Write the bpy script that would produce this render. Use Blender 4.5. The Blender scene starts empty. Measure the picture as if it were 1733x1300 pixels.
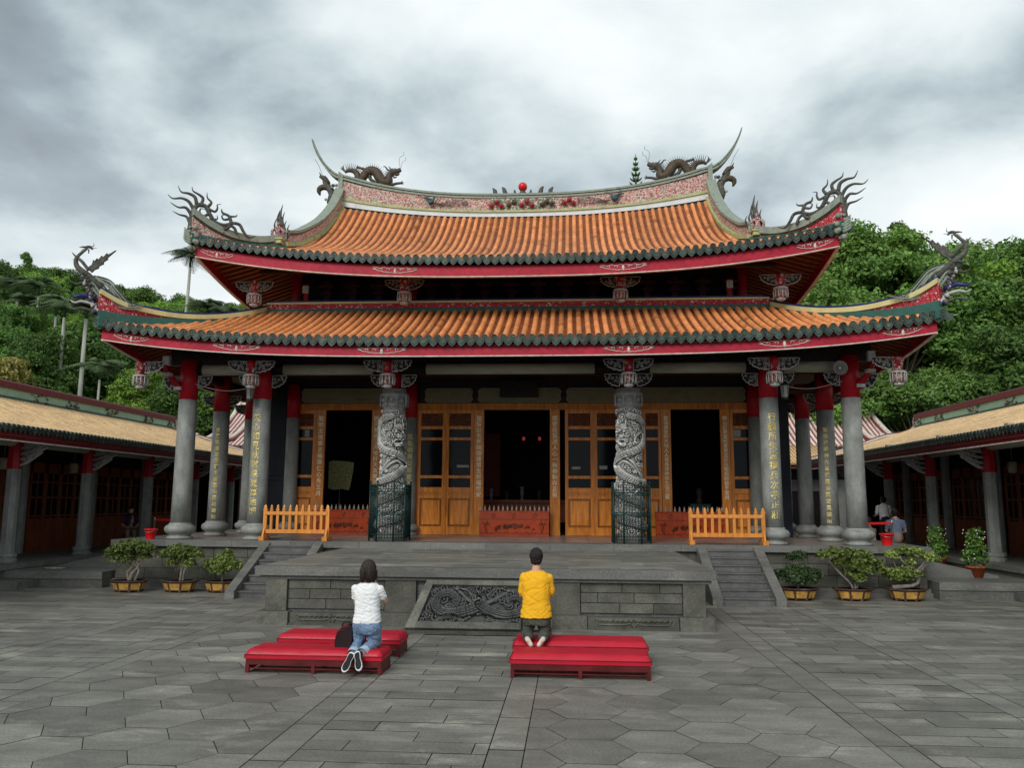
import bpy, math, random
import numpy as np
from mathutils import Vector, Matrix, noise as mn
random.seed(7)
S = bpy.context.scene
COL = S.collection
PI = math.pi
V = Vector
# ------------------------------------------------------------------ mesh builder
class MB:
    def __init__(s): s.v=[]; s.f=[]; s.m=[]; s.t=[]; s.sm=[]
    def face(s, idx, mi=0, tint=0., sm=True):
        s.f.append(tuple(idx)); s.m.append(mi); s.t.append(tint); s.sm.append(sm)
    def poly(s, pts, mi=0, tint=0.):
        b=len(s.v); s.v.extend([tuple(p) for p in pts]); s.face(range(b,b+len(pts)),mi,tint,False)
    def box(s, c, d, mi=0, tint=0., rz=0., taper=1.):
        b=len(s.v); cx,cy,cz=c; hx,hy,hz=d[0]/2,d[1]/2,d[2]/2; co,si=math.cos(rz),math.sin(rz)
        for z,k in ((-hz,1.),(hz,taper)):
            for x,y in ((-hx,-hy),(hx,-hy),(hx,hy),(-hx,hy)):
                x*=k; y*=k
                s.v.append((cx+x*co-y*si, cy+x*si+y*co, cz+z))
        for q in ((3,2,1,0),(4,5,6,7),(0,1,5,4),(1,2,6,5),(2,3,7,6),(3,0,4,7)):
            s.face([b+i for i in q],mi,tint,False)
    def bx(s,x0,x1,y0,y1,z0,z1,mi=0,tint=0.):
        s.box(((x0+x1)/2,(y0+y1)/2,(z0+z1)/2),(abs(x1-x0),abs(y1-y0),abs(z1-z0)),mi,tint)
    def tube(s, pts, r, n=8, mi=0, tint=0., caps=True, flat=1., up=None):
        pts=[V(p) for p in pts]; m=len(pts)
        if not hasattr(r,'__len__'): r=[r]*m
        elif len(r)!=m:
            r=[r[0]+(r[-1]-r[0])*i/(m-1) for i in range(m)] if len(r)==2 else [np.interp(i/(m-1),np.linspace(0,1,len(r)),r) for i in range(m)]
        T=[(pts[min(i+1,m-1)]-pts[max(i-1,0)]).normalized() for i in range(m)]
        u=V(up) if up is not None else (V((0,0,1)) if abs(T[0].z)<.9 else V((1,0,0)))
        b=len(s.v)
        for i in range(m):
            u=(u-T[i]*u.dot(T[i]))
            if u.length<1e-5: u=V((1,0,0))
            u=u.normalized(); w=T[i].cross(u)
            for k in range(n):
                a=2*PI*k/n; q=pts[i]+(u*math.cos(a)+w*math.sin(a)*flat)*r[i]; s.v.append(tuple(q))
        for i in range(m-1):
            for k in range(n):
                k2=(k+1)%n; s.face((b+i*n+k,b+i*n+k2,b+(i+1)*n+k2,b+(i+1)*n+k),mi,tint)
        if caps:
            s.face([b+k for k in range(n)][::-1],mi,tint,False); s.face([b+(m-1)*n+k for k in range(n)],mi,tint,False)
    def lathe(s, prof, c, n=24, mi=0, tint=0., ph=0., sx=1., sy=1.):
        b=len(s.v)
        for r,z in prof:
            for k in range(n):
                a=2*PI*k/n+ph; s.v.append((c[0]+r*math.cos(a)*sx,c[1]+r*math.sin(a)*sy,c[2]+z))
        sm=n>8
        for i in range(len(prof)-1):
            for k in range(n):
                k2=(k+1)%n; s.face((b+i*n+k,b+i*n+k2,b+(i+1)*n+k2,b+(i+1)*n+k),mi,tint,sm)
        s.face([b+k for k in range(n)][::-1],mi,tint,False); s.face([b+(len(prof)-1)*n+k for k in range(n)],mi,tint,False)
    def ell(s, c, r, n=12, m=8, mi=0, tint=0., rot=None):
        if not hasattr(r,'__len__'): r=(r,r,r)
        b=len(s.v); c=V(c)
        for i in range(m+1):
            th=PI*i/m
            for k in range(n):
                a=2*PI*k/n; p=V((r[0]*math.sin(th)*math.cos(a),r[1]*math.sin(th)*math.sin(a),r[2]*math.cos(th)))
                if rot is not None: p=rot@p
                s.v.append(tuple(c+p))
        for i in range(m):
            for k in range(n):
                k2=(k+1)%n; s.face((b+i*n+k,b+(i+1)*n+k,b+(i+1)*n+k2,b+i*n+k2),mi,tint)
    def caps(s,p0,p1,r0,r1,n=14,mi=0,flat=1.,up=None):
        p0,p1=V(p0),V(p1); d=(p1-p0).normalized(); pts=[];rr=[]
        for i in range(4):
            a=PI/2*(1-i/4); pts.append(p0-d*r0*math.sin(a)); rr.append(max(r0*math.cos(a),.002))
        for i in range(5):
            a=PI/2*i/4; 
            pts.append(p1+d*r1*math.sin(a)); rr.append(max(r1*math.cos(a),.002))
        pts.insert(4,p0); rr.insert(4,r0)
        s.tube(pts,rr,n,mi,0.,True,flat,up)
    def loft(s, secs, n=20, mi=0):
        # secs: (cx,cy,z,rx,ry)
        b=len(s.v)
        for cx,cy,z,rx,ry in secs:
            for k in range(n):
                a=2*PI*k/n; ca,sa=math.cos(a),math.sin(a); e=.85
                s.v.append((cx+rx*math.copysign(abs(ca)**e,ca),cy+ry*math.copysign(abs(sa)**e,sa),z))
        for i in range(len(secs)-1):
            for k in range(n):
                k2=(k+1)%n; s.face((b+i*n+k,b+i*n+k2,b+(i+1)*n+k2,b+(i+1)*n+k),mi)
        s.face([b+k for k in range(n)][::-1],mi); s.face([b+(len(secs)-1)*n+k for k in range(n)],mi)
    def grid(s, fn, nu, nv, mi=0, tint=0., flip=False, mfn=None):
        b=len(s.v)
        for j in range(nv+1):
            for i in range(nu+1): s.v.append(tuple(fn(i/nu,j/nv)))
        for j in range(nv):
            for i in range(nu):
                q=(b+j*(nu+1)+i,b+j*(nu+1)+i+1,b+(j+1)*(nu+1)+i+1,b+(j+1)*(nu+1)+i)
                s.face(q[::-1] if flip else q, mi if mfn is None else mfn(i/nu,j/nv), tint)
    def strip(s, pts, th, mi=0, tint=0., lat=None):
        # pts: (x,y,zbottom,ztop); a wall of thickness th following them
        b=len(s.v); n=len(pts)
        for i,(x,y,zb,zt) in enumerate(pts):
            if lat is None:
                p,q=pts[max(i-1,0)],pts[min(i+1,n-1)]; dx,dy=q[0]-p[0],q[1]-p[1]; l=math.hypot(dx,dy) or 1; nx,ny=-dy/l*th/2,dx/l*th/2
            else: nx,ny=lat[0]*th/2,lat[1]*th/2
            s.v += [(x-nx,y-ny,zb),(x+nx,y+ny,zb),(x+nx,y+ny,zt),(x-nx,y-ny,zt)]
        for i in range(n-1):
            for k in range(4):
                k2=(k+1)%4; s.face((b+i*4+k,b+i*4+k2,b+i*4+4+k2,b+i*4+4+k),mi,tint,False)
        s.face((b+3,b+2,b+1,b),mi,tint,False); e=b+(n-1)*4; s.face((e,e+1,e+2,e+3),mi,tint,False)
    def mirror(s, axis=0, c=0., copy=False):
        if copy:
            b=len(s.v); nf=len(s.f)
            for p in list(s.v): q=list(p); q[axis]=2*c-q[axis]; s.v.append(tuple(q))
            for i in range(nf): s.face([b+k for k in s.f[i]][::-1],s.m[i],s.t[i],s.sm[i])
        else:
            s.v=[tuple((2*c-p[k]) if k==axis else p[k] for k in range(3)) for p in s.v]; s.f=[f[::-1] for f in s.f]
        return s
    def xf(s, M):
        s.v=[tuple(M@V(p)) for p in s.v]; return s
    def build(s, name, mats, parent=None, smooth=True):
        me=bpy.data.meshes.new(name); me.from_pydata(s.v,[],s.f)
        for m in (mats if isinstance(mats,(list,tuple)) else [mats]): me.materials.append(m)
        me.polygons.foreach_set('material_index',s.m)
        me.polygons.foreach_set('use_smooth',[bool(a and smooth) for a in s.sm])
        if any(s.t):
            a=me.attributes.new('tint','FLOAT','FACE'); a.data.foreach_set('value',s.t)
        me.update()
        o=bpy.data.objects.new(name,me); COL.objects.link(o)
        if parent is not None: put(o,parent)
        return o
def parts(mb,name,mats,parent,key,smooth=True):
    ks={}
    for i,f in enumerate(mb.f):
        c=[sum(mb.v[k][a] for k in f)/len(f) for a in range(3)]; ks.setdefault(key(c),[]).append(i)
    out=[]
    for k in sorted(ks,key=str):
        n=MB(); mp={}
        for i in ks[k]:
            q=[]
            for j in mb.f[i]:
                if j not in mp: mp[j]=len(n.v); n.v.append(mb.v[j])
                q.append(mp[j])
            n.face(q,mb.m[i],mb.t[i],mb.sm[i])
        out.append(n.build(name,mats,parent,smooth))
    return out
SX=lambda c:c[0]>0
def put(o,parent):
    o.parent=parent; o.matrix_parent_inverse=Matrix.Translation(-V(world_loc(parent)))
def world_loc(o):
    p=V(o.location)
    if o.parent is not None: p=p+V(o.matrix_parent_inverse.translation)+V(world_loc(o.parent))
    return p
def tag(o,label=None,cat=None,group=None,kind=None):
    if label: o['label']=label
    if cat: o['category']=cat
    if group: o['group']=group
    if kind: o['kind']=kind
    return o
def thing(name,label,cat,loc=(0,0,0),group=None):
    o=bpy.data.objects.new(name,None); o.empty_display_size=.3; COL.objects.link(o); o.location=loc
    return tag(o,label,cat,group)
def copy_tree(o,parent=None):
    c=o.copy(); COL.objects.link(c)
    if parent is not None: c.parent=parent
    for ch in [x for x in KIDS(o)]: copy_tree(ch,c)
    return c
def KIDS(o): return [x for x in COL.objects if x.parent==o]
def fuse(mb,name,mat,parent,vox=.012,sm=4,disp=None):
    o=mb.build(name,mat); md=o.modifiers.new('r','REMESH'); md.mode='VOXEL'; md.voxel_size=vox; md.use_smooth_shade=True
    s2=o.modifiers.new('s','SMOOTH'); s2.factor=.5; s2.iterations=sm
    dg=bpy.context.evaluated_depsgraph_get(); me=bpy.data.meshes.new_from_object(o.evaluated_get(dg)); 
    o.modifiers.clear(); old=o.data; o.data=me; bpy.data.meshes.remove(old); me.name=name
    if not me.materials: me.materials.append(mat)
    if disp:
        no=[v.normal.copy() for v in me.vertices]
        for v,nn in zip(me.vertices,no): v.co=v.co+nn*disp(v.co)
    for p in me.polygons: p.use_smooth=True
    if parent is not None: put(o,parent)
    return o
# ------------------------------------------------------------------ materials
def nd(t,ty,**k):
    n=t.nodes.new(ty)
    for a,b in k.items(): setattr(n,a,b)
    return n
def mat(name,col,rough=.6,var=.22,scale=3.,bump=0.,bscale=40.,metal=0.,tint=0.,col2=None,mixs=None,stretch=(1,1,1),spec=.22,coat=0.,stain=None,stn=(1.2,.5,.62),grain=0.):
    m=bpy.data.materials.new(name); m.use_nodes=True; t=m.node_tree; t.nodes.clear()
    out=nd(t,'ShaderNodeOutputMaterial'); b=nd(t,'ShaderNodeBsdfPrincipled'); t.links.new(b.outputs[0],out.inputs[0])
    b.inputs['Roughness'].default_value=rough; b.inputs['Metallic'].default_value=metal; b.inputs['Specular IOR Level'].default_value=spec
    b.inputs['Coat Weight'].default_value=coat
    tc=nd(t,'ShaderNodeTexCoord'); mp=nd(t,'ShaderNodeMapping'); mp.inputs['Scale'].default_value=stretch; t.links.new(tc.outputs['Object'],mp.inputs[0])
    n=nd(t,'ShaderNodeTexNoise'); n.inputs['Scale'].default_value=scale; n.inputs['Detail'].default_value=7; n.inputs['Roughness'].default_value=.62; t.links.new(mp.outputs[0],n.inputs['Vector'])
    mr=nd(t,'ShaderNodeMapRange'); mr.inputs[1].default_value=.3; mr.inputs[2].default_value=.7; t.links.new(n.outputs[0],mr.inputs[0])
    mx=nd(t,'ShaderNodeMix',data_type='RGBA'); t.links.new(mr.outputs[0],mx.inputs[0])
    c2=col2 if col2 else [min(1,c*(1+var)) for c in col]; c1=col if col2 else [c*(1-var) for c in col]
    mx.inputs[6].default_value=(*c1[:3],1); mx.inputs[7].default_value=(*c2[:3],1)
    last=mx.outputs[2]
    if stain:
        n3=nd(t,'ShaderNodeTexNoise'); n3.inputs['Scale'].default_value=stn[0]; n3.inputs['Detail'].default_value=9; n3.inputs['Roughness'].default_value=.7; t.links.new(mp.outputs[0],n3.inputs['Vector'])
        m3=nd(t,'ShaderNodeMapRange'); m3.inputs[1].default_value=stn[1]; m3.inputs[2].default_value=stn[2]; t.links.new(n3.outputs[0],m3.inputs[0])
        x3=nd(t,'ShaderNodeMix',data_type='RGBA'); t.links.new(m3.outputs[0],x3.inputs[0]); t.links.new(last,x3.inputs[6]); x3.inputs[7].default_value=(*stain,1); last=x3.outputs[2]
    if grain:
        n4=nd(t,'ShaderNodeTexNoise'); n4.inputs['Scale'].default_value=grain; n4.inputs['Detail'].default_value=3; t.links.new(tc.outputs['Object'],n4.inputs['Vector'])
        m4=nd(t,'ShaderNodeMapRange'); m4.inputs[1].default_value=.3; m4.inputs[2].default_value=.7; m4.inputs[3].default_value=.8; m4.inputs[4].default_value=1.2; t.links.new(n4.outputs[0],m4.inputs[0])
        v4=nd(t,'ShaderNodeVectorMath',operation='SCALE'); t.links.new(last,v4.inputs[0]); t.links.new(m4.outputs[0],v4.inputs['Scale']); last=v4.outputs[0]
    if tint:
        at=nd(t,'ShaderNodeAttribute',attribute_name='tint'); ma=nd(t,'ShaderNodeMath',operation='MULTIPLY_ADD'); t.links.new(at.outputs['Fac'],ma.inputs[0]); ma.inputs[1].default_value=tint; ma.inputs[2].default_value=1.
        vm=nd(t,'ShaderNodeVectorMath',operation='SCALE'); t.links.new(last,vm.inputs[0]); t.links.new(ma.outputs[0],vm.inputs['Scale']); last=vm.outputs[0]
    t.links.new(last,b.inputs['Base Color'])
    if bump:
        n2=nd(t,'ShaderNodeTexNoise'); n2.inputs['Scale'].default_value=bscale; n2.inputs['Detail'].default_value=5; t.links.new(mp.outputs[0],n2.inputs['Vector'])
        bp=nd(t,'ShaderNodeBump'); bp.inputs['Strength'].default_value=bump; bp.inputs['Distance'].default_value=.02; t.links.new(n2.outputs[0],bp.inputs['Height']); t.links.new(bp.outputs[0],b.inputs['Normal'])
    return m
def mosaic(name,cols,scale,rough=.5,rand=1.):
    # broken-tile mosaic / floral relief: voronoi cells of several glaze colours
    m=bpy.data.materials.new(name); m.use_nodes=True; t=m.node_tree; b=t.nodes['Principled BSDF']; b.inputs['Roughness'].default_value=rough
    tc=nd(t,'ShaderNodeTexCoord'); v=nd(t,'ShaderNodeTexVoronoi'); v.inputs['Scale'].default_value=scale; v.inputs['Randomness'].default_value=rand; t.links.new(tc.outputs['Object'],v.inputs['Vector'])
    r=nd(t,'ShaderNodeValToRGB'); r.color_ramp.interpolation='CONSTANT'; e=r.color_ramp.elements
    while len(e)<len(cols): e.new(.5)
    tot=sum(w for _,w in cols); a=0
    for i,(c,w) in enumerate(cols): e[i].position=a; e[i].color=(*c,1); a+=w/tot
    sp=nd(t,'ShaderNodeSeparateColor'); t.links.new(v.outputs['Color'],sp.inputs[0]); t.links.new(sp.outputs[0],r.inputs[0]); t.links.new(r.outputs[0],b.inputs['Base Color'])
    bp=nd(t,'ShaderNodeBump'); bp.inputs['Distance'].default_value=.03; bp.inputs['Strength'].default_value=.8; t.links.new(v.outputs['Distance'],bp.inputs['Height']); bp.invert=True; t.links.new(bp.outputs[0],b.inputs['Normal'])
    return m
M={}
M['paving']=mat('paving_stone',(.176,.17,.148),.48,.3,2.2,.25,60,tint=1.,stain=(.46,.44,.37),stn=(1.3,.55,.8),stretch=(.7,1.35,1),grain=38)
M['pavwarm']=mat('paving_joint',(.02,.02,.018),.9)
M['stone']=mat('grey_stone',(.1,.099,.082),.75,.35,2.5,.35,35,tint=1.,stain=(.055,.055,.045),stn=(1.3,.5,.68),grain=30)
M['stonecap']=mat('dark_stone_coping',(.13,.13,.12),.6,.3,2.,.2,40,tint=1.,stain=(.22,.21,.18),stn=(1.8,.55,.72),stretch=(.5,1.5,1.5),grain=30)
M['stair']=mat('stair_stone',(.11,.11,.108),.65,.3,3,.2,40,grain=30)
M['column']=mat('grey_granite',(.24,.25,.235),.42,.3,5,.12,90,stretch=(1,1,.5),stain=(.3,.3,.285),stn=(3.,.5,.75),grain=45)
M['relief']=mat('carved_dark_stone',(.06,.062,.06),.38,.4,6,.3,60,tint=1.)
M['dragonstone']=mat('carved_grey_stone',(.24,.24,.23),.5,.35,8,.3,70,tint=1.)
M['orange']=mat('orange_roof_tile',(.64,.245,.09),.45,.22,2.2,.15,50,tint=1.,stain=(.24,.1,.045),stn=(2.6,.6,.82),grain=22)
M['pan']=mat('brown_pan_tile',(.2,.06,.022),.6,.4,5,.5,14,stain=(.06,.035,.02),stn=(4,.5,.7))
M['tan']=mat('tan_roof_tile',(.68,.46,.24),.6,.15,4,.15,60,tint=1.,stain=(.4,.27,.15),stn=(3,.55,.8),grain=25)
M['tanpan']=mat('tan_pan_tile',(.24,.14,.07),.7,.3,6,.3,40)
M['rosetile']=mat('pale_pink_roof_tile',(.66,.5,.45),.6,.2,4,.1,60,tint=1.)
M['rosepan']=mat('red_pan_tile',(.22,.07,.05),.7,.3,6)
M['green']=mat('green_glazed_tile',(.042,.06,.05),.35,.5,5,.2,40,tint=1.,stain=(.16,.17,.13),stn=(6,.55,.75),grain=25)
M['greenband']=mat('dark_green_plaster',(.035,.11,.09),.5,.3,2,.1,30,stain=(.09,.13,.1),stn=(3,.55,.8))
M['redf']=mat('crimson_paint',(.37,.014,.034),.5,.2,2.,.1,30,stain=(.5,.25,.25),stn=(5,.72,.8),grain=9)
M['redcol']=mat('deep_red_paint',(.36,.008,.018),.4,.15,3)
M['maroon']=mat('maroon_paint',(.16,.014,.02),.5,.25,3)
M['whitetrim']=mat('pale_trim',(.62,.55,.48),.6,.2,6,stain=(.3,.25,.2),stn=(8,.5,.7))
M['whiteband']=mat('white_plaster',(.68,.69,.68),.7,.1,3,stain=(.4,.36,.32),stn=(4,.6,.75),stretch=(1,1,.3))
M['yellowband']=mat('pale_yellow_plaster',(.58,.52,.25),.6,.15,4,stain=(.25,.22,.12),stn=(5,.6,.75))
M['yelgreen']=mat('yellow_green_plaster',(.38,.42,.2),.6,.2,4,stain=(.15,.18,.1),stn=(5,.55,.72))
M['navy']=mat('navy_glaze',(.02,.022,.12),.3,.3,5)
M['mould']=mat('weathered_green_moulding',(.27,.31,.25),.6,.3,5,.2,40,stain=(.07,.08,.07),stn=(5,.5,.7))
M['mintpanel']=mat('mint_plaster',(.3,.46,.33),.6,.15,3,stain=(.15,.25,.18),stn=(5,.6,.75))
M['pinkmosaic']=mosaic('pink_floral_mosaic',[((.4,.1,.09),2.5),((.55,.28,.25),4),((.62,.5,.42),4),((.25,.08,.08),1.5),((.33,.38,.3),2.4)],28)
M['redmosaic']=mosaic('red_floral_mosaic',[((.42,.02,.04),7),((.4,.015,.03),3),((.62,.45,.4),1.2),((.5,.1,.1),2)],26)
M['flowermosaic']=mosaic('garden_relief_mosaic',[((.12,.17,.1),4),((.5,.2,.18),2),((.55,.5,.42),3),((.2,.2,.17),3),((.35,.03,.05),1.2)],22)
M['colourcarve']=mosaic('painted_carving',[((.45,.03,.05),3),((.6,.5,.45),3),((.06,.05,.05),2),((.1,.15,.3),.5),((.5,.3,.2),1.5)],42)
M['orn']=mat('dark_ceramic',(.075,.075,.065),.55,.5,9,.4,40,stain=(.2,.17,.12),stn=(12,.55,.7))
M['ornwarm']=mat('brown_dragon_ceramic',(.085,.06,.038),.5,.5,9,.5,50,stain=(.06,.06,.05),stn=(7,.48,.6))
M['silver']=mat('silvered_carving',(.42,.41,.4),.45,.25,14,.2,60,stain=(.12,.1,.1),stn=(10,.55,.7))
M['goldpale']=mat('gilded_scroll',(.33,.3,.24),.4,.3,14,.1,60)
M['darkcarve']=mat('black_lacquer_carving',(.018,.014,.012),.5,.4,10,.3,50)
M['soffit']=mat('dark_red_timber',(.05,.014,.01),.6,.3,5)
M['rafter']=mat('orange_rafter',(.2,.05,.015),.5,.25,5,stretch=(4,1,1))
M['olive']=mat('olive_painted_beam',(.19,.165,.095),.55,.25,3,stain=(.1,.09,.06),stn=(3,.5,.7),stretch=(.4,1,1))
M['beam']=mat('pale_painted_beam',(.36,.35,.27),.55,.2,2.5,stain=(.17,.16,.12),stn=(2.5,.5,.72),stretch=(.3,1,1))
M['wood']=mat('honey_wood',(.64,.22,.03),.38,.35,2.6,.08,60,stretch=(5,5,.6),coat=.15,tint=1.,stain=(.42,.11,.015),stn=(3,.48,.72))
M['woodlight']=mat('orange_varnished_wood',(.6,.23,.045),.35,.25,3,.05,60,stretch=(6,6,.6),coat=.2,tint=1.)
M['woodred']=mat('red_brown_wood',(.36,.065,.015),.4,.3,3,.08,60,stretch=(4,4,1),coat=.1)
M['woodcarve']=mat('dark_carved_wood',(.085,.03,.012),.5,.4,12,.3,60)
M['hallwood']=mat('russet_wood',(.2,.05,.014),.5,.35,2.5,.1,40,stretch=(5,5,.6))
M['gold']=mat('gold_leaf',(.72,.58,.2),.4,.15,10,metal=.35)
M['goldwhite']=mat('pale_gold_lettering',(1.,.86,.6),.5,.1,10)
M['blackstone']=mat('navy_black_lacquer',(.016,.018,.026),.4,.3,3)
M['glass']=mat('dark_window_glass',(.005,.007,.01),.1,.2,2,spec=.12)
M['paperglass']=mat('papered_window_glass',(.3,.29,.26),.3,.15,3)
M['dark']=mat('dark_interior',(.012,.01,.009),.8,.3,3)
M['iron']=mat('dark_green_iron',(.01,.035,.032),.4,.3,8)
M['floor']=mat('reddish_floor_tile',(.26,.19,.165),.3,.25,2,.05,30,stain=(.36,.3,.27),stn=(2,.5,.7))
M['redball']=mat('glossy_red_ball',(.62,.008,.006),.22,.05,4,coat=.5)
M['redplastic']=mat('red_plastic',(.8,.012,.015),.35,.06,5)
M['vinyl']=mat('red_vinyl',(.44,.007,.024),.5,.12,3,.12,7,coat=.1)
M['vinyldark']=mat('dark_red_piping',(.2,.006,.014),.5,.1,5)
M['benchwood']=mat('dark_red_wood',(.1,.012,.012),.45,.35,6)
M['potyellow']=mat('mustard_glaze',(.46,.27,.06),.45,.35,6,stain=(.25,.1,.03),stn=(9,.5,.65))
M['potbrown']=mat('brown_pot_glaze',(.075,.042,.032),.5,.35,7,stain=(.16,.13,.11),stn=(6,.55,.72))
M['terracotta']=mat('terracotta',(.34,.075,.035),.7,.2,6)
M['soil']=mat('potting_soil',(.03,.022,.016),.95,.4,20,.6,60)
M['bark']=mat('grey_bark',(.17,.14,.11),.85,.35,8,.5,30,stretch=(1,1,.3))
M['bonsai']=mat('pale_gnarled_bark',(.2,.175,.145),.8,.4,14,.5,40)
M['palmtrunk']=mat('pale_palm_trunk',(.36,.37,.32),.8,.2,3,.2,20,stretch=(1,1,.4))
M['skin']=mat('skin',(.55,.32,.21),.5,.08,6)
M['hair']=mat('black_hair',(.015,.013,.013),.38,.5,30,.5,80,stretch=(3,3,.4))
M['hairbrown']=mat('dark_brown_hair',(.035,.024,.022),.35,.5,30,.6,70,stretch=(3,3,.4))
M['white']=mat('white_cotton',(.78,.79,.8),.85,.04,6,.15,26)
M['yellow']=mat('yellow_cotton',(.82,.43,.018),.85,.06,5,.15,24)
M['denim']=mat('faded_denim',(.14,.21,.32),.85,.3,7,.2,50,stain=(.36,.44,.52),stn=(5,.52,.72),grain=60)
M['denimpale']=mat('pale_denim_lining',(.42,.5,.56),.85,.2,8)
M['khaki']=mat('dark_grey_green_cotton',(.07,.072,.058),.85,.25,6,.25,30)
M['blackfab']=mat('black_fabric',(.018,.018,.02),.8,.3,10)
M['rubber']=mat('white_rubber',(.74,.74,.72),.6,.06,10)
M['bag']=mat('black_leather',(.016,.008,.01),.4,.3,10,.15,30)
M['bagred']=mat('maroon_leather',(.11,.012,.018),.4,.3,10)
M['steel']=mat('brushed_steel',(.5,.5,.5),.3,.1,10,metal=.8)
M['horn']=mat('grey_horn_metal',(.26,.26,.255),.4,.15,8)
M['blueshirt']=mat('light_blue_cotton',(.17,.2,.3),.85,.1,8)
M['purple']=mat('purple_fabric',(.06,.025,.07),.85,.2,8)
M['pinkfab']=mat('pink_fabric',(.6,.3,.3),.85,.1,8)
M['beige']=mat('beige_fabric',(.3,.24,.2),.85,.1,8)
M['hill']=mat('forest_floor',(.02,.032,.012),.95,.5,.3,.5,2)
M['banner']=mat('olive_brocade',(.3,.29,.13),.7,.6,18)
M['concrete']=mat('grey_concrete',(.2,.2,.19),.8,.2,3)
def leafmat(name,dark,light,rough=.55):
    m=bpy.data.materials.new(name); m.use_nodes=True; t=m.node_tree; b=t.nodes['Principled BSDF']; b.inputs['Roughness'].default_value=rough; b.inputs['Specular IOR Level'].default_value=.3
    at=nd(t,'ShaderNodeAttribute',attribute_name='tint'); mx=nd(t,'ShaderNodeMix',data_type='RGBA'); t.links.new(at.outputs['Fac'],mx.inputs[0]); mx.inputs[6].default_value=(*dark,1); mx.inputs[7].default_value=(*light,1)
    oi=nd(t,'ShaderNodeObjectInfo'); mr=nd(t,'ShaderNodeMapRange'); mr.inputs[3].default_value=.6; mr.inputs[4].default_value=1.3; t.links.new(oi.outputs['Random'],mr.inputs[0])
    vm=nd(t,'ShaderNodeVectorMath',operation='SCALE'); t.links.new(mx.outputs[2],vm.inputs[0]); t.links.new(mr.outputs[0],vm.inputs['Scale'])
    t.links.new(vm.outputs[0],b.inputs['Base Color'])
    tr=nd(t,'ShaderNodeBsdfTranslucent'); t.links.new(vm.outputs[0],tr.inputs[0]); ms=nd(t,'ShaderNodeMixShader'); ms.inputs[0].default_value=.25
    o=t.nodes['Material Output']; t.links.new(b.outputs[0],ms.inputs[1]); t.links.new(tr.outputs[0],ms.inputs[2]); t.links.new(ms.outputs[0],o.inputs[0])
    return m
M['leafdark']=leafmat('dark_evergreen_leaves',(0.048,0.112,0.027),(0.180,0.330,0.061))
M['leafmid']=leafmat('mid_green_leaves',(0.068,0.150,0.032),(0.255,0.435,0.088))
M['leafbright']=leafmat('bright_green_leaves',(0.095,0.203,0.024),(0.324,0.499,0.079))
M['leafbrown']=leafmat('olive_brown_leaves',(0.088,0.100,0.023),(0.375,0.325,0.090))
M['leafpot']=leafmat('glossy_shrub_leaves',(.04,.07,.016),(.3,.38,.09),.4)
M['leafpotdark']=leafmat('dark_glossy_shrub_leaves',(.018,.045,.014),(.12,.2,.07),.4)
M['palm']=leafmat('palm_fronds',(0.042,0.077,0.032),(0.182,0.266,0.113))
# ------------------------------------------------------------------ text
def text_mesh(ch,size,ext=.006):
    cu=bpy.data.curves.new('t','FONT'); cu.body=ch; cu.size=size; cu.extrude=ext; cu.align_x='CENTER'; cu.align_y='CENTER'; cu.offset=size*.012; cu.resolution_u=2
    o=bpy.data.objects.new('t',cu); COL.objects.link(o); dg=bpy.context.evaluated_depsgraph_get(); dg.update()
    me=bpy.data.meshes.new_from_object(o.evaluated_get(dg)); vs=[tuple(v.co) for v in me.vertices]; fs=[tuple(p.vertices) for p in me.polygons]
    bpy.data.objects.remove(o); bpy.data.meshes.remove(me); return vs,fs
def column_text(mb,chars,size,fn):
    # fn(i,x,y,z)->world point; characters one below the other
    for i,c in enumerate(chars):
        vs,fs=text_mesh(c,size); b=len(mb.v)
        for p in vs: mb.v.append(fn(i,*p))
        for f in fs: mb.face([b+k for k in f],0,0.,False)
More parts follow.
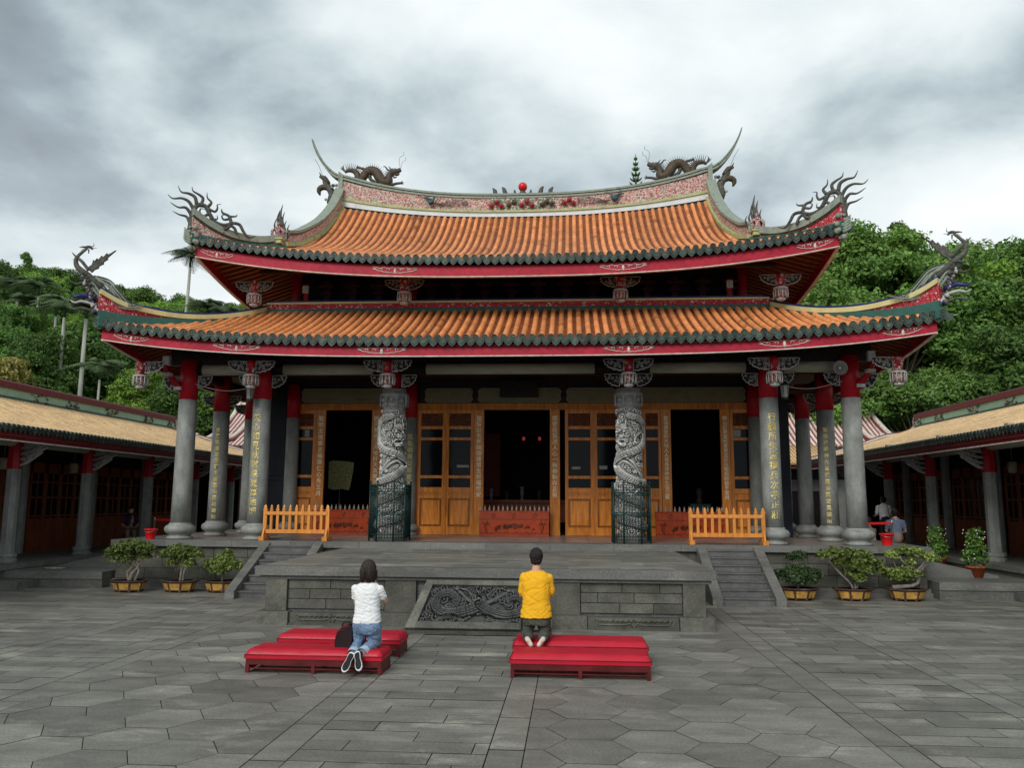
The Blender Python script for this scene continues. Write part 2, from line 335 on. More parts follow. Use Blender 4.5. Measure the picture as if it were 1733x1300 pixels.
# ------------------------------------------------------------------ world, sun, camera
def world():
    w=bpy.data.worlds.new('World'); S.world=w; w.use_nodes=True; t=w.node_tree; t.nodes.clear()
    out=nd(t,'ShaderNodeOutputWorld'); bg=nd(t,'ShaderNodeBackground'); t.links.new(bg.outputs[0],out.inputs[0])
    sky=nd(t,'ShaderNodeTexSky',sky_type='NISHITA'); sky.sun_disc=False; sky.sun_elevation=math.radians(33); sky.sun_rotation=math.radians(200)
    tc=nd(t,'ShaderNodeTexCoord'); sp=nd(t,'ShaderNodeSeparateXYZ'); t.links.new(tc.outputs['Generated'],sp.inputs[0])
    def m(op,a,b=None,c=None):
        n=nd(t,'ShaderNodeMath',operation=op)
        for i,x in enumerate((a,b,c)):
            if x is None: continue
            if isinstance(x,(int,float)): n.inputs[i].default_value=x
            else: t.links.new(x,n.inputs[i])
        return n.outputs[0]
    z=m('ADD',m('MAXIMUM',sp.outputs[2],0.),.28)
    cb=nd(t,'ShaderNodeCombineXYZ'); t.links.new(m('DIVIDE',sp.outputs[0],z),cb.inputs[0]); t.links.new(m('DIVIDE',sp.outputs[1],z),cb.inputs[1]); cb.inputs[2].default_value=3.7
    def ns(sc,det,off,dist=.0,rough=.55):
        mp=nd(t,'ShaderNodeMapping'); mp.inputs['Location'].default_value=off; t.links.new(cb.outputs[0],mp.inputs[0])
        n=nd(t,'ShaderNodeTexNoise'); n.inputs['Scale'].default_value=sc; n.inputs['Detail'].default_value=det; n.inputs['Roughness'].default_value=rough; n.inputs['Distortion'].default_value=dist; t.links.new(mp.outputs[0],n.inputs['Vector']); return n.outputs[0]
    a=ns(1.15,3,(0.35,1.9,0),.3); b=ns(2.6,9,(5.1,2.2,1.),.2,.52); d_=ns(6.5,9,(1.1,7.2,4.),.2,.58)
    f=m('ADD',m('ADD',m('MULTIPLY',a,.56),m('MULTIPLY',b,.34)),m('MULTIPLY',d_,.1))
    r=nd(t,'ShaderNodeValToRGB'); e=r.color_ramp.elements
    for _ in range(3): e.new(.5)
    for x,(p,c) in zip(e,((.365,(.2,.235,.26)),(.432,(.29,.345,.385)),(.485,(.46,.535,.56)),(.545,(.64,.695,.705)),(.63,(.80,.835,.84)))): x.position=p; x.color=(*c,1)
    t.links.new(f,r.inputs[0])
    hz=nd(t,'ShaderNodeMapRange'); hz.inputs[1].default_value=.0; hz.inputs[2].default_value=.42; hz.inputs[3].default_value=.55; hz.inputs[4].default_value=.0; t.links.new(sp.outputs[2],hz.inputs[0])
    mh=nd(t,'ShaderNodeMix',data_type='RGBA'); t.links.new(hz.outputs[0],mh.inputs[0]); t.links.new(r.outputs[0],mh.inputs[6]); mh.inputs[7].default_value=(.68,.72,.735,1)
    sc=nd(t,'ShaderNodeVectorMath',operation='SCALE'); t.links.new(sky.outputs[0],sc.inputs[0]); sc.inputs['Scale'].default_value=.6
    # clouds are ten times the background strength, so that 0.1 brings both down together
    c10=nd(t,'ShaderNodeVectorMath',operation='SCALE'); t.links.new(mh.outputs[2],c10.inputs[0]); c10.inputs['Scale'].default_value=10.
    mx=nd(t,'ShaderNodeMix',data_type='RGBA'); mx.inputs[0].default_value=.95; t.links.new(sc.outputs[0],mx.inputs[6]); t.links.new(c10.outputs[0],mx.inputs[7])
    t.links.new(mx.outputs[2],bg.inputs[0]); bg.inputs[1].default_value=.1
world()
sl=bpy.data.lights.new('sun','SUN'); sl.energy=1.5; sl.angle=math.radians(28); sl.color=(1,.97,.92)
so=bpy.data.objects.new('sun',sl); COL.objects.link(so); so.rotation_euler=(math.radians(57),0,math.radians(-20)); so.location=(0,-10,30)
def camera():
    p,y,r=.143457,.072433,.0060015
    F=V((-math.sin(y)*math.cos(p),math.cos(y)*math.cos(p),math.sin(p))); R=V((math.cos(y),math.sin(y),0)); U=R.cross(F)
    R2=R*math.cos(r)+U*math.sin(r); U2=-R*math.sin(r)+U*math.cos(r)
    c=bpy.data.cameras.new('camera'); c.sensor_width=36; c.lens=1378.02/1733*36; c.clip_end=800; c.clip_start=.1
    o=bpy.data.objects.new('camera',c); COL.objects.link(o)
    o.matrix_world=Matrix(((R2.x,U2.x,-F.x,1.471),(R2.y,U2.y,-F.y,-18.949),(R2.z,U2.z,-F.z,2.04),(0,0,0,1)))
    S.camera=o
camera()
S.view_settings.view_transform='Standard'; S.view_settings.look='None'; S.view_settings.exposure=.42; S.view_settings.gamma=1
# ------------------------------------------------------------------ ground
def clipx(poly,x0,x1):
    for sgn,lim in ((1,x0),(-1,x1)):
        out=[]
        for i in range(len(poly)):
            a,b=poly[i],poly[(i+1)%len(poly)]; ia=sgn*(a[0]-lim)>=0; ib=sgn*(b[0]-lim)>=0
            if ia: out.append(a)
            if ia!=ib:
                t=(lim-a[0])/(b[0]-a[0]); out.append((lim,a[1]+t*(b[1]-a[1])))
        poly=out
        if len(poly)<3: return []
    return poly
def slab(mb,poly,gap=.0045,tv=.24):
    if len(poly)<3: return
    cx=sum(p[0] for p in poly)/len(poly); cy=sum(p[1] for p in poly)/len(poly)
    w=max(p[0] for p in poly)-min(p[0] for p in poly); h=max(p[1] for p in poly)-min(p[1] for p in poly)
    if w<.03 or h<.03: return
    kx,ky=max(.2,1-2*gap/w),max(.2,1-2*gap/h); z=random.uniform(-.0015,.0015); n=len(poly)
    top=[(cx+(p[0]-cx)*kx,cy+(p[1]-cy)*ky,z) for p in poly]; b=len(mb.v); tt=random.uniform(-tv,tv)+(.12 if random.random()<.12 else 0)
    mb.v+=top; mb.face(range(b,b+n),0,tt,False)
def ground():
    g=MB(); g.poly([(-400,-60,-.02),(400,-60,-.02),(400,500,-.02),(-400,500,-.02)])
    tag(g.build('ground',M['pavwarm']),kind='structure')
    p=MB(); y0,y1=-19.5,.0; TV=.33
    def bond(x0,x1,ya,yb,w,h,off=.5):
        y=ya;r=0
        while y<yb-.02:
            hh=min(h,yb-y); x=x0-w*((r%2)*off+random.uniform(0,.12))
            while x<x1:
                ww=w*random.uniform(.85,1.15); a,b=max(x,x0),min(x+ww,x1)
                if x1-b<.12: b=x1
                if b-a>.05: slab(p,[(a,y),(b,y),(b,y+hh),(a,y+hh)])
                x+=ww
                if b==x1: break
            y+=h; r+=1
    def hexes(x0,x1,ya,yb,s=.385):
        hh=s*math.sqrt(3); j=0; x=x0-s*.1
        c=0
        while x<x1+s:
            yy=ya-(hh/2 if c%2 else 0)
            while yy<yb+hh:
                pl=[(x+s*math.cos(a),yy+s*math.sin(a)) for a in [PI/3*k for k in range(6)]]
                slab(p,clipx(pl,x0,x1),.004); yy+=hh
            x+=1.5*s; c+=1
    bond(-.78,.78,y0,-6.15,1.05,.3)
    for sg in (-1,1):
        for a,b in ((.78,1.08),(4.05,4.35),(5.75,6.05)):
            y=y0
            while y<-.0:
                l=random.uniform(.9,1.1); lo,hi=sorted((sg*a,sg*b))
                if not (abs(a)<4 and y>-5.4): slab(p,[(lo,y),(hi,y),(hi,min(0,y+l)),(lo,min(0,y+l))],.006,.12)
                y+=l
        lo,hi=sorted((sg*1.08,sg*4.05)); hexes(lo,hi,y0,-5.6)
        lo,hi=sorted((sg*4.35,sg*5.75)); bond(lo,hi,y0,0,1.0,.3)
        lo,hi=sorted((sg*6.05,sg*16.)); bond(lo,hi,y0,0,1.1,.33)
    bond(-4.05,4.05,-6.05,-4.9,.9,.36)
    for sg in (-1,1):
        lo,hi=sorted((sg*3.45,sg*4.05)); bond(lo,hi,-4.9,0,.6,.5)
    tag(p.build('courtyard_paving',M['paving']),kind='structure')
ground()
# ------------------------------------------------------------------ masonry helper
def ashlar(mb,x0,x1,z0,z1,y,rows,w,axis='x',t=.05,gap=.012,tv=.25,mi=0):
    h=(z1-z0)/rows
    for r in range(rows):
        x=x0-(w*.5 if r%2 else 0)*random.uniform(.8,1.1)
        while x<x1-.01:
            ww=w*random.uniform(.8,1.25); a,b=max(x,x0),min(x+ww,x1)
            if x1-b<.15: b=x1
            if b-a>.04:
                d=random.uniform(0,.004); q=(a+gap/2,b-gap/2); zz=(z0+r*h+gap/2,z0+(r+1)*h-gap/2)
                if axis=='x': mb.bx(q[0],q[1],y-d,y+t,zz[0],zz[1],mi,random.uniform(-tv,tv))
                else: mb.bx(y-t/2-d,y+t/2+d,q[0],q[1],zz[0],zz[1],mi,random.uniform(-tv,tv))
            x=b if b==x1 else x+ww
            if b==x1: break
# ------------------------------------------------------------------ terrace
def relief_height(nx,ny,W,H,seed,ropes,blobs,noise_amp=.012):
    # carved relief as a height field (metres) on a W x H panel
    rs=np.random.RandomState(seed); X,Y=np.meshgrid(np.linspace(0,W,nx),np.linspace(0,H,ny))
    Z=np.zeros_like(X)
    # swirling cloud scrolls
    for k in range(int(W*H*70)):
        cx,cy=rs.uniform(0,W),rs.uniform(0,H); R=rs.uniform(.05,.11); dx,dy=X-cx,Y-cy; d=np.hypot(dx,dy); a=np.arctan2(dy,dx)*(1 if rs.rand()<.5 else -1)
        sp=np.cos(d/R*11-a+rs.uniform(0,6)); Z=np.maximum(Z,np.where(d<R,(.5+.5*sp)*.045*np.clip(1-d/R,0,1)**.4+.006,0))
    for pts,r0,r1,sc in ropes:
        pts=np.array(pts,float); n=len(pts)
        t=np.linspace(0,n-1,n*14); i=np.clip(t.astype(int),0,n-2); f=(t-i)[:,None]
        P=lambda k: pts[np.clip(k,0,n-1)]
        q=.5*((2*P(i))+(-P(i-1)+P(i+1))*f+(2*P(i-1)-5*P(i)+4*P(i+1)-P(i+2))*f**2+(-P(i-1)+3*P(i)-3*P(i+1)+P(i+2))*f**3)
        L=np.concatenate([[0],np.cumsum(np.hypot(*np.diff(q,axis=0).T))]); best=np.full(X.shape,9.); bl=np.zeros_like(X); br=np.full(X.shape,r0)
        for k in range(len(q)):
            d=np.hypot(X-q[k,0],Y-q[k,1]); w=d<best; best[w]=d[w]; bl[w]=L[k]; br[w]=r0+(r1-r0)*k/len(q)
        u=best/br; body=np.sqrt(np.clip(1-u*u,0,1))*br*.75+.015
        if sc: body+=.024*np.abs(np.sin(bl/sc*PI*1.0))*np.abs(np.cos(best/sc*PI))-.008
        edge=(u>1)&(u<1.28)&(np.sin(bl/.03)>0)
        Z=np.where(u<1,np.maximum(body+.012,Z*.3),np.where(edge,np.maximum(Z,.03),Z))
    for cx,cy,rx,ry,h in blobs:
        u=np.hypot((X-cx)/rx,(Y-cy)/ry); b=np.sqrt(np.clip(1-u*u,0,1))*abs(h)
        Z=np.where(u<1,(Z+b if h>0 else np.minimum(Z,.02)*0+.003),Z)
    Z+=rs.uniform(-1,1,Z.shape)*.0015
    return Z
def blur(Z,k):
    for ax in (0,1):
        P=np.concatenate([np.repeat(np.take(Z,[0],ax),k,ax),Z,np.repeat(np.take(Z,[-1],ax),k,ax)],ax); c=np.cumsum(P,ax); n=Z.shape[ax]
        Z=(np.take(c,range(2*k,2*k+n),ax)-np.take(c,range(0,n),ax))/(2*k)
    return Z
def relief_mesh(name,Z,fn,mats,parent,wear_shade_depth=.011,lo=-.85,hi=2.4):
    wear_shade=np.clip((Z-blur(Z,5))/wear_shade_depth,lo,hi)  # worn pale on raised parts; highlights and recess shade are painted in too
    ny,nx=Z.shape; v=[fn(i/(nx-1),j/(ny-1),Z[j,i]) for j in range(ny) for i in range(nx)]
    me=bpy.data.meshes.new(name); f=[(j*nx+i,j*nx+i+1,(j+1)*nx+i+1,(j+1)*nx+i) for j in range(ny-1) for i in range(nx-1)]
    me.from_pydata(v,[],f); me.materials.append(mats)
    me.polygons.foreach_set('use_smooth',[True]*len(f)); a=me.attributes.new('tint','FLOAT','FACE'); a.data.foreach_set('value',wear_shade[:-1,:-1].ravel().astype('f')); me.update()
    o=bpy.data.objects.new(name,me); COL.objects.link(o); put(o,parent); return o
def terrace():
    T=thing('stone_terrace','low grey stone terrace with a carved dragon panel in front of the temple','terrace',(0,-3,0))
    X,yf,yb=3.62,-5.3,-.02
    c=MB(); c.bx(-X-.17,X+.17,yf-.1,yb,.80,.95); c.bx(-X-.1,X+.1,yf-.03,yb,.74,.797)
    c.build('coping',M['stonecap'],T)
    dk=MB(); dk.bx(-X+.03,X-.03,yf+.08,yb,.0,.739); dk.build('core',M['stair'],T)
    w=MB()
    for s in (-1,1):
        a,b=sorted((s*(X-.36),s*1.62)); ashlar(w,a,b,.25,.739,yf+.04,3,.62)
        w.bx(*sorted((s*X,s*(X-.355))),yf-.02,yf+.3,.22,.739,0,.12)          # corner pillar
        w.bx(*sorted((s*1.61,s*1.09)),yf-.0,yf+.2,.22,.739,0,-.1)
        ashlar(w,yf+.31,yb,.25,.739,s*(X-.03),3,.62,'y')
    parts(w,'ashlar_wall',M['stone'],T,SX)
    pl=MB()
    for s in (-1,1):
        pl.bx(*sorted((s*(X+.12),s*(X-.42))),yf-.12,yf+.32,0,.215,0,.3)
        pl.bx(*sorted((s*1.72,s*1.1)),yf-.09,yf+.2,0,.215,0,.1)
        pl.bx(*sorted((s*(X+.06),s*(X-.05))),yf+.33,yb,0,.2,0,0)
        a,b=sorted((s*(X-.43),s*1.73)); pl.bx(a,b,yf-.06,yf+.1,0,.2,0,-.1); pl.bx(a-.0,b,yf-.1,yf-.062,0,.035,0,-.1)
    parts(pl,'plinth',M['stone'],T,SX)
    fr=MB()
    for s in (-1,1):
        a,b=sorted((s*(X-.55),s*1.86)); m=(a+b)/2; y=yf-.062
        for q in ((a,m-.015),(m+.015,b)):
            fr.strip([(q[0],y,.15,.19),(q[1],y,.15,.19)],.03,0,.15); 
            n=14
            for i in range(n):
                x=q[0]+(q[1]-q[0])*(i+.5)/n; fr.ell((x,y-.008,.158-.012*(i%2)),(.035,.014,.022),8,6,0,.1*(i%3-1))
            pts=[(q[0]+.02,y-.01,.14),(q[0]+.04,y-.01,.09),(q[0]+.12,y-.01,.085),(q[1]-.12,y-.01,.085),(q[1]-.04,y-.01,.11),(q[1]-.01,y-.01,.06)]
            if q[1]!=b: pass
            else: pts=[(q[0]+q[1]-x_,y_,z_) for x_,y_,z_ in pts]
            fr.tube(pts,.012,6,0,.2)
    parts(fr,'carved_frieze',M['stone'],T,SX)
    # inclined dragon slab with its stone frame
    zt,yt,zb,yb2=.735,-5.42,.06,-6.0
    def P(u,v,h,w0=.88,w1=1.12):    # u -1..1 across, v 0 bottom..1 top; h off the slab
        hw=w1+(w0-w1)*v; n=V((0,-(zt-zb),-(yb2-yt))).normalized()
        if n.z<0: n=-n
        p=V((u*hw,yb2+(yt-yb2)*v,zb+(zt-zb)*v))+n*h; return tuple(p)
    f=MB(); hb=.045
    def bar(u0,u1,u2,u3,v0,v1,ti):    # quad ring prism
        q=[(u0,v0),(u1,v0),(u2,v1),(u3,v1)]; b=len(f.v); f.v+=[P(*a,-.12) for a in q]+[P(*a,hb) for a in q]
        for k in ((4,5,6,7),(0,1,5,4),(1,2,6,5),(2,3,7,6),(3,0,4,7),(3,2,1,0)): f.face([b+i for i in k],0,ti,False)
    bar(-1,-.86,-.86,-1,0.,1.,.35); bar(.86,1,1,.86,0.,1.,.3); bar(-.858,.858,.858,-.858,0,.13,-.05); bar(-.858,.858,.858,-.858,.9,1.,.15)
    f.bx(-1.16,1.16,yb2-.09,yb2+.1,0,.05,0,-.3)
    f.build('slab_frame',M['stone'],T)
    W,H=1.86,.66; xx=lambda u:(u+1)/2*W
    ropes=[([(.95,.3),(.7,.2),(.42,.16),(.2,.28),(.2,.47),(.38,.52),(.52,.42),(.5,.3),(.4,.28)],.1,.05,.03),
           ([(.95,.3),(1.15,.2),(1.38,.14),(1.62,.2),(1.7,.35),(1.6,.45),(1.45,.42)],.09,.04,.03),
           ([(.88,.34),(.72,.42),(.58,.54),(.48,.58)],.035,.02,0),([(1.02,.34),(1.2,.42),(1.38,.52),(1.5,.56)],.035,.02,0),
           ([(.8,.5),(.66,.6),(.5,.62)],.022,.008,0),([(1.08,.5),(1.22,.62),(1.4,.62)],.022,.008,0),
           ([(.3,.06),(.5,.1),(.7,.05)],.04,.02,.02),([(1.1,.06),(1.3,.03),(1.5,.07)],.04,.02,.02)]
    blobs=[(.93,.44,.13,.15,.055),(.93,.53,.1,.06,.02),(.88,.55,.028,.028,.035),(.98,.55,.028,.028,.035),(.87,.63,.04,.04,.04),(1.0,.63,.04,.04,.04),(.93,.5,.04,.03,.03),(.93,.41,.062,.055,-1),(.93,.345,.06,.02,.05),
           (.5,.6,.05,.04,.03),(1.47,.58,.05,.04,.03)]
    Z=relief_height(380,140,W,H,5,ropes,blobs)
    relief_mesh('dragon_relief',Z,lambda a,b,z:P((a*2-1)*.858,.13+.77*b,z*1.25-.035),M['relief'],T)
    # surface paving lines
    d=MB(); 
    y=yf+.02
    for r in range(9):
        x=-X-.1
        while x<X+.1:
            w_=random.uniform(.8,1.3); x2=min(x+w_,X+.12)
            d.poly([(x+.005,y+.005,.953),(x2-.005,y+.005,.953),(x2-.005,y+.575,.953),(x+.005,y+.575,.953)],0,random.uniform(-.15,.25)); x=x2
            if X+.12-x<.02: break
        y+=.58
    d.build('top_paving',M['paving'],T)
terrace()
def staircase(s):
    xo,xi=5.72,4.28
    T=thing('stone_staircase','%s flight of dark stone steps with sloping cheek walls leading up to the temple platform'%('left-hand' if s<0 else 'right-hand'),'stairs',(s*5,-.9,0),'stairs up to the temple platform')
    st=MB(); n=7; h=1.0/n; run=.27
    for i in range(n):
        z=h*(i+1); y0=-1.86+run*i; a,b=sorted((s*(xo-.2),s*(xi+.2)))
        st.bx(a,b,y0,-.0,z-h+(.0 if i==0 else .001),z-.03,0); st.bx(a,b,y0-.025,y0+.3,z-.029,z)
    st.build('steps',M['stair'],T)
    for a,b in ((xo,xo-.199),(xi+.199,xi)):
        c=MB(); lo,hi=sorted((s*a,s*b)); P=[(-2.05,0),(-2.05,.16),(-.02,1.1),(-.02,0)]
        q=[(lo,y,z) for y,z in P]+[(hi,y,z) for y,z in P]; b0=len(c.v); c.v+=q
        for k in ((0,1,2,3),(7,6,5,4),(0,4,5,1),(1,5,6,2),(2,6,7,3),(3,7,4,0)): c.face([b0+i for i in k],0,.1,False)
        c.build('cheek_wall',M['stonecap'],T)
for s in (-1,1): staircase(s)
def ledge(s):
    T=thing('stone_ledge','low dark stone ledge beside the temple platform on the %s, behind the potted shrubs'%('left' if s<0 else 'right'),'ledge',(s*12,-.3,0),'side ledges')
    b=MB(); a,c=sorted((s*9.37,s*16.)); b.bx(a,c,-.35,12.,0,.2,0,-.15); b.bx(a,c,-.38,12,.202,.37,0,.05); b.build('ledge',M['stonecap'],T)
    q=MB(); a,c=sorted((s*10.9,s*13.4)); q.bx(a,c,-1.1,-.385,0,.19,0,-.05); q.build('step',M['stonecap'],T)
    # sloped cheek from the side hall towards the platform
    w=MB(); a,c=sorted((s*9.5,s*11.2)); P=[(a if s>0 else c),(c if s>0 else a)]
    x0,x1=P; pts=[(x0,.78),(x1,.42),(x1,.371),(x0,.371)]; b0=len(w.v); w.v+=[(x,.8,z) for x,z in pts]+[(x,1.0,z) for x,z in pts]
    for k in ((0,1,2,3),(7,6,5,4),(0,4,5,1),(1,5,6,2),(2,6,7,3),(3,7,4,0)): w.face([b0+i for i in k],0,0,False)
    w.build('sloping_cheek',M['stonecap'],T)
for s in (-1,1): ledge(s)
# ------------------------------------------------------------------ main temple hall
TH=thing('temple_hall','two-tiered temple hall with orange tiled roofs, grey stone columns and open wooden doors','temple',(0,5.5,0))
YC=5.5
def lift(ax,X,L,p): return L*(min(ax,X)/X)**p
# upper roof surface
UX,UY=7.8,-.3
def U_z(x,s,ridge=True):
    ax=abs(x); t=max(0,min(1,s/5.5)); f=.6*t+.4*t**3
    return 7.77+lift(ax,UX,.63,2.6)*(1-t)**1.6+(2.96+.42*min(1,ax/5.75)**2.3)*f
LX,LY=9.42,-1.3
def L_z(x,s):
    ax=abs(x); t=max(0,min(1,s/2.75)); return 5.62+lift(ax,LX,.46,3.4)*(1-t)**1.3+1.3*(.82*t+.18*t*t)
def roof(tier):
    X,Y0,Zf=(UX,UY,U_z) if tier=='u' else (LX,LY,L_z)
    D=2*(YC-Y0)
    n=78 if tier=='u' else 90; sp=2*X/n; r=sp*.29
    tiles=MB(); pan=MB()
    def endy(x):
        d=X-abs(x)
        if tier=='u': return d if abs(x)>5.86 else 5.5
        return min(d,2.75)
    rnd=random.Random(3)
    def row(mb,fn,L,tint):
        k=max(2,int(L/.27)); seg=5; b=len(mb.v); rings=[]
        for i in range(k):
            for e,(u,rr) in enumerate(((i/k,r*1.08),((i+.93)/k,r*.94))):
                p=fn(u*L); q=fn(u*L+.05); T=(V(q)-V(p)).normalized(); lat=V(fn(u*L,1))-V(p); lat.normalize(); up=lat.cross(T) 
                if up.z<0: up=-up
                b=len(mb.v); rings.append(b)
                for a in range(seg+1):
                    th=PI*a/seg; mb.v.append(tuple(V(p)+lat*math.cos(th)*rr+up*(math.sin(th)*rr*1.05)))
        for i in range(len(rings)-1):
            tj=tint+((rnd.uniform(-.1,.1) if rnd.random()>.04 else rnd.uniform(-.45,-.2)) if i%2==0 else tint*.0)
            for a in range(seg): mb.face((rings[i]+a,rings[i]+a+1,rings[i+1]+a+1,rings[i+1]+a),0,tj)
        mb.face([rings[0]+a for a in range(seg+1)][::-1],0,tint,False)
    for i in range(n+1):
        x=-X+sp*i; L=endy(x)
        if L>.12: row(tiles,lambda s,l=0,x=x:(x+l*.01,Y0+s,Zf(x,s)),L,rnd.uniform(-.16,.16))
    m=int(D/sp); 
    for i in range(m+1):
        y=Y0+sp*i+(D-m*sp)/2; a=min(y-Y0,Y0+D-y); L=min(a, 1.85 if tier=='u' else 2.75)
        if L>.12:
            for sg in (-1,1): row(tiles,lambda s,l=0,y=y,a=a,sg=sg:(sg*(X-s),y+l*.01,Zf(X-a,s)),L,rnd.uniform(-.16,.16))
    f=MB(); 
    for v in (tiles,): pass
    half=MB(); 
    # pan surface front / sides
    NX=120; smax=5.5 if tier=='u' else 2.75
    def sheet(mb,dz,mi=0):
        xs=[-X+2*X*i/NX for i in range(NX+1)]
        for i in range(NX):
            x0,x1=xs[i],xs[i+1]; e0,e1=endy(x0),endy(x1)
            if tier=='u' and abs(abs(x0)-abs(x1))>0 and (abs(x0)>5.86)!=(abs(x1)>5.86): e0=e1=min(e0,e1) 
            for k in range(8):
                a0,a1=k/8,(k+1)/8; b=len(mb.v)
                mb.v+=[(x0,Y0+e0*a0,Zf(x0,e0*a0)+dz),(x1,Y0+e1*a0,Zf(x1,e1*a0)+dz),(x1,Y0+e1*a1,Zf(x1,e1*a1)+dz),(x0,Y0+e0*a1,Zf(x0,e0*a1)+dz)]
                mb.face((b,b+1,b+2,b+3),mi)
        NY=60; sm=1.9 if tier=='u' else 2.75
        for sg in (-1,1):
            for j in range(NY):
                ys=[Y0+D*j/NY,Y0+D*(j+1)/NY]; A=[min(y-Y0,Y0+D-y) for y in ys]; E=[min(a,sm) for a in A]
                for k in range(6):
                    a0,a1=k/6,(k+1)/6; b=len(mb.v); q=[]
                    for (y,a,e,w) in ((ys[0],A[0],E[0],a0),(ys[1],A[1],E[1],a0),(ys[1],A[1],E[1],a1),(ys[0],A[0],E[0],a1)): q.append((sg*(X-e*w),y,Zf(X-a,e*w)+dz))
                    mb.v+=q; mb.face((b,b+1,b+2,b+3) if sg>0 else (b+3,b+2,b+1,b),mi)
    sheet(pan,.0)
    # back slope: the front mirrored
    nb=len(tiles.f); bk=MB(); 
    for i in range(0,n+1):
        x=-X+sp*i; L=endy(x)
        if L>.12: row(bk,lambda s,l=0,x=x:(x+l*.01,Y0+s,Zf(x,s)),L,rnd.uniform(-.16,.16))
    bk.mirror(1,YC); b=len(tiles.v); tiles.v+=bk.v
    for q,mi,t,sm in zip(bk.f,bk.m,bk.t,bk.sm): tiles.face([b+k for k in q],mi,t,sm)
    pb=MB(); pb.v=list(pan.v); pb.f=list(pan.f); pb.m=list(pan.m); pb.t=list(pan.t); pb.sm=list(pan.sm); pb.mirror(1,YC)
    b=len(pan.v); pan.v+=pb.v
    for q in pb.f: pan.face([b+k for k in q])
    R=tiles.build('upper_roof_tiles' if tier=='u' else 'lower_roof_tiles',M['orange'],TH)
    pan.build('pan_tiles',M['pan'],R)
    # underside with rafters
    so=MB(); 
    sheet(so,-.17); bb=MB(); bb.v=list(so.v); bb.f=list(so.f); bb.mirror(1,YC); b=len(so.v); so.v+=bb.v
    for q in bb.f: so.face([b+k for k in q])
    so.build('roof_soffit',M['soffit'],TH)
    ra=MB(); rs=.24; k=int(2*X/rs); lim=2.2 if tier=='u' else 2.7
    for i in range(k+1):
        x=-X+.12+i*rs
        if abs(x)>X-.1: continue
        e=min(endy(x),lim)
        if e<.3: continue
        ra.strip([(x,Y0+.08+(e-.08)*q/4,Zf(x,.08+(e-.08)*q/4)-.26,Zf(x,.08+(e-.08)*q/4)-.172) for q in range(5)],.1,0,0,(1,0))
    k=int((D-.3)/rs)
    for i in range(k):
        y=Y0+.2+i*rs; a=min(y-Y0,Y0+D-y); e=min(a,1.8 if tier=='u' else 2.7)
        if e<.3: continue
        for sg in (-1,1): ra.strip([(sg*(X-.08-(e-.08)*q/4),y,Zf(X-a,.08+(e-.08)*q/4)-.26,Zf(X-a,.08+(e-.08)*q/4)-.172) for q in range(5)],.1,0,0,(0,1))
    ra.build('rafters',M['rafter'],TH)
    # green eave caps and drip tiles
    ed=MB()
    def cap(x,y,z,side,ti):
        def W(u,v,w): return (x+u,y-w,z+v) if side==0 else (x+side*w,y+u,z+v)
        rr=r*1.22; N=12; b=len(ed.v)
        for w_,q in ((.0,rr),(.05,rr),(.05,rr*.74),(.035,rr*.62),(.035,rr*.3),(.052,rr*.2)):
            for k in range(N):
                a=2*PI*k/N; ed.v.append(W(q*math.cos(a),q*math.sin(a)+.01,w_))
        for i in range(5):
            for k in range(N):
                k2=(k+1)%N; ed.face((b+i*N+k,b+i*N+k2,b+(i+1)*N+k2,b+(i+1)*N+k),0,ti,False)
        ed.face([b+5*N+k for k in range(N)],0,ti+.2,False)
        # heart-shaped drip tile hanging between two caps
        h=sp/2; prof=[(-.52,.08),(-.5,-.35),(-.3,-.72),(0,-1.),(.3,-.72),(.5,-.35),(.52,.08)]
        for s0,w0,t0 in ((1.,.03,ti),(.72,.042,ti+.18)):
            b=len(ed.v); n_=len(prof)
            for w_ in (w0-.02,w0):
                for u,v in prof: ed.v.append(W(h+u*sp*s0,-.02+v*sp*.82*s0*(1 if s0==1 else .95),w_))
            ed.face(range(b+n_,b+2*n_),0,t0,False)
            for k in range(n_-1): ed.face((b+k,b+k+1,b+n_+k+1,b+n_+k),0,t0,False)
    for i in range(n+1):
        x=-X+sp*i; ti=rnd.uniform(-.3,.35); cap(x,Y0-.0,Zf(x,0)+.01,0,ti)
    for i in range(m+1):
        y=Y0+sp*i+(D-m*sp)/2; a=min(y-Y0,Y0+D-y)
        for sg in (-1,1): cap(sg*X,y,Zf(X-a,0)+.01,sg,rnd.uniform(-.3,.35))
    ed.build('eave_end_tiles',M['green'],TH)
    # fascia board
    K=90; fa=MB(); tr=MB(); xe=X-.1
    hh=.215 if tier=='u' else .2; off=-.205 if tier=='u' else -.17
    def ez(x): return Zf(x,0)+off
    pts=[(-xe+2*xe*i/K,Y0+.1,ez(-xe+2*xe*i/K)-hh,ez(-xe+2*xe*i/K)+.05) for i in range(K+1)]
    fa.strip(pts,.06); tr.strip([(x,y-.005,a-.022,a-.001) for x,y,a,b in pts],.085)
    fa.strip([(x,2*YC-y,a,b) for x,y,a,b in pts],.06)
    for sg in (-1,1):
        q=[]
        for i in range(41):
            y=Y0+.14+(D-.28)*i/40; a=min(y-Y0,Y0+D-y); z=ez(X-a); q.append((sg*(X-.1),y,z-hh,z+.05))
        fa.strip(q,.06); tr.strip([(x,y,a-.022,a-.001) for x,y,a,b in q],.085)
    F_=fa.build('eave_fascia',M['redf'],TH); tr.build('fascia_edge',M['whitetrim'],F_)
    # white scroll carvings on the fascia
    sc=MB()
    xs=(-7.15,-2.72,2.72,7.15) if tier=='u' else (-8.6,-6.1,-2.75,2.75,6.1,8.6)
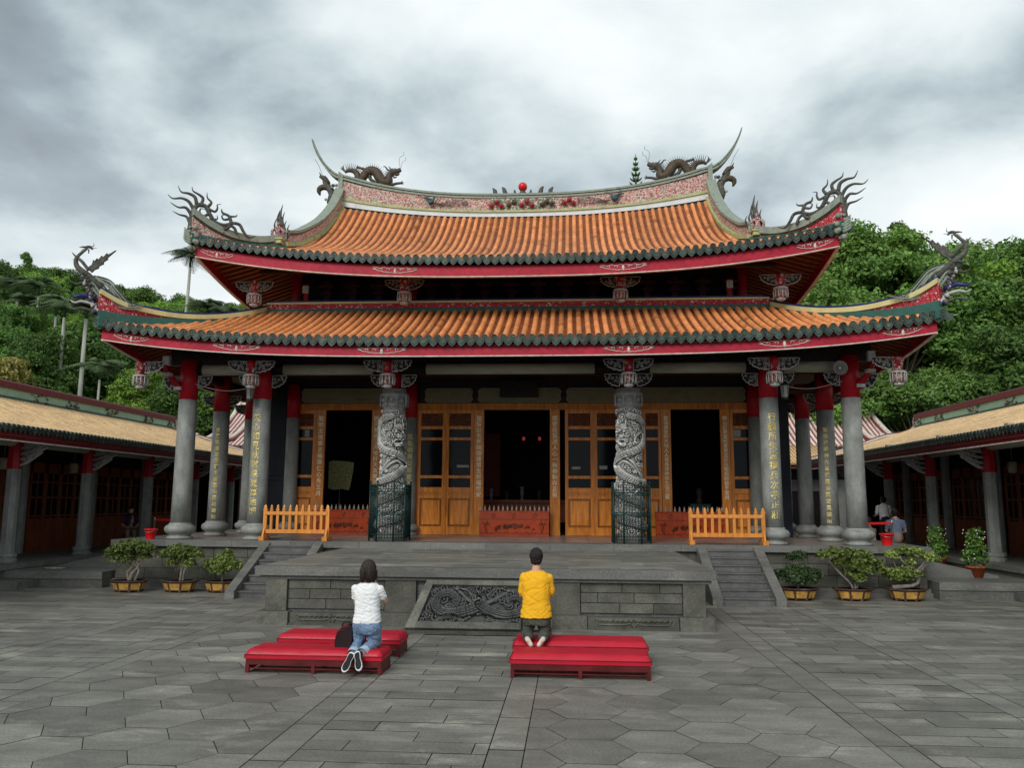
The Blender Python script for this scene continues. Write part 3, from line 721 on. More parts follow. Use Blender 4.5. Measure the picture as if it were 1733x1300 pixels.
    for x in xs:
        w=.42 if abs(x)>7.1 else .55
        for sg in (-1,1):
            for q,(c,rr) in enumerate(((.14,.05),(.3,.042),(.44,.03))):
                if c>w: continue
                pp=[]
                for k in range(14):
                    a=k/13*4.2; xx=x+sg*(c*w/.5+rr*math.cos(a)*(1-k/18)); pp.append((xx,Y0+.06,ez(xx)-.07-(q*.0)+rr*math.sin(a)*(1-k/18)))
                sc.tube(pp,.009,4,0)
            pp=[(x+sg*w*k/8,Y0+.06,ez(x+sg*w*k/8)-.155+.09*(k/8)**2+.012*(k%2)) for k in range(9)]; sc.tube(pp,.01,4,0)
            pp=[(x+sg*w*k/8,Y0+.06,ez(x+sg*w*k/8)-.03+.02*math.sin(k*2)) for k in range(9)]; sc.tube(pp,.008,4,0)
        sc.ell((x,Y0+.06,ez(x)-.1),(.035,.02,.07),8,6)
    parts(sc,'fascia_scroll',M['whitetrim'],TH,lambda c:min(range(len(xs)),key=lambda i:abs(xs[i]-c[0])))
for t_ in 'ul': roof(t_)
# ------------------------------------------------------------------ ridges
def cr(pts,n):
    # Catmull-Rom through pts, n samples
    out=[]; m=len(pts)
    for i in range(n+1):
        t=i/n*(m-1); k=min(int(t),m-2); f=t-k; P=[V(pts[max(0,min(m-1,j))]) for j in (k-1,k,k+1,k+2)]
        out.append(.5*((2*P[1])+(-P[0]+P[2])*f+(2*P[0]-5*P[1]+4*P[2]-P[3])*f*f+(-P[0]+3*P[1]-3*P[2]+P[3])*f**3))
    return out
def main_ridge():
    Y=YC; R=MB(); N=70; X=5.78
    top=lambda x:11.55+.76*(abs(x)/5.75)**2.6
    bot=lambda x:U_z(x,5.5)-.02
    xs=[-X+2*X*i/N for i in range(N+1)]
    body=MB(); body.strip([(x,Y,bot(x)-.6,top(x)-.1) for x in xs],.3)
    B=body.build('roof_ridge',M['greenband'],TH)
    def band(a,b,th,name,mt):      # fractions of the height from bottom (0) to top (1)
        w=MB(); w.strip([(x,Y,bot(x)+(top(x)-bot(x))*a,bot(x)+(top(x)-bot(x))*b) for x in xs],th); w.build(name,mt,B)
    band(.12,.28,.42,'white_band',M['whiteband']); band(.282,.36,.5,'yellow_green_band',M['yelgreen'])
    band(.362,.84,.36,'floral_mosaic_panel',M['pinkmosaic']); 
    w=MB(); q=[x for x in xs if abs(x)<1.15]; w.strip([(x,Y,bot(x)+(top(x)-bot(x))*.365,bot(x)+(top(x)-bot(x))*.83) for x in q],.4); w.build('flower_relief_panel',M['flowermosaic'],B)
    # top moulding continuing into the two swallow-tail finials
    tip=[(5.6,0,top(5.6)),(5.95,0,12.36),(6.25,0,12.62),(6.55,0,13.02),(6.74,0,13.4),(6.82,0,13.62)]
    left=[V((-p[0],Y,p[2])) for p in cr([tuple(t) for t in tip],16)][::-1]; mid=[V((x,Y,top(x))) for x in xs if abs(x)<5.55]; right=[V((-p[0],p[1],p[2])) for p in left][::-1]
    path=left+mid+right; n=len(path)
    for (dz0,dz1,th,nm,mt) in ((-.13,-.07,.42,'ridge_moulding',M['mould']),(-.068,-.035,.34,'dark_groove',M['orn']),(-.033,.03,.4,'ridge_moulding',M['mould'])):
        w=MB(); P=[]
        b0=len(w.v)
        for i,p in enumerate(path):
            T=(path[min(i+1,n-1)]-path[max(i-1,0)]).normalized(); N_=V((-T.z,0,T.x)); 
            if N_.z<0: N_=-N_
            k=min(i,n-1-i); g=min(1,.12+k/17) if k<17 else 1
            for (o,ly) in ((dz0*g,-th/2*(.35+.65*g)),(dz0*g,th/2*(.35+.65*g)),(dz1*g,th/2*(.35+.65*g)),(dz1*g,-th/2*(.35+.65*g))): w.v.append(tuple(p+N_*o+V((0,ly,0))))
        for i in range(n-1):
            for k in range(4):
                k2=(k+1)%4; w.face((b0+i*4+k,b0+i*4+k2,b0+i*4+4+k2,b0+i*4+4+k),0,0,True)
        w.face((0,1,2,3)); w.face((n*4-1,n*4-2,n*4-3,n*4-4)); w.build(nm,mt,B,smooth=False)
    # ridge end blocks with orange upright panel
    for s in (-1,1):
        e=MB(); e.strip([(s*5.72,Y,bot(5.7)-.05,top(5.72)+.02),(s*5.86,Y,bot(5.7)-.05,top(5.8)+.1)],.46); e.build('ridge_end_post',M['mould'],B)
    # peonies
    fl=MB(); r2=random.Random(4)
    for (u,v,c) in ((-.96,.3,0),(-.8,.62,0),(-.66,.3,0),(-.26,.62,1),(-.42,.36,1),(-.02,.35,0),(.14,.65,0),(.3,.33,0),(.62,.36,1),(.76,.62,1),(.9,.42,1),(1.3,.45,0),(1.46,.7,0),(1.58,.4,0)):
        x=u; z=bot(x)+(top(x)-bot(x))*(.4+.42*v); y=Y-.26; m0=c
        fl.ell((x,y,z),(.052,.045,.052),10,8,m0)
        for k in range(6):
            a=k*PI/3+.3; fl.ell((x+.05*math.cos(a),y+.015,z+.05*math.sin(a)),(.035,.02,.035),6,5,m0)
        for k in range(3):
            a=r2.uniform(0,6.3); fl.ell((x+.1*math.cos(a),y+.05,z+.1*math.sin(a)),(.045,.015,.03),6,4,2)
    parts(fl,'peony_flowers',[M['redball2'],M['ornwarm'],M['leafgl']],B,lambda c:sum(c[0]>q for q in (-.53,-.2,.46,1.1)))
    # birds with long tails on the mosaic
    for s in (-1,1):
        b=MB(); x=s*2.85; z=bot(x)+(top(x)-bot(x))*.62; y=Y-.26
        b.tube(cr([(x+s*.12,y,z+.03),(x,y-.04,z-.05),(x-s*.06,y-.05,z+.03),(x-s*.1,y-.05,z+.12),(x-s*.17,y-.04,z+.14)],10),[.03,.085,.06,.035,.03,.012],8,0)
        b.tube([(x,y-.02,z+.02),(x+s*.15,y,z+.12),(x+s*.3,y,z+.13)],[.05,.04,.01],6,0)
        for k in range(5): b.tube(cr([(x-s*.05,y,z-.05),(x-s*.35,y+.02,z-.06-.02*k),(x-s*.8,y+.03,z+.06-.05*k),(x-s*1.15,y+.03,z-.02-.03*k)],8),.008,4,1)
        b.build('bird_relief',[M['birdblue'],M['orn']],B)
    return top,bot
M['redball2']=mat('dark_red_ceramic',(.3,.02,.03),.4,.2,8); M['leafgl']=mat('green_ceramic_leaf',(.1,.17,.08),.45,.3,8); M['birdblue']=mat('blue_green_ceramic',(.04,.09,.1),.4,.4,10)
RT,RB=main_ridge()
def gable_hips():
    for s in (-1,1):
        # gable ridge
        base=[(s*5.8,5.25,11.25),(s*5.82,4.9,10.82),(s*5.86,4.35,10.33),(s*5.9,3.6,9.8),(s*5.96,2.7,9.3),(s*6.03,2.0,8.95),(s*6.12,1.3,8.72)]
        P=cr(base,26); H=[.62,.55,.46,.4,.36,.34,.34]
        hh=[float(np.interp(i/26,np.linspace(0,1,7),H)) for i in range(27)]
        g=MB(); pts=[(p.x,p.y,p.z-.35,p.z+h) for p,h in zip(P,hh)]
        g.strip([(p.x,p.y,p.z-.35,p.z+h*.78) for p,h in zip(P,hh)],.2)
        G=g.build('gable_ridge',M['pinkmosaic'],TH)
        a=MB(); a.strip([(p.x-s*.03,p.y,p.z-.05,p.z+.06) for p in P],.3); a.build('lower_moulding',M['yelgreen'],G)
        a=MB(); a.strip([(p.x,p.y,p.z+h*.78+.001,p.z+h*.78+.05) for p,h in zip(P,hh)],.25); a.build('dark_groove',M['orn'],G)
        a=MB(); a.strip([(p.x,p.y,p.z+h*.78+.051,p.z+h*.78+.13) for p,h in zip(P,hh)],.3); a.build('ridge_moulding',M['mould'],G)
        a=MB(); a.strip([(p.x+s*.13,p.y,p.z+.1,p.z+h*.7) for p,h in zip(P,hh)],.05); a.build('orange_edge',M['orange'],G)
        # back half of the gable ridge, mirrored
        g=MB(); g.strip([(p.x,2*YC-p.y,p.z-.35,p.z+h) for p,h in zip(P,hh)],.34); g.build('gable_ridge',M['mould'],TH)
        # gable wall
        gw=MB(); Q=[(s*5.84,p.y,p.z-.1) for p in P if p.y>1.6]; Q=Q[::-1]; Q2=[(x,2*YC-y,z) for x,y,z in Q][::-1]
        gw.poly([(s*5.84,1.7,8.3)]+Q+[(s*5.84,YC,11.4)]+Q2+[(s*5.84,2*YC-1.7,8.3)]); gw.build('gable_wall',M['redf'],TH)
        # upper hip ridge with bands
        base=[(6.1,8.66),(6.6,8.42),(7.1,8.36),(7.5,8.46),(7.8,8.62)]
        def hip(basez,tops,bands,y_of):
            pts=cr([(x,0,z) for x,z in tops],24); par=None
            for (k0,a),(k1,b),t,n_,mt in bands:      # k: 0 measured from the roof surface, 1 from the top line
                f=lambda p,k,d: (basez(p.x) if k==0 else p.z)+d
                w=MB(); w.strip([(s*p.x,y_of(p.x),f(p,k0,a),max(f(p,k0,a)+.01,f(p,k1,b))) for p in pts],t)
                o=w.build(n_,mt,TH if par is None else par)
                if par is None: par=o
                w.mirror(1,YC); w.build(n_,mt,par)
        hip(lambda x:U_z(x,UX-x) if x<UX else U_z(UX,0),[(6.1,9.02),(6.6,8.79),(7.1,8.76),(7.5,8.9),(7.82,9.12)],[((0,.09),(1,-.21),.2,'hip_ridge',M['pinkmosaic'] if s<0 else M['redmosaic']),((0,-.1),(0,.088),.3,'green_base_band',M['greenband']),((1,-.208),(1,-.172),.26,'dark_groove',M['orn']),((1,-.17),(1,0),.34,'ridge_moulding',M['mould'])],lambda x:-.3+(UX-x))
        hip(lambda x:(L_z(x,LX-x) if x<LX else L_z(LX,0))+.15*max(0,(x-8.)/1.42),[(6.45,7.2),(6.9,6.95),(7.5,6.72),(8.1,6.6),(8.6,6.6),(9.05,6.68),(9.42,6.9)],[((0,.12),(1,-.16),.2,'hip_ridge',M['redmosaic']),((0,-.26),(0,.118),.3,'green_base_band',M['greenband']),((1,-.168),(1,-.055),.32,'yellow_band',M['yellowband']),((1,-.063),(1,0),.22,'navy_band',M['navy'])],lambda x:-1.3+(LX-x))
    # straight band where the lower roof meets the upper wall
    for (z0,z1,th,nm,mt) in ((6.84,6.98,.3,'green_base_band',M['greenband']),(6.982,7.11,.24,'red_panel_band',M['redmosaic']),(7.112,7.16,.32,'yellow_band',M['yellowband']),(7.162,7.215,.22,'navy_band',M['navy'])):
        w=MB(); w.strip([(-6.45,1.5,z0,z1),(6.45,1.5,z0,z1)],th); w.strip([(-6.45,9.5,z0,z1),(6.45,9.5,z0,z1)],th)
        for s in (-1,1): w.strip([(s*6.45,1.5,z0,z1),(s*6.45,9.5,z0,z1)],th)
        w.build(nm,mt,TH)
gable_hips()
# ------------------------------------------------------------------ platform and columns
PZ=1.094
def platform():
    b=MB(); ashlar(b,-9.28,-5.74,.2,.95,.0,3,.8); ashlar(b,5.74,9.28,.2,.95,.0,3,.8); ashlar(b,-4.27,4.27,.2,.95,.0,3,.8)
    for s in (-1,1): ashlar(b,.06,12,.2,.95,s*9.28,3,.9,'y')
    P=parts(b,'platform_wall',M['stone'],TH,lambda c:-1 if c[0]<-5 else (1 if c[0]>5 else 0))[1]
    c=MB(); c.bx(-9.25,9.25,.04,12,-.01,.94); c.build('core',M['stair'],P)
    c=MB(); c.bx(-9.36,9.36,-.07,12.1,0,.1); c.bx(-9.33,9.33,-.045,12.1,.102,.19); c.build('plinth_course',M['stonecap'],P)
    c=MB(); x=-9.38
    while x<9.38:
        w=min(random.uniform(1.2,1.8),9.38-x); 
        if 9.38-x-w<.3: w=9.38-x
        c.bx(x+.003,x+w-.003,-.1,.5,.952,PZ,0,random.uniform(-.12,.2)); x+=w
    for s in (-1,1): c.bx(*sorted((s*9.38,s*8.9)),.503,12.1,.952,PZ,0,0)
    c.build('platform_coping',M['stonecap'],P)
    c=MB()
    x=-8.9
    while x<8.88:
        y=.503
        while y<4.4:
            c.bx(x+.003,min(x+.6,8.9)-.003,y+.003,min(y+.6,4.45)-.003,1.0,PZ-.002,0,random.uniform(-.1,.1)); y+=.6
        x+=.6
    c.bx(-8.9,8.9,4.45,12.1,.96,PZ-.003); c.build('porch_floor',M['floor'],P)
platform()
COLR=.222
BASE=[(.31,0),(.33,.015),(.33,.05),(.27,.07),(.262,.1),(.3,.13),(.36,.17),(.385,.22),(.385,.28),(.35,.33),(.29,.365),(.272,.385),(.272,.41)]
def column(x,y,R=.222,ztop=5.5,zred=4.5,name='column',k=1.,text=None,tsize=.2,dz=.226,zt=4.02,tang=0.,txmat='gold',fine=True):
    g=MB(); k=R/.235
    g.lathe([(R*1.06,.41*k),(R*1.02,1.2),(R,2.4),(R*.975,zred-PZ)],(x,y,PZ),28)
    C=g.build(name,M['column'],TH)
    b=MB(); b.lathe([(r*k,z*k) for r,z in BASE],(x,y,PZ),32); b.build('column_base',M['column'],C)
    r=MB(); r.lathe([(R*1.0,0),(R*.97,ztop-zred)],(x,y,zred+.002),24); r.build('red_column_top',M['redcol'],C)
    if text:
        t=MB(); Rr=R*1.03
        def fn(i,u,v,w):
            a=tang+u/Rr; return (x+(Rr+w)*math.sin(a), y-(Rr+w)*math.cos(a), zt-i*dz+v)
        column_text(t,text,tsize,fn); t.build('inscription',M[txmat],C)
    return C
column(-8.05,.6); column(8.05,.6)
column(-6.15,.6,text='天心如見秋雲泉夏萬池聖',tang=-.12); column(6.15,.6,text='行義所生志禱兵次孝正莊',tang=.05)
for s,tx in ((-1,'皇恩浩蕩惠澤群生護國佑民功德無量'),(1,'聖德巍峨神光普照國泰民安風調雨順')):
    column(s*8.05,2.6,.22,ztop=5.4,zred=4.42,text=tx,tsize=.125,dz=.165,zt=3.9,tang=.1 if s<0 else -.35)
    column(s*8.05,4.7,.2,ztop=5.4,zred=4.42)
    for y in (6.9,9.2): column(s*8.05,y,.2,ztop=5.4,zred=4.42)
    column(s*6.62,4.25,.19,ztop=5.4,zred=4.42)
    column(s*3.12,4.25,.17,ztop=5.4,zred=4.42,text='天仙明濟安邦定國' if s<0 else '忠義參天護民佑世',tsize=.17,dz=.19,zt=3.85,tang=0. if s<0 else -.5)
def catmull2(pts,n): return cr(pts,n)
def dragon_column(s):
    x0,y0=s*2.86,.72; R=.27
    g=MB(); g.lathe([(R,0),(R,2.95)],(x0,y0,PZ+.2),24); D=g.build('dragon_column',M['dragonstone'],TH)
    b=MB(); b.lathe([(.4,0),(.42,.03),(.42,.1),(.36,.13),(.34,.2)],(x0,y0,PZ),8,ph=PI/8); b.build('column_base',M['stonecap'],D)
    # capital: octagonal drum with baluster posts
    c=MB(); c.lathe([(.26,0),(.27,.04),(.27,.1),(.31,.12),(.33,.15),(.3,.17),(.3,.36),(.35,.38),(.36,.43),(.3,.45),(.3,.55)],(x0,y0,4.2),24)
    for k in range(8):
        a=k*PI/4+PI/8; c.lathe([(.02,0),(.03,.03),(.018,.08),(.028,.12),(.03,.24),(.02,.27)],(x0+.335*math.cos(a),y0+.335*math.sin(a),4.33),8)
        a+=PI/8; c.ell((x0+.3*math.cos(a),y0+.3*math.sin(a),4.47),(.06,.06,.06),8,6)
    c.build('capital',M['dragonstone'],D)
    c=MB(); c.lathe([(.15,0),(.15,.5)],(x0+.0,y0+.1,4.76),16); c.build('red_column_top',M['redcol'],D)
    # deep relief wrapped round the shaft, unrolled W x H
    W,H=2*PI*R,2.95; cx=W/2   # u=W/2 faces the courtyard
    m=-s
    def q(u,v): return (cx+m*u,v)
    ropes=[([q(-.62,.1),q(-.25,.22),(cx,.3),q(.3,.42),q(.62,.6)],.12,.11,.04),([q(-.62,.62),q(-.3,.72),(cx,.84),q(.3,1.0),q(.6,1.15)],.11,.1,.036),
           ([q(-.6,1.25),q(-.3,1.2),(cx,1.28),q(.22,1.45),q(.32,1.62),q(.2,1.82),q(-.1,1.95),q(-.35,2.15),q(-.4,2.45),q(-.25,2.68),q(0.,2.78)],.1,.08,.034),
           ([q(.3,1.6),q(.15,1.7),q(.0,1.62),q(-.12,1.5)],.04,.025,0),([q(-.3,1.3),q(-.16,1.5),q(-.05,1.68),q(.05,1.75)],.04,.02,0),
           ([q(-.3,2.4),q(-.15,2.3),q(-.1,2.15)],.035,.02,0),([q(-.4,.95),q(-.2,1.02),q(-.1,.95)],.04,.02,0),
           ([(W*.02,.3),(W*.06,1.2),(W*.03,2.4)],.09,.08,.034),([(W*.97,.4),(W*.95,1.4),(W*.98,2.5)],.09,.08,.034)]
    blobs=[(*q(.16,2.3),.15,.3,.07),(*q(.16,2.5),.12,.1,.05),(*q(.1,2.4),.03,.03,.05),(*q(.22,2.4),.03,.03,.05),(*q(.16,2.28),.05,.05,.05),(*q(.16,2.16),.07,.04,-1),(*q(.16,2.08),.09,.05,.05),(*q(.08,2.62),.025,.1,.05),(*q(.25,2.62),.025,.1,.05),
           (*q(-.1,1.45),.06,.05,.05),(*q(.06,1.78),.06,.05,.05),(*q(-.1,2.12),.05,.05,.05)]
    Z=relief_height(300,480,W,H,11+s,ropes,blobs)
    def fn(u,v,h):
        a=-PI/2+(u-.5)*2*PI; r=R+.0+h*1.15; return (x0+r*math.cos(a),y0+r*math.sin(a),PZ+.2+v*H)
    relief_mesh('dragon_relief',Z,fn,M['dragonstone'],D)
for s in (-1,1): dragon_column(s)
# ------------------------------------------------------------------ scroll brackets, pendants, beams
def spiral(cx,cz,r,turns,a0,dirn,n=16):
    return [(cx+r*(1-k/n*.85)*math.cos(a0+dirn*turns*2*PI*k/n),cz+r*(1-k/n*.85)*math.sin(a0+dirn*turns*2*PI*k/n)) for k in range(n+1)]
def scroll_plate(mb,w,h,sd=1,seed=1,mi=0,mb2=None):
    # quarter-ellipse openwork bracket in the local xz plane, root at x=0, hanging from z=0 to -h
    rs=random.Random(seed); b=len(mb.v)
    out=[(0,0),(w,0)]+[(w*math.cos(a),-h*math.sin(a)**.85) for a in [PI/2*k/12 for k in range(1,13)]]
    T=mb2 if mb2 is not None else mb; b=len(T.v); n=len(out)
    for yy in (-.018,.018): T.v+=[(x*.97+.003,yy,z*.97-.003) for x,z in out]
    T.face(range(b,b+n),1 if mb2 is None else 0,0,False); T.face([b+n+k for k in range(n)][::-1],1 if mb2 is None else 0,0,False)
    for k in range(n): T.face((b+k,b+n+k,b+n+(k+1)%n,b+(k+1)%n),1 if mb2 is None else 0,0,False)
    ed=[(x*1.0,-.0,z) for x,z in out[1:]]
    mb.tube([(x*(1+.05*math.sin(i*2.6)),-.02,z*(1+.05*math.sin(i*2.6))) for i,(x,y,z) in enumerate(ed)],.013*max(1,w/.45),5,mi); mb.tube([(0,-.02,0),(w,-.02,0)],.011,4,mi); mb.tube([(0.01,-.02,0),(.01,-.02,-h)],.012,4,mi)
    pts=[]
    for _ in range(60):
        x,z=rs.uniform(.04,w*.95),-rs.uniform(.03,h*.95)
        if (x/w)**2+(z/h)**2<.72 and all((x-a)**2+(z-c)**2>(r*1.5)**2 for a,c,r in pts): pts.append((x,z,min(.055,.03+.08*w*(1-x/w)*.5)))
    for x,z,r in pts[:11]:
        sp=spiral(x,z,r,1.15,rs.uniform(0,6),rs.choice((-1,1)),11); mb.tube([(a,-.028,c) for a,c in sp],[.012,.006],4,mi)
def bracket_obj(w,h,seed,mats=None):
    m=MB(); scroll_plate(m,w,h,1,seed); return m
def place(mb,loc,flip=False,rz=0.,sc=1.):
    Mx=Matrix.Translation(V(loc))@Matrix.Rotation(rz,4,'Z')@Matrix.Diagonal(V((-sc if flip else sc,sc,sc,1)))
    n=MB(); n.v=[tuple(Mx@V(p)) for p in mb.v]; n.f=[(f[::-1] if flip else f) for f in mb.f]; n.m=list(mb.m); n.t=list(mb.t); n.sm=list(mb.sm); return n
BR=[bracket_obj(.46,.27,k) for k in (1,2)]; BL=[bracket_obj(.36,.3,k) for k in (5,6)]; BU=[bracket_obj(.4,.26,k) for k in (8,9)]
def pendant(x,y,zt,nm='hanging_lotus_pendant',k=1.1,par=TH):
    # carved figure block, rod-hung drum and a white bulb
    P=MB(); P.lathe([(.085*k,0),(.1*k,-.05),(.088*k,-.3*k)],(x,y,zt),10)
    O=P.build(nm,M['redcol'],par)
    c=MB(); r3=random.Random(int(x*10))
    for i in range(16):
        a=r3.uniform(0,6.28); z=-r3.uniform(.02,.3)*k; c.ell((x+.085*k*math.cos(a),y+.085*k*math.sin(a),zt+z),(.045*k,.045*k,.045*k),7,5)
    c.build('carved_figures',M['colourcarve'],O)
    d=MB(); z0=zt-.3*k
    d.lathe([(.06*k,0),(.155*k,-.01*k),(.165*k,-.04*k),(.14*k,-.06*k)],(x,y,z0),16)
    for i in range(12):
        a=i*PI/6; d.tube([(x+.155*k*math.cos(a),y+.155*k*math.sin(a),z0-.03*k),(x+.16*k*math.cos(a),y+.16*k*math.sin(a),z0-.14*k),(x+.15*k*math.cos(a),y+.15*k*math.sin(a),z0-.24*k)],[.01*k,.012*k,.019*k],5)
    d.lathe([(.05*k,-.24*k),(.1*k,-.26*k),(.1*k,-.29*k),(.05*k,-.315*k)],(x,y,z0),14)
    d.build('white_rods_and_bulb',M['silver'],O)
    e=MB(); e.lathe([(.12*k,-.05*k),(.105*k,-.15*k),(.07*k,-.25*k)],(x,y,z0),12); e.build('red_core',M['colourcarve'],O)
    return O
for i,x in enumerate((-8.78,-6.07,-2.8,2.8,6.07,8.78)):
    pendant(x,-.38,5.32)
    for sg in (-1,1):
        if abs(x)>8 and sg==(1 if x>0 else -1): continue
        p=place(BR[i%2],(x+sg*.1,-.38,5.3),sg<0); p.build('scroll_bracket',[M['silver'],M['darkcarve']],TH)
for i,x in enumerate((-6.62,-2.72,2.72,6.62)):
    pendant(x,.9,7.62,k=1.1)
    for sg in (-1,1):
        p=place(BU[i%2],(x+sg*.09,.9,7.6),sg<0); p.build('scroll_bracket',[M['goldpale'],M['darkcarve']],TH)
for i,x in enumerate((-8.05,-6.15,-2.86,2.86,6.15,8.05)):
    for sg in (-1,1):
        p=place(BL[i%2],(x+sg*(.235 if abs(x)>3 else .2),.58,5.1),sg<0); p.build('column_bracket',[M['silver'],M['darkcarve']],TH)
# corner consoles running towards the corner pendants
for s in (-1,1):
    c=MB(); c.tube(cr([(s*8.2,.5,4.75),(s*8.3,.3,4.95),(s*8.36,.1,5.1),(s*8.42,-.05,5.35)],8),[.09,.07,.06,.05],8); c.build('corner_console',M['redcol'],TH)
    c=MB(); c.bx(*sorted((s*8.24,s*8.44)),-.02,.12,5.02,5.1); c.bx(*sorted((s*8.26,s*8.42)),-.1,.02,5.28,5.5); c.bx(*sorted((s*8.12,s*8.3)),.3,.45,4.72,4.8); parts(c,'console_block',M['silver'],TH,lambda c:round((c[2]-4.7)*3.2))
    p=place(BL[0],(s*8.2,.5,5.05),s<0,0,1.2); p.build('column_bracket',[M['silver'],M['darkcarve']],TH)
def beams():
    xs=(-8.05,-6.15,-2.86,2.86,6.15,8.05)
    for a,b in zip(xs[:-1],xs[1:]):
        m=MB(); m.tube([(a+.2,.6,5.25),(b-.2,.6,5.25)],.13,14,flat=.75); m.build('front_beam',M['darkcarve'],TH)
        L=b-a; q=MB(); q.tube([(a+L*.12+.12,.595,5.25),(b-L*.12-.12,.595,5.25)],.136,14,flat=.8); q.build('painted_beam_panel',M['beam'],TH)
    # relief frieze and purlins behind the lower eave
    f=MB(); f.bx(-8.6,8.6,.66,.74,5.39,5.98); g=f; r4=random.Random(9)
    for k in range(70):
        x=-8.3+k*.24; sp=spiral(x,5.6+r4.uniform(-.08,.1),r4.uniform(.05,.09),1.2,r4.uniform(0,6),1,9); g.tube([(a,.645,c) for a,c in sp],[.013,.008],4,1)
    g.build('dark_frieze',[M['darkcarve'],M['frz']],TH)
    for s in (-1,1):
        m=MB()
        for y in (.6,2.6,4.7,6.9): m.tube([(s*8.05,y,5.2),(s*8.05,y+2,5.2)],.12,10)
        m.build('side_beam',M['darkcarve'],TH)
        for y in (2.6,4.7): 
            m=MB(); m.tube([(s*8.05,y,4.95),(s*6.6,y,4.95)],.1,10); m.build('cross_beam',M['soffit'],TH)
            for sg in (-1,1):
                p=place(BL[1],(s*8.05+sg*.2,y,4.85),sg<0,0,.9); p.build('column_bracket',[M['goldpale'],M['darkcarve']],TH)
    m=MB(); m.bx(-8.9,8.9,3.2,12,5.6,5.7); m.build('porch_ceiling',M['soffit'],TH)
    m=MB(); m.bx(-8.4,8.4,1.9,2.05,5.3,5.65); m.build('purlin',M['darkcarve'],TH)
M['frz']=mat('dull_bronze_carving',(.06,.05,.038),.5,.4,10)
beams()
# ------------------------------------------------------------------ door wall and interior
ZD=lambda px:1.094+(905-px)*.01687
def door_leaf(x0,x1,par,bar=False,wide=True):
    y=4.4; f=MB(); z0,z1=PZ,4.66; st=.09 if x1-x0>.6 else .075
    tt=random.uniform(-.08,.08)
    f.bx(x0,x0+st,y-.05,y+.02,z0,z1,0,tt); f.bx(x1-st,x1,y-.05,y+.02,z0,z1,0,tt)
    for a,b in ((4.56,4.66),(4.1,4.19),(3.78,3.86),(2.69,2.77),(2.29,2.43),(2.12,2.2),(1.1,1.32)): f.bx(x0+st,x1-st,y-.046,y+.02,a,b,0,tt+.03)
    D=f.build('door_leaf',M['wood'],par)
    p=MB(); a,b=x0+st,x1-st
    p.bx(a,b,y+.0,y+.015,1.321,2.119,0,-.45); p.bx(a+.045,b-.045,y-.034,y,1.37,2.07,0,-.3); p.bx(a+.06,b-.06,y-.04,y-.034,1.385,2.055,0,.08); p.bx(a,b,y-.02,y+.01,2.2,2.289,0,-.1)
    p.build('wood_panel',M['wood'],D)
    g=MB()
    for c,d in ((3.861,4.099),(2.771,3.779),(2.431,2.689)): g.bx(a,b,y-.012,y-.004,c,d)
    g.build('glass',M['glass'],D)
    c=MB(); c.bx(a,b,y-.02,y,4.191,4.559)
    rs=random.Random(int(x0*100))
    for k in range(9):
        cx=a+(b-a)*(.12+.76*(k%3)/2); cz=4.25+.25*((k//3)/2); sp=spiral(cx,cz,.055,1.3,rs.uniform(0,6),rs.choice((-1,1)),10); c.tube([(u,y-.03,w) for u,w in sp],[.014,.008],4,1)
    c.build('carved_panel',[M['woodcarve'],M['woodred']],D)
    if bar:
        m=MB(); xm=(x0+x1)/2-.0
        for c0,d in ((3.861,4.099),(2.771,3.779),(2.431,2.689)): m.bx(xm-.035,xm+.035,y+.005,y+.05,c0,d)
        m.build('inner_bar',M['wood'],D)
    return D
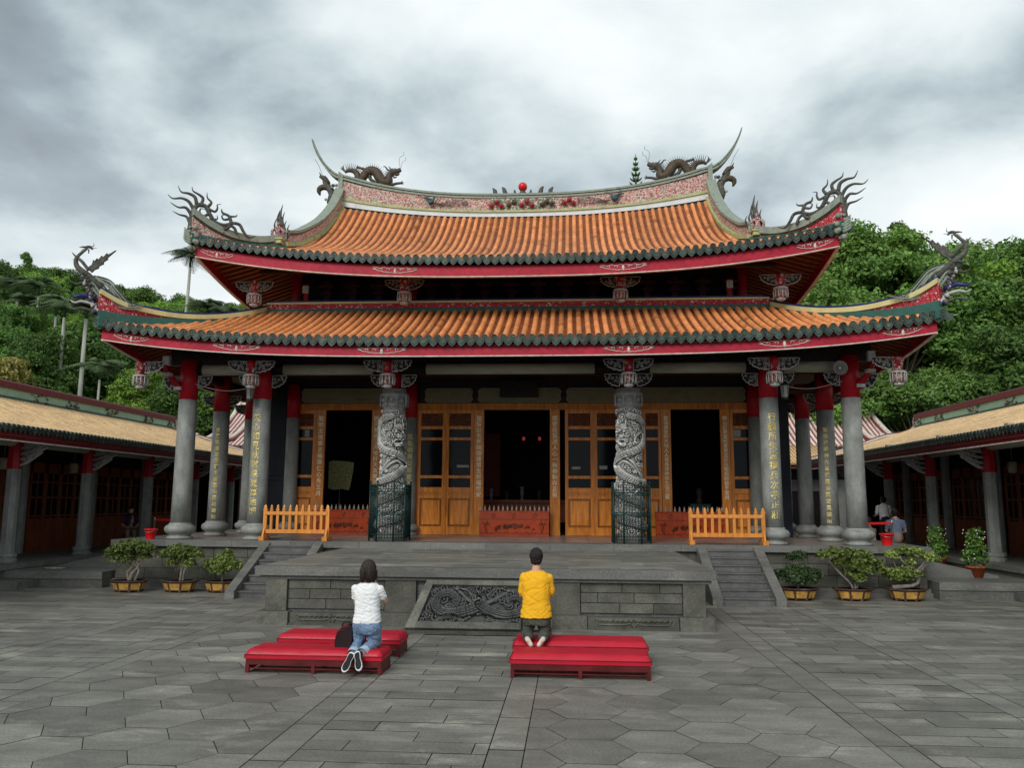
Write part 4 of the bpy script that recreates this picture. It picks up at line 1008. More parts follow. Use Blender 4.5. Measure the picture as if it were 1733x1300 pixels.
def door_wall():
    y=4.4
    fr=MB(); fr.bx(-6.72,6.72,y-.07,y+.06,4.662,4.85,0,-.25)
    for x in (-6.68,-5.78,-4.22,-3.05,3.05,4.22,5.5,6.68): pass
    posts=[(-6.72,-6.6),(-3.06,-2.94),(2.94,3.06),(6.6,6.72),(-2.16,-2.1),(2.1,2.16)]
    for a,b in posts: fr.bx(a,b,y-.08,y+.05,PZ,4.66,0,-.05)
    fr.build('door_frame',M['wood'],TH)
    leaves=[(-2.94,-2.13,False),(-2.12,-1.31,True),(1.31,2.12,True),(2.13,2.94,False),(-6.6,-5.95,True),(5.95,6.6,True),(-4.02,-3.52,False),(-3.51,-3.06,True),(3.52,4.02,False),(3.06,3.51,True)]
    for a,b,c in leaves: door_leaf(a,b,TH,c)
    # couplet boards each side of the three doorways
    tx={(-1.3,-1.02):'聖賢迎名邦賜德護眾生祈福世安',(.88,1.16):'關懷莊賢邁人心一秋春秋存正氣',
        (-5.94,-5.68):'聖明主信香主福德仁心先三月',(-4.3,-4.03):'開河豐福答天地好天真靈百國正',
        (4.03,4.3):'聖福德宣利天地人人合長清神和生保三寶',(5.68,5.94):'桃山記華富旺里東宣記台樂祖師德平安月'}
    for (a,b),t in tx.items():
        m=MB(); m.bx(a,b,y-.07,y+.03,PZ,4.66,0,.0); W=m.build('couplet_board',M['wood'],TH)
        n=len(t); q=MB(); dz=2.35/n; xm=(a+b)/2
        column_text(q,t,min(.16,dz*1.02),lambda i,u,v,w:(xm+u,y-.073-w,4.4-i*dz+v)); q.build('gold_lettering',M['goldwhite'],W)
    # metal door tracks
    m=MB()
    for x in (-1.0,.86,-5.66,5.66-1.36,): m.bx(x-.012,x+.012,y-.04,y+.0,1.3,4.6)
    # olive beams over the doors, with rounded ends
    for a,b in ((-6.4,-3.2),(-2.75,-1.35),(-1.2,1.2),(1.35,2.75),(3.2,6.4)):
        o=MB(); z0,z1=4.87,5.28; c=.08
        pts=[(a+c,z0),(b-c,z0),(b,z0+c),(b-.03,(z0+z1)/2),(b,z1-c),(b-c,z1),(a+c,z1),(a,z1-c),(a+.03,(z0+z1)/2),(a,z0+c)]
        b0=len(o.v); o.v+=[(x,4.28,z) for x,z in pts]+[(x,4.34,z) for x,z in pts]; n=len(pts); o.face(range(b0,b0+n),0,0,False)
        for k in range(n): o.face((b0+k,b0+n+k,b0+n+(k+1)%n,b0+(k+1)%n),0,0,False)
        O=o.build('olive_panel',M['olive'],TH)
        t=MB(); t.tube([(x,4.275,z) for x,z in pts+pts[:1]],.008,4); t.build('panel_edging',M['goldpale'],O)
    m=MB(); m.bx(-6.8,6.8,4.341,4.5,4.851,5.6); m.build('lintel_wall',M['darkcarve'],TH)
    m=MB(); m.bx(-.55,.55,4.1,4.2,5.0,5.42); m.box((0,4.14,5.45),(1.3,.2,.06)); m.build('name_board',M['darkcarve'],TH)
    for s in (-1,1):
        m=MB(); m.bx(*sorted((s*6.82,s*7.6)),4.45,4.55,PZ,5.6); m.bx(*sorted((s*6.9,s*7.5)),4.42,4.45,1.3,2.6); m.bx(*sorted((s*6.9,s*7.5)),4.42,4.45,2.75,5.2); m.bx(*sorted((s*6.86,s*7.56)),4.4,4.45,2.62,2.72); m.build('dark_side_panel',M['blackstone'],TH)
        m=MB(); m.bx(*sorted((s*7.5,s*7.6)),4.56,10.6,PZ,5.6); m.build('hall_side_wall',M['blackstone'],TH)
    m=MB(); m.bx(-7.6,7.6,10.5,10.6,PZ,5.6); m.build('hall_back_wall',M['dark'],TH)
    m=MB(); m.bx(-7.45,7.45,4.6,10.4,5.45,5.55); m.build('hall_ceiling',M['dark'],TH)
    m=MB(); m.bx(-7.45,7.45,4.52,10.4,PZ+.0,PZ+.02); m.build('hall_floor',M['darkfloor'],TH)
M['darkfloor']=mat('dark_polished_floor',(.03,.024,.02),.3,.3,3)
door_wall()
def upper_wall():
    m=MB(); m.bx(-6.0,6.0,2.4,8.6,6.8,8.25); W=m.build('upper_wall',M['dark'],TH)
    for x in (-6.0,-2.8,2.8,6.0): 
        c=MB(); c.lathe([(.13,0),(.13,1.5)],(x,2.35,6.9),16); c.build('upper_column',M['redcol'],TH)
    for s in (-1,1):
        c=MB(); c.bx(*sorted((s*5.5,s*5.62)),1.75,1.85,7.2,7.75); c.build('console',M['redcol'],TH); c=MB(); c.bx(*sorted((s*5.48,s*5.64)),1.7,1.76,7.5,7.7); c.build('console_blocks',M['silver'],TH)
    x=-5.8; i=0
    while x<5.7:
        w=.72; o=MB(); o.bx(x+.06,x+w-.16,2.28,2.36,7.3,7.44); o.build('small_olive_panel',M['olive'],TH)
        o=MB(); o.bx(x+w-.13,x+w+.03,2.2,2.38,7.25,7.95); o.box((x+w-.05,2.2,7.6),(.3,.14,.08)); o.box((x+w-.05,2.14,7.78),(.42,.14,.08)); o.build('bracket_set',M['soffit'],TH)
        x+=w; i+=1
    g=MB(); g.bx(-5.95,5.95,2.21,2.27,7.1,7.29,1); r4=random.Random(19)
    for k in range(64):
        x=-5.8+k*.184; sp=spiral(x,7.2+r4.uniform(-.05,.05),r4.uniform(.05,.08),1.2,r4.uniform(0,6),1,9); g.tube([(a,2.2,c) for a,c in sp],[.014,.009],4)
    g.build('scrolled_band',[M['goldpale'],M['dark']],TH)
    m=MB(); m.tube([(-6.3,2.2,7.12),(6.3,2.2,7.12)],.05,8); m.tube([(-6.6,1.2,7.95),(6.6,1.2,7.95)],.07,8); m.build('eave_purlin',M['soffit'],TH)
upper_wall()
# things standing in the dark hall
def altar():
    T=thing('altar_table','dark carved altar table with offerings inside the central doorway','altar',(0,7.4,PZ+.02))
    m=MB(); m.bx(-1.6,1.6,7.2,8.0,PZ+.9,PZ+1.0); 
    for x in (-1.5,1.5):
        for y in (7.28,7.9): m.bx(x-.06,x+.06,y-.06,y+.06,PZ+.02,PZ+.9)
    m.bx(-1.5,1.5,7.22,7.26,PZ+.3,PZ+.88); m.build('table',M['woodred'],T)
    for k,(x,h) in enumerate(((-1.1,.35),(-.6,.28),(-.1,.42),(.45,.3),(1.0,.38))):
        v=MB(); v.lathe([(.05,0),(.07,.02),(.03,.06),(.07,h*.5),(.05,h*.8),(.08,h)],(x,7.5,PZ+1.0),12); o=v.build('vase',M['ornwarm'] if k%2 else M['horn'],None); tag(o,['small grey vase at the left end of the altar table','small brown vase second from left on the altar table','tall grey vase in the middle of the altar table','small brown vase second from right on the altar table','grey vase at the right end of the altar table'][k],'vase',None,None); tag(o,group='vases on the altar table')
altar()
def banner():
    T=thing('ceremonial_fan','olive brocade ceremonial fan on a thin pole inside the left doorway','fan',(-5.55,5.6,PZ+.02))
    m=MB(); z0,z1=2.35,3.2; x0,x1=-5.9,-5.2
    pts=[(x0,z1),(x0+.1,z1+.05),(x1-.1,z1+.02),(x1+.08,z1-.02),(x1+.06,z1-.25),(x1-.02,z0+.1),(x1-.06,z0),(x1-.3,z0+.04),(x0+.2,z0),(x0,z0+.05)]
    n=len(pts); m.v+=[(x,5.55,z) for x,z in pts]+[(x,5.59,z) for x,z in pts]; m.face(range(n),0,0,False); m.face([n+k for k in range(n)][::-1],0,0,False)
    for k in range(n): m.face((k,n+k,n+(k+1)%n,(k+1)%n),0,0,False)
    m.build('fan_cloth',M['banner'],T); p=MB(); p.tube([(-5.55,5.6,PZ+.02),(-5.55,5.6,2.4)],.015,8); p.lathe([(.15,0),(.15,.03),(.03,.05)],(-5.55,5.6,PZ+.02),16); p.build('pole',M['steel'],T)
banner()
def cabinet():
    T=thing('offering_cabinet','dark green and brown cabinet just inside the right doorway','cabinet',(5.3,6,PZ+.02))
    m=MB(); m.bx(5.0,5.6,5.8,6.2,PZ+.02,2.0); m.bx(5.05,5.55,5.78,5.8,1.2,1.9); m.build('cabinet_body',M['greenband'],T); m=MB(); m.lathe([(.08,0),(.1,.1),(.05,.2),(.12,.35),(.02,.5)],(5.3,6.0,2.0),14); m.build('urn',M['ornwarm'],T)
cabinet()
def notices():
    for x0,x1,z0,z1,l in ((-1.8,-1.45,3.0,3.07,'thin white paper slip on the glass of the door left of the central doorway'),(1.5,1.74,2.96,3.03,'thin white paper slip on the glass just right of the central doorway'),(2.28,2.5,2.96,3.06,'thin white paper slip on the glass nearer the right dragon column'),(-6.3,-6.16,3.88,4.08,'small white paper square at the top of the far left door glass'),(6.05,6.25,3.88,4.08,'small white paper square at the top of the far right door glass')):
        m=MB(); m.bx(x0,x1,4.38,4.3845,z0,z1); tag(m.build('paper_notice',M['paperglass']),l,'notice','paper notices on the door glass')
    for x,l in ((-.12,'left one of two small glowing red lamps deep inside the central doorway'),(.42,'right one of two small glowing red lamps deep inside the central doorway')):
        m=MB(); m.ell((x,8.6,4.15),(.055,.055,.07),12,8); m.tube([(x,8.6,4.23),(x,8.6,5.4)],.006,4,1); tag(m.build('altar_lamp',[M['redglow'],M['dark']]),l,'lamp','red lamps inside the hall')
    m=MB(); m.bx(-2.2,-1.0,9.6,9.65,2.2,4.4); m.bx(-2.1,-1.1,9.58,9.6,2.3,4.3); tag(m.build('red_curtain',M['maroon']),'dark red curtain hanging at the back of the hall behind the altar','curtain')
M['redglow']=mat('lit_red_lamp',(.6,.03,.04),.4); _b=[n for n in M['redglow'].node_tree.nodes if n.type=='BSDF_PRINCIPLED'][0]; _b.inputs['Emission Color'].default_value=(1,.12,.15,1); _b.inputs['Emission Strength'].default_value=.12
notices()
# ------------------------------------------------------------------ roof ornaments
def orn_build(curves,name,mt,parent,fn,taper=True,flat=.6,n=6):
    m=MB(); g_={'flame_ornament':.78,'phoenix_ornament':.62}.get(name,1.)
    for pts,r in curves:
        r=r*g_ if isinstance(r,(int,float)) else [q*g_ for q in r]; P=[V(fn(*p)) for p in pts]; k=max(8,len(pts)*3); Q=cr(P,k)
        if isinstance(r,(int,float)): rr=[r*(1-.88*(i/k)**1.3) for i in range(k+1)]
        else: rr=[float(np.interp(i/k,np.linspace(0,1,len(r)),r)) for i in range(k+1)]
        m.tube(Q,rr,n,0)
    return m.build(name,mt,parent)
FLAME=[([(965,470),(970,420),(975,370),(985,300),(1010,262),(1045,250)],[.10,.1,.095,.085,.075,.06]),([(985,310),(950,250),(900,230),(840,243),(806,218)],.062),([(970,345),(930,297),(880,303),(824,275)],.06),([(962,410),(938,365),(890,357),(844,338)],.055),
 ([(1000,262),(985,205),(940,185),(893,183),(868,138)],.065),([(1030,255),(1040,205),(1010,180),(970,160),(962,128)],.06),([(1078,262),(1098,225),(1070,195),(1065,153)],.052),([(1078,275),(1125,292),(1142,262),(1140,235),(1168,226)],.048),
 ([(1010,262),(1060,262),(1092,318),(1130,370),(1190,385),(1245,365)],[.07,.075,.07,.065,.06,.06]),([(1092,312),(1050,340),(1025,318),(1030,285),(1062,290)],.05),([(1120,352),(1145,345),(1142,315)],.04),([(1100,350),(1080,375),(1060,372)],.035),
 ([(1205,415),(1240,370),(1225,310),(1180,292),(1170,262)],[.06,.06,.05,.04,.01]),([(1225,312),(1272,302),(1280,284)],.04),([(1228,330),(1190,342),(1175,315),(1197,303)],.045),([(1240,378),(1268,398),(1288,442)],[.05,.05,.04]),([(1248,358),(1300,362),(1330,410),(1368,450),(1420,434)],[.055,.055,.05,.04,.01]),
 ([(1010,350),(1020,400),(1090,430),(1200,445)],[.05,.04,.03,.02]),([(1150,380),(1140,410)],[.04,.04]),([(1195,385),(1200,425)],[.04,.04])]
PH=[([(170,583),(192,578),(215,578)],[.008,.03,.05]),([(212,578),(238,572),(258,590)],[.05,.06,.02]),([(240,570),(262,560),(258,533)],.022),([(240,575),(266,578),(285,572)],.018),([(232,590),(234,622)],[.03,.018]),
 ([(222,585),(200,612),(170,645),(152,675),(160,720),(195,755),(245,790)],[.045,.05,.06,.075,.09,.11,.12]),([(110,618),(150,655),(195,690),(245,750)],[.008,.04,.05,.07]),([(160,655),(200,690),(230,730)],[.03,.05,.05]),
 ([(240,790),(290,830),(330,870)],[.13,.11,.08])]
WING=[(235,735),(262,705),(268,668),(276,680),(290,652),(300,662),(318,628),(330,636),(350,604),(362,612),(404,574),(352,640),(358,648),(330,676),(332,690),(306,708),(300,728),(278,742),(262,765)]
TAIL=[([(270,800),(340,830),(400,890),(450,960),(500,1000),(570,985),(625,965)],.035),([(280,810),(330,860),(390,930),(440,985),(520,1015),(600,1000)],.035),([(300,820),(380,850),(440,920),(490,970),(560,970)],.03),([(260,820),(310,890),(360,960),(420,1000),(500,1020)],.04),([(290,800),(370,820),(430,880),(480,940),(540,1000),(620,990)],.028),([(250,830),(290,900),(340,970),(390,1010)],.04),([(320,850),(360,900),(420,960),(470,1005)],.03)]
def corner_ornaments():
    k=.00328
    for s in (-1,1):
        # flames at the upper corner; plan direction runs along the hip
        bx,by,bz=7.78,-.28,8.62
        def fn(x,z,bx=bx,by=by,bz=bz): d=(x-985)*k*.93; return (s*(bx-d*.96),by+d*.6,bz+(455-z)*k*1.02)
        O=orn_build(FLAME,'flame_ornament',M['orn'],TH,fn)
        m=MB(); r5=random.Random(5)
        for i in range(22): m.ell((s*(7.78+r5.uniform(-.16,.08)),-.32+r5.uniform(-.1,.12),8.3+r5.uniform(-.18,.35)),r5.uniform(.04,.075),7,5)
        for i in range(5): m.tube(cr([(s*(7.75+.06*i*.2),-.36,8.25+.06*i),(s*(7.88),-.42,8.3+.07*i),(s*7.94,-.4,8.4+.06*i)],5),[.05,.03,.01],5)
        m.build('corner_scrolls',M['mould'],O)
        # phoenix at the lower corner
        bx,by,bz=9.48,-1.32,6.8; kk=.00313
        def fp(x,z): d=(x-300)*kk*.95; return (s*(bx-d*.97),by+max(d,-.35)*.55,bz+(905-z)*kk)
        P=orn_build(PH,'phoenix_ornament',M['orn'],TH,fp,n=8)
        w=MB(); rs_=random.Random(6)
        for c_,n_ in ((PH[5][0],26),(TAIL[3][0],30)):
            Q=cr([V((a,0,b)) for a,b in c_],n_)
            for i in range(2,n_): 
                t_=(Q[i]-Q[i-1]).normalized(); nn=V((-abs(t_.z)-.2,0,-t_.x*.3)); e=Q[i]+nn*rs_.uniform(14,26); w.tube([fp(Q[i].x,Q[i].z),fp(e.x,e.z-8)],[.018,.002],4)
        w.build('feather_spikes',M['mould'],P)
        w=MB(); n=len(WING); 
        for yy in (-.025,.025): w.v+=[(fp(*q)[0],fp(*q)[1]+yy,fp(*q)[2]) for q in WING]
        w.face(range(n),0,0,False); w.face([n+i for i in range(n)][::-1],0,0,False)
        for i in range(n): w.face((i,n+i,n+(i+1)%n,(i+1)%n),0,0,False)
        w.build('wing',M['orn'],P)
        orn_build(TAIL,'tail_feathers',M['mould'],P,fp,n=5)
        orn_build([([(a[0]+8,a[1]-12) for a in c],r*.7) for c,r in TAIL[:5]],'tail_feathers',M['orn'],P,fp,n=5)
        m=MB(); r5=random.Random(8)
        for i in range(90):
            t=r5.random(); x,z=246+(330-240)*t+r5.uniform(-26,22),800+(1075-800)*t; p=fp(x,z); m.ell((p[0]+s*.05,p[1]-.04+r5.uniform(-.06,.06),p[2]),r5.uniform(.025,.05),6,5,r5.choice((0,0,0,1,2,3,3)))
        for zz,c,rr in ((800,0,.035),(870,1,.035),(965,2,.05),(1010,3,.035),(1060,0,.03)):
            P0=fp(270+(zz-800)*.2,zz); e=[fp(225,zz-20),fp(180,zz-5),fp(140,zz-25)]
            m.tube(cr([P0]+[(q[0],q[1]-.03,q[2]) for q in e],8),[rr,rr,rr*.7,.008],6,c)
        m.build('corner_flower_cluster',[M['orn'],M['ornwarm'],M['navy'],M['silver']],P)
        # standing figure with flames at the foot of the gable ridge
        x0,y0,z0=6.2,1.22,8.7
        F=MB(); F.bx(*sorted((s*(x0-.14),s*(x0+.14))),y0-.14,y0+.12,z0-.0,z0+.1); F.bx(*sorted((s*(x0-.18),s*(x0+.18))),y0-.17,y0+.15,z0+.1,z0+.14); FO=F.build('figure_pedestal',M['yelgreen'],TH)
        m=MB(); Z=z0+.14
        m.lathe([(.07,0),(.09,.1),(.06,.22),(.085,.3),(.05,.36)],(s*x0,y0,Z),10); m.ell((s*x0,y0,Z+.42),(.05,.05,.06),8,6)
        for a in (-1,1): m.tube(cr([(s*x0+a*.07,y0,Z+.3),(s*x0+a*.15,y0-.02,Z+.22),(s*x0+a*.13,y0-.05,Z+.1),(s*x0+a*.16,y0,Z)],6),[.035,.04,.04,.03],6)
        m.build('figurine',M['colourcarve'],FO)
        m=MB()
        for dx,h,r in ((-.12,.62,.035),(-.04,.85,.05),(.03,1.0,.05),(.09,.8,.04),(.15,.55,.035),(.0,.7,.06),(.24,.45,.03)):
            m.tube(cr([(s*(x0-dx*.6),y0+.12,Z+.0),(s*(x0-dx)+.03,y0+.12,Z+h*.35),(s*(x0-dx)-.03,y0+.12,Z+h*.7),(s*(x0-dx)+.02,y0+.12,Z+h)],9),[r,r*1.1,r*.7,.005],6)
        m.build('flame_backing',M['orn'],FO)
        # animals and flowers hung on the outer side of the ridge end
        m=MB(); X,Y,Zc=5.95,YC,12.0
        m.tube(cr([(s*5.9,Y,11.2),(s*6.12,Y,11.45),(s*6.1,Y,11.75),(s*6.25,Y,12.0),(s*6.4,Y,12.2)],10),[.12,.16,.13,.1,.06],8,0)
        m.tube(cr([(s*6.15,Y,11.9),(s*6.4,Y,12.0),(s*6.55,Y,11.9),(s*6.5,Y,11.72)],8),[.08,.1,.09,.02],8,1); m.ell((s*6.45,Y,11.98),(.12,.1,.09),8,6,1)
        m.tube(cr([(s*6.25,Y,12.1),(s*6.4,Y,12.3),(s*6.55,Y,12.35)],6),[.08,.09,.03],8,1); m.tube([(s*6.5,Y,12.38),(s*6.56,Y,12.5)],[.03,.01],5,1)
        r5=random.Random(3)
        for i in range(16): m.ell((s*r5.uniform(5.95,6.3),Y+r5.uniform(-.15,.1),r5.uniform(11.3,12.1)),r5.uniform(.03,.06),6,5,r5.choice((0,0,2)))
        m.tube([(s*6.45,Y,12.4),(s*6.6,Y,12.75),(s*6.72,Y,12.95)],.006,4,0)
        m.build('ridge_end_beasts',[M['orn'],M['ornwarm'],M['silver']],TH)
corner_ornaments()
def ridge_dragon(s):
    k=.00415
    def fn(x,z,dy=0.): return (-s*(5.78-(x-330)*k)*1. if False else s*(5.64-(x-345)*k),YC+dy,12.2+(455-z)*k)
    body=[([(325,390),(350,375),(392,378),(422,405),(432,450),(455,460),(490,400),(530,380),(572,395),(600,440),(640,480),(672,470),(672,430),(690,405)],[.04,.06,.08,.1,.11,.12,.14,.15,.16,.16,.15,.13,.11,.1])]
    D=orn_build(body,'ridge_dragon',M['ornwarm'],TH,fn,n=10)
    h=MB(); 
    def T(p,r,n=7,mi=0): h.tube(cr([fn(*q) for q in p],max(6,len(p)*3)),r,n,mi)
    T([(680,410),(705,392),(735,388),(765,378)],[.1,.12,.09,.05]); T([(700,405),(735,415),(752,408)],[.06,.05,.03]); h.ell(fn(752,374),(.05,.06,.045),8,6); h.ell(fn(712,378,-.07),(.035,.035,.035),8,6,1)
    T([(690,385),(660,375),(640,350),(622,350)],[.035,.03,.02,.008]); T([(698,380),(675,360),(668,345)],[.03,.02,.006]); T([(700,420),(715,440),(735,432)],[.03,.03,.01])
    for i in range(9): T([(685,400+i*6),(660-i*2,392+i*8),(640,378+i*10)],[.02,.012,.003],4)
    h.build('dragon_head',[M['orn'],M['silver']],D)
    l=MB()
    def L(p,r,n=6): l.tube(cr([fn(*q) for q in p],max(6,len(p)*3)),r,n)
    for p in ([(530,390),(495,375),(465,362),(430,352)],[(520,420),(530,450),(560,470),(530,470)],[(610,460),(570,475),(555,500)],[(660,478),(700,495),(735,488),(768,486)]): L(p,[.07,.055,.045,.04])
    for cx,cz in ((430,352),(768,486),(530,470),(555,500)):
        for a in (-.7,-.1,.5,1.2): L([(cx,cz),(cx+(22*math.cos(a))*(1 if cx>500 else -1),cz-22*math.sin(a))],[.025,.006],4)
    l.build('dragon_legs',M['orn'],D)
    sp=MB(); path=cr([V((x,0,z)) for x,z in body[0][0]],60); 
    for i in range(4,54):
        p=path[i]; t=(path[i+1]-path[i-1]).normalized(); nn=V((t.z,0,-t.x)); 
        q=p+nn*34; q2=p+nn*62; sp.tube([fn(q.x*.35+p.x*.65,q.z*.35+p.z*.65),fn(q2.x,q2.z)],[.016,.003],4)
    for i in range(7): sp.tube(cr([fn(330,388),fn(310,372-i*5),fn(283+i*6,350-i*4)],5),[.02,.012,.003],4)
    for p in ([(760,370),(750,320),(752,280),(785,255),(778,232)],[(765,365),(772,320),(800,300),(795,278)]): sp.tube(cr([fn(*q) for q in p],14),.0055,4)
    sp.build('spines_and_whiskers',M['orn'],D)
    rk=MB(); r6=random.Random(2)
    for i in range(30):
        x=r6.uniform(385,660); z=455+(x-385)*.25+r6.uniform(-12,25); rk.ell(fn(x,z,r6.uniform(-.1,.1)),(r6.uniform(.06,.12),.1,r6.uniform(.05,.1)),7,5)
    rk.build('rock_base',M['orn'],D)
for s in (-1,1): ridge_dragon(s)
def pearl():
    m=MB(); m.ell((0,YC,11.86),.145,24,16); P=m.build('pearl_ornament',M['redball'],TH)
    m=MB(); z=11.44
    m.lathe([(.2,0),(.16,.12),(.09,.25),(.07,.34)],(0,YC,z),12,sy=.6)
    for s in (-1,1):
        for p,r in (([(0,z+.05),(.16,z+.1),(.24,z+.2),(.26,z+.32)],[.09,.07,.05,.02]),([(0.1,z+.04),(.3,z+.06),(.34,z+.16)],[.06,.05,.03]),([(.35,z+.04),(.48,z+.1),(.55,z+.2),(.6,z+.36),(.66,z+.42)],[.05,.07,.08,.06,.01]),([(.45,z+.06),(.75,z+.06),(.86,z+.14),(.88,z+.3),(.96,z+.4)],[.05,.06,.08,.07,.01]),([(.5,z+.02),(.9,z+.03),(1.05,z+.05)],[.05,.04,.02])):
            m.tube(cr([(s*a,YC,b) for a,b in p],8),r,7)
        for a in range(5): m.ell((s*(.12+.2*a),YC,z+.05),(.08,.09,.06),7,5)
    m.build('cloud_mount',M['orn'],P)
pearl()
# ------------------------------------------------------------------ side halls
def side_hall(s,zp,ys):
    T=thing('side_hall','%s side hall with a tan tiled roof, red and grey columns and russet wooden doors'%('left' if s<0 else 'right'),'hall',(s*14,6,zp),'side halls along the courtyard')
    dz=zp-.5; y0,y1=-9.,16.
    xe=10.9
    p=MB(); p.bx(*sorted((s*11.75,s*17.5)),y0,y1,0,zp-.12,0,-.2); p.bx(*sorted((s*11.7,s*17.5)),y0,y1,zp-.118,zp,0,.2); p.build('stone_base',M['stonecap'],T)
    Zr=lambda d:3.62+dz*.5+1.22*(.82*(d/3.6)+.18*(d/3.6)**2)
    R=MB(); P=MB(); sp=.165; r=.052; ye=15.2; yr=12.6
    rn=random.Random(5); n=int((ye-y0)/sp)
    for i in range(n+1):
        r=.048; y=y0+i*sp; L=3.55 if y<yr-.3 else max(.0,min(3.55,(ye-y)*3.55/(ye-yr+.3)))
        if L<.25: continue
        ti=rn.uniform(-.12,.12); k=max(2,int(L/.28)); b0=len(R.v); seg=4; rg=[]
        for j in range(k):
            for u,rr in ((j/k,r*1.08),((j+.93)/k,r*.92)):
                rg.append(len(R.v)); d=u*L
                for a in range(seg+1):
                    th=PI*a/seg; R.v.append((s*(xe+d-.3*rr*math.sin(th)),y+rr*math.cos(th),Zr(d)+rr*math.sin(th)))
        for j in range(len(rg)-1):
            if j%2==0: ti=rn.uniform(-.2,.16)
            for a in range(seg):
                q=(rg[j]+a,rg[j]+a+1,rg[j+1]+a+1,rg[j+1]+a); R.face(q if s>0 else q[::-1],0,ti)
    def pl(d,y,dzz=0): return (s*(xe+d),y,Zr(d)+dzz)
    for j in range(8):
        a,b=3.55*j/8,3.55*(j+1)/8; ya=ye-(ye-yr+.3)*a/3.55; yb=ye-(ye-yr+.3)*b/3.55
        q=[pl(a,y0),pl(a,ya),pl(b,yb),pl(b,y0)]; P.poly(q if s<0 else q[::-1])
        P.poly([pl(a,y0,-.2),pl(a,ya,-.2),pl(b,yb,-.2),pl(b,y0,-.2)])
    q=[pl(3.55,y0),pl(3.55,yr-.3),(s*18,ye,Zr(0)),(s*18,y0,Zr(0))]; P.poly(q); P.poly([pl(3.55,yr-.3),pl(0,ye),(s*18,ye,Zr(0))])
    O=R.build('roof_tiles',M['tan'],T); P.build('pan_tiles',M['tanpan'],O)
    ed=MB()
    for i in range(n+1):
        y=y0+i*sp; ti=rn.uniform(-.3,.35); z=Zr(0)
        ed.tube([(s*(xe+.02),y,z+.02),(s*(xe-.035),y,z+.01)],.058,8,0,ti)
        b=len(ed.v); pr=[(-.075,.02),(-.07,-.05),(0,-.13),(.07,-.05),(.075,.02)]
        for xx in (xe-.02,xe+.0):
            for u,v in pr: ed.v.append((s*xx,y+sp/2+u,z+v-.01))
        ed.face(range(b,b+5),0,ti,False); ed.face([b+5+k for k in range(5)][::-1],0,ti,False)
    ed.build('eave_end_tiles',M['green'],T)
    f=MB(); z=Zr(0); f.bx(*sorted((s*(xe+.04),s*(xe+.1))),y0,ye,z-.28,z-.0); F=f.build('eave_fascia',M['maroon'],T); f=MB(); f.bx(*sorted((s*(xe+.03),s*(xe+.11))),y0,ye,z-.31,z-.282); f.build('fascia_edge',M['whitetrim'],F)
    # ridge: dark green base, mint panels with flower clusters, maroon coping; a curl at its far end
    zr=Zr(3.55)-.05; xr=s*(xe+3.6); g=MB(); g.bx(xr-.1,xr+.1,y0,yr,zr-.3,zr+.14); G=g.build('roof_ridge',M['greenband'],T)
    g=MB(); g.bx(xr-.09,xr+.09,y0,yr,zr+.141,zr+.37); g.build('mint_panels',M['mintpanel'],G)
    g=MB(); g.bx(xr-.13,xr+.13,y0,yr+.02,zr+.371,zr+.52); g.tube([(xr,y0,zr+.53),(xr,yr,zr+.53)],.07,8); g.build('maroon_coping',M['maroon2'],G)
    g=MB(); y=-7.; k=0
    while y<yr:
        for i in range(16): g.ell((xr-s*.11,y+rn.uniform(-.38,.38),zr+rn.uniform(.12,.36)),(.03,rn.uniform(.03,.08),.03),5,4,rn.choice((0,0,1)))
        y+=(2.15,2.6,1.7)[k%3]; k+=1
    parts(g,'flower_cluster',[M['orn'],M['flowermosaic']],G,lambda c:round(c[1]*.93))
    g=MB(); E=[(xr,yr,zr+.5),(xr,yr+.18,zr+.46),(xr,yr+.3,zr+.3),(xr,yr+.34,zr+.1),(xr-s*.25,yr+.6,zr-.1)]+[(s*(xe+3.3-3.3*t),yr+.6+2.0*t,Zr(3.3-3.3*t)+.06) for t in (.15,.4,.7,1.)]
    g.tube(cr(E,24),.09,8); g.build('hip_moulding',M['maroon2'],G); g=MB(); g.tube(cr([(a-s*.06,b-.1,c-.02) for a,b,c in E],24),.05,6); g.build('hip_edge',M['whitetrim'],G)
    # columns with their brackets
    for i,y in enumerate(ys):
        x=s*12.3; c=MB(); c.lathe([(.17,.22),(.165,2.26)],(x,y,zp),8,ph=PI/8); C=c.build('column',M['column'],T)
        b=MB(); b.lathe([(.24,0),(.25,.06),(.21,.09),(.24,.15),(.235,.2),(.19,.225)],(x,y,zp),8,ph=PI/8); b.build('column_base',M['column'],C)
        b=MB(); b.lathe([(.165,0),(.16,.75)],(x,y,zp+2.262),8,ph=PI/8); b.build('red_column_top',M['redcol'],C)
        b=MB(); zb=zp+2.98
        for j in range(4):
            b.tube(cr([(s*12.15,y,zb-.62+j*.14),(s*(12.0-.09*j),y,zb-.56+j*.15),(s*(11.8-.1*j),y,zb-.42+j*.14),(s*(11.6-.13*j),y,zb-.3+j*.13)],8),[.035,.045,.05,.03],6)
            for q in range(3):
                u=.25+.25*q; sp_=spiral(12.15-.5*u-.05*j,zb-.55+.14*j+.18*u,.05,1.1,j+q,1,8); b.tube([(s*a,y-.05,c_) for a,c_ in sp_],[.016,.008],4)
        b.build('scroll_bracket',M['silver'],C)
        b=MB(); b.bx(*sorted((s*12.15,s*11.15)),y-.06,y+.06,zb+.0,zb+.14,0,0); b.bx(*sorted((s*11.35,s*11.05)),y-.08,y+.08,zb+.1,zb+.24); b.build('bracket_beam',M['beam'],C)
        # inner column
        c=MB(); c.lathe([(.15,0),(.145,3.1)],(s*14.2,y+.0,zp),8,ph=PI/8); c.build('inner_column',M['column'],T)
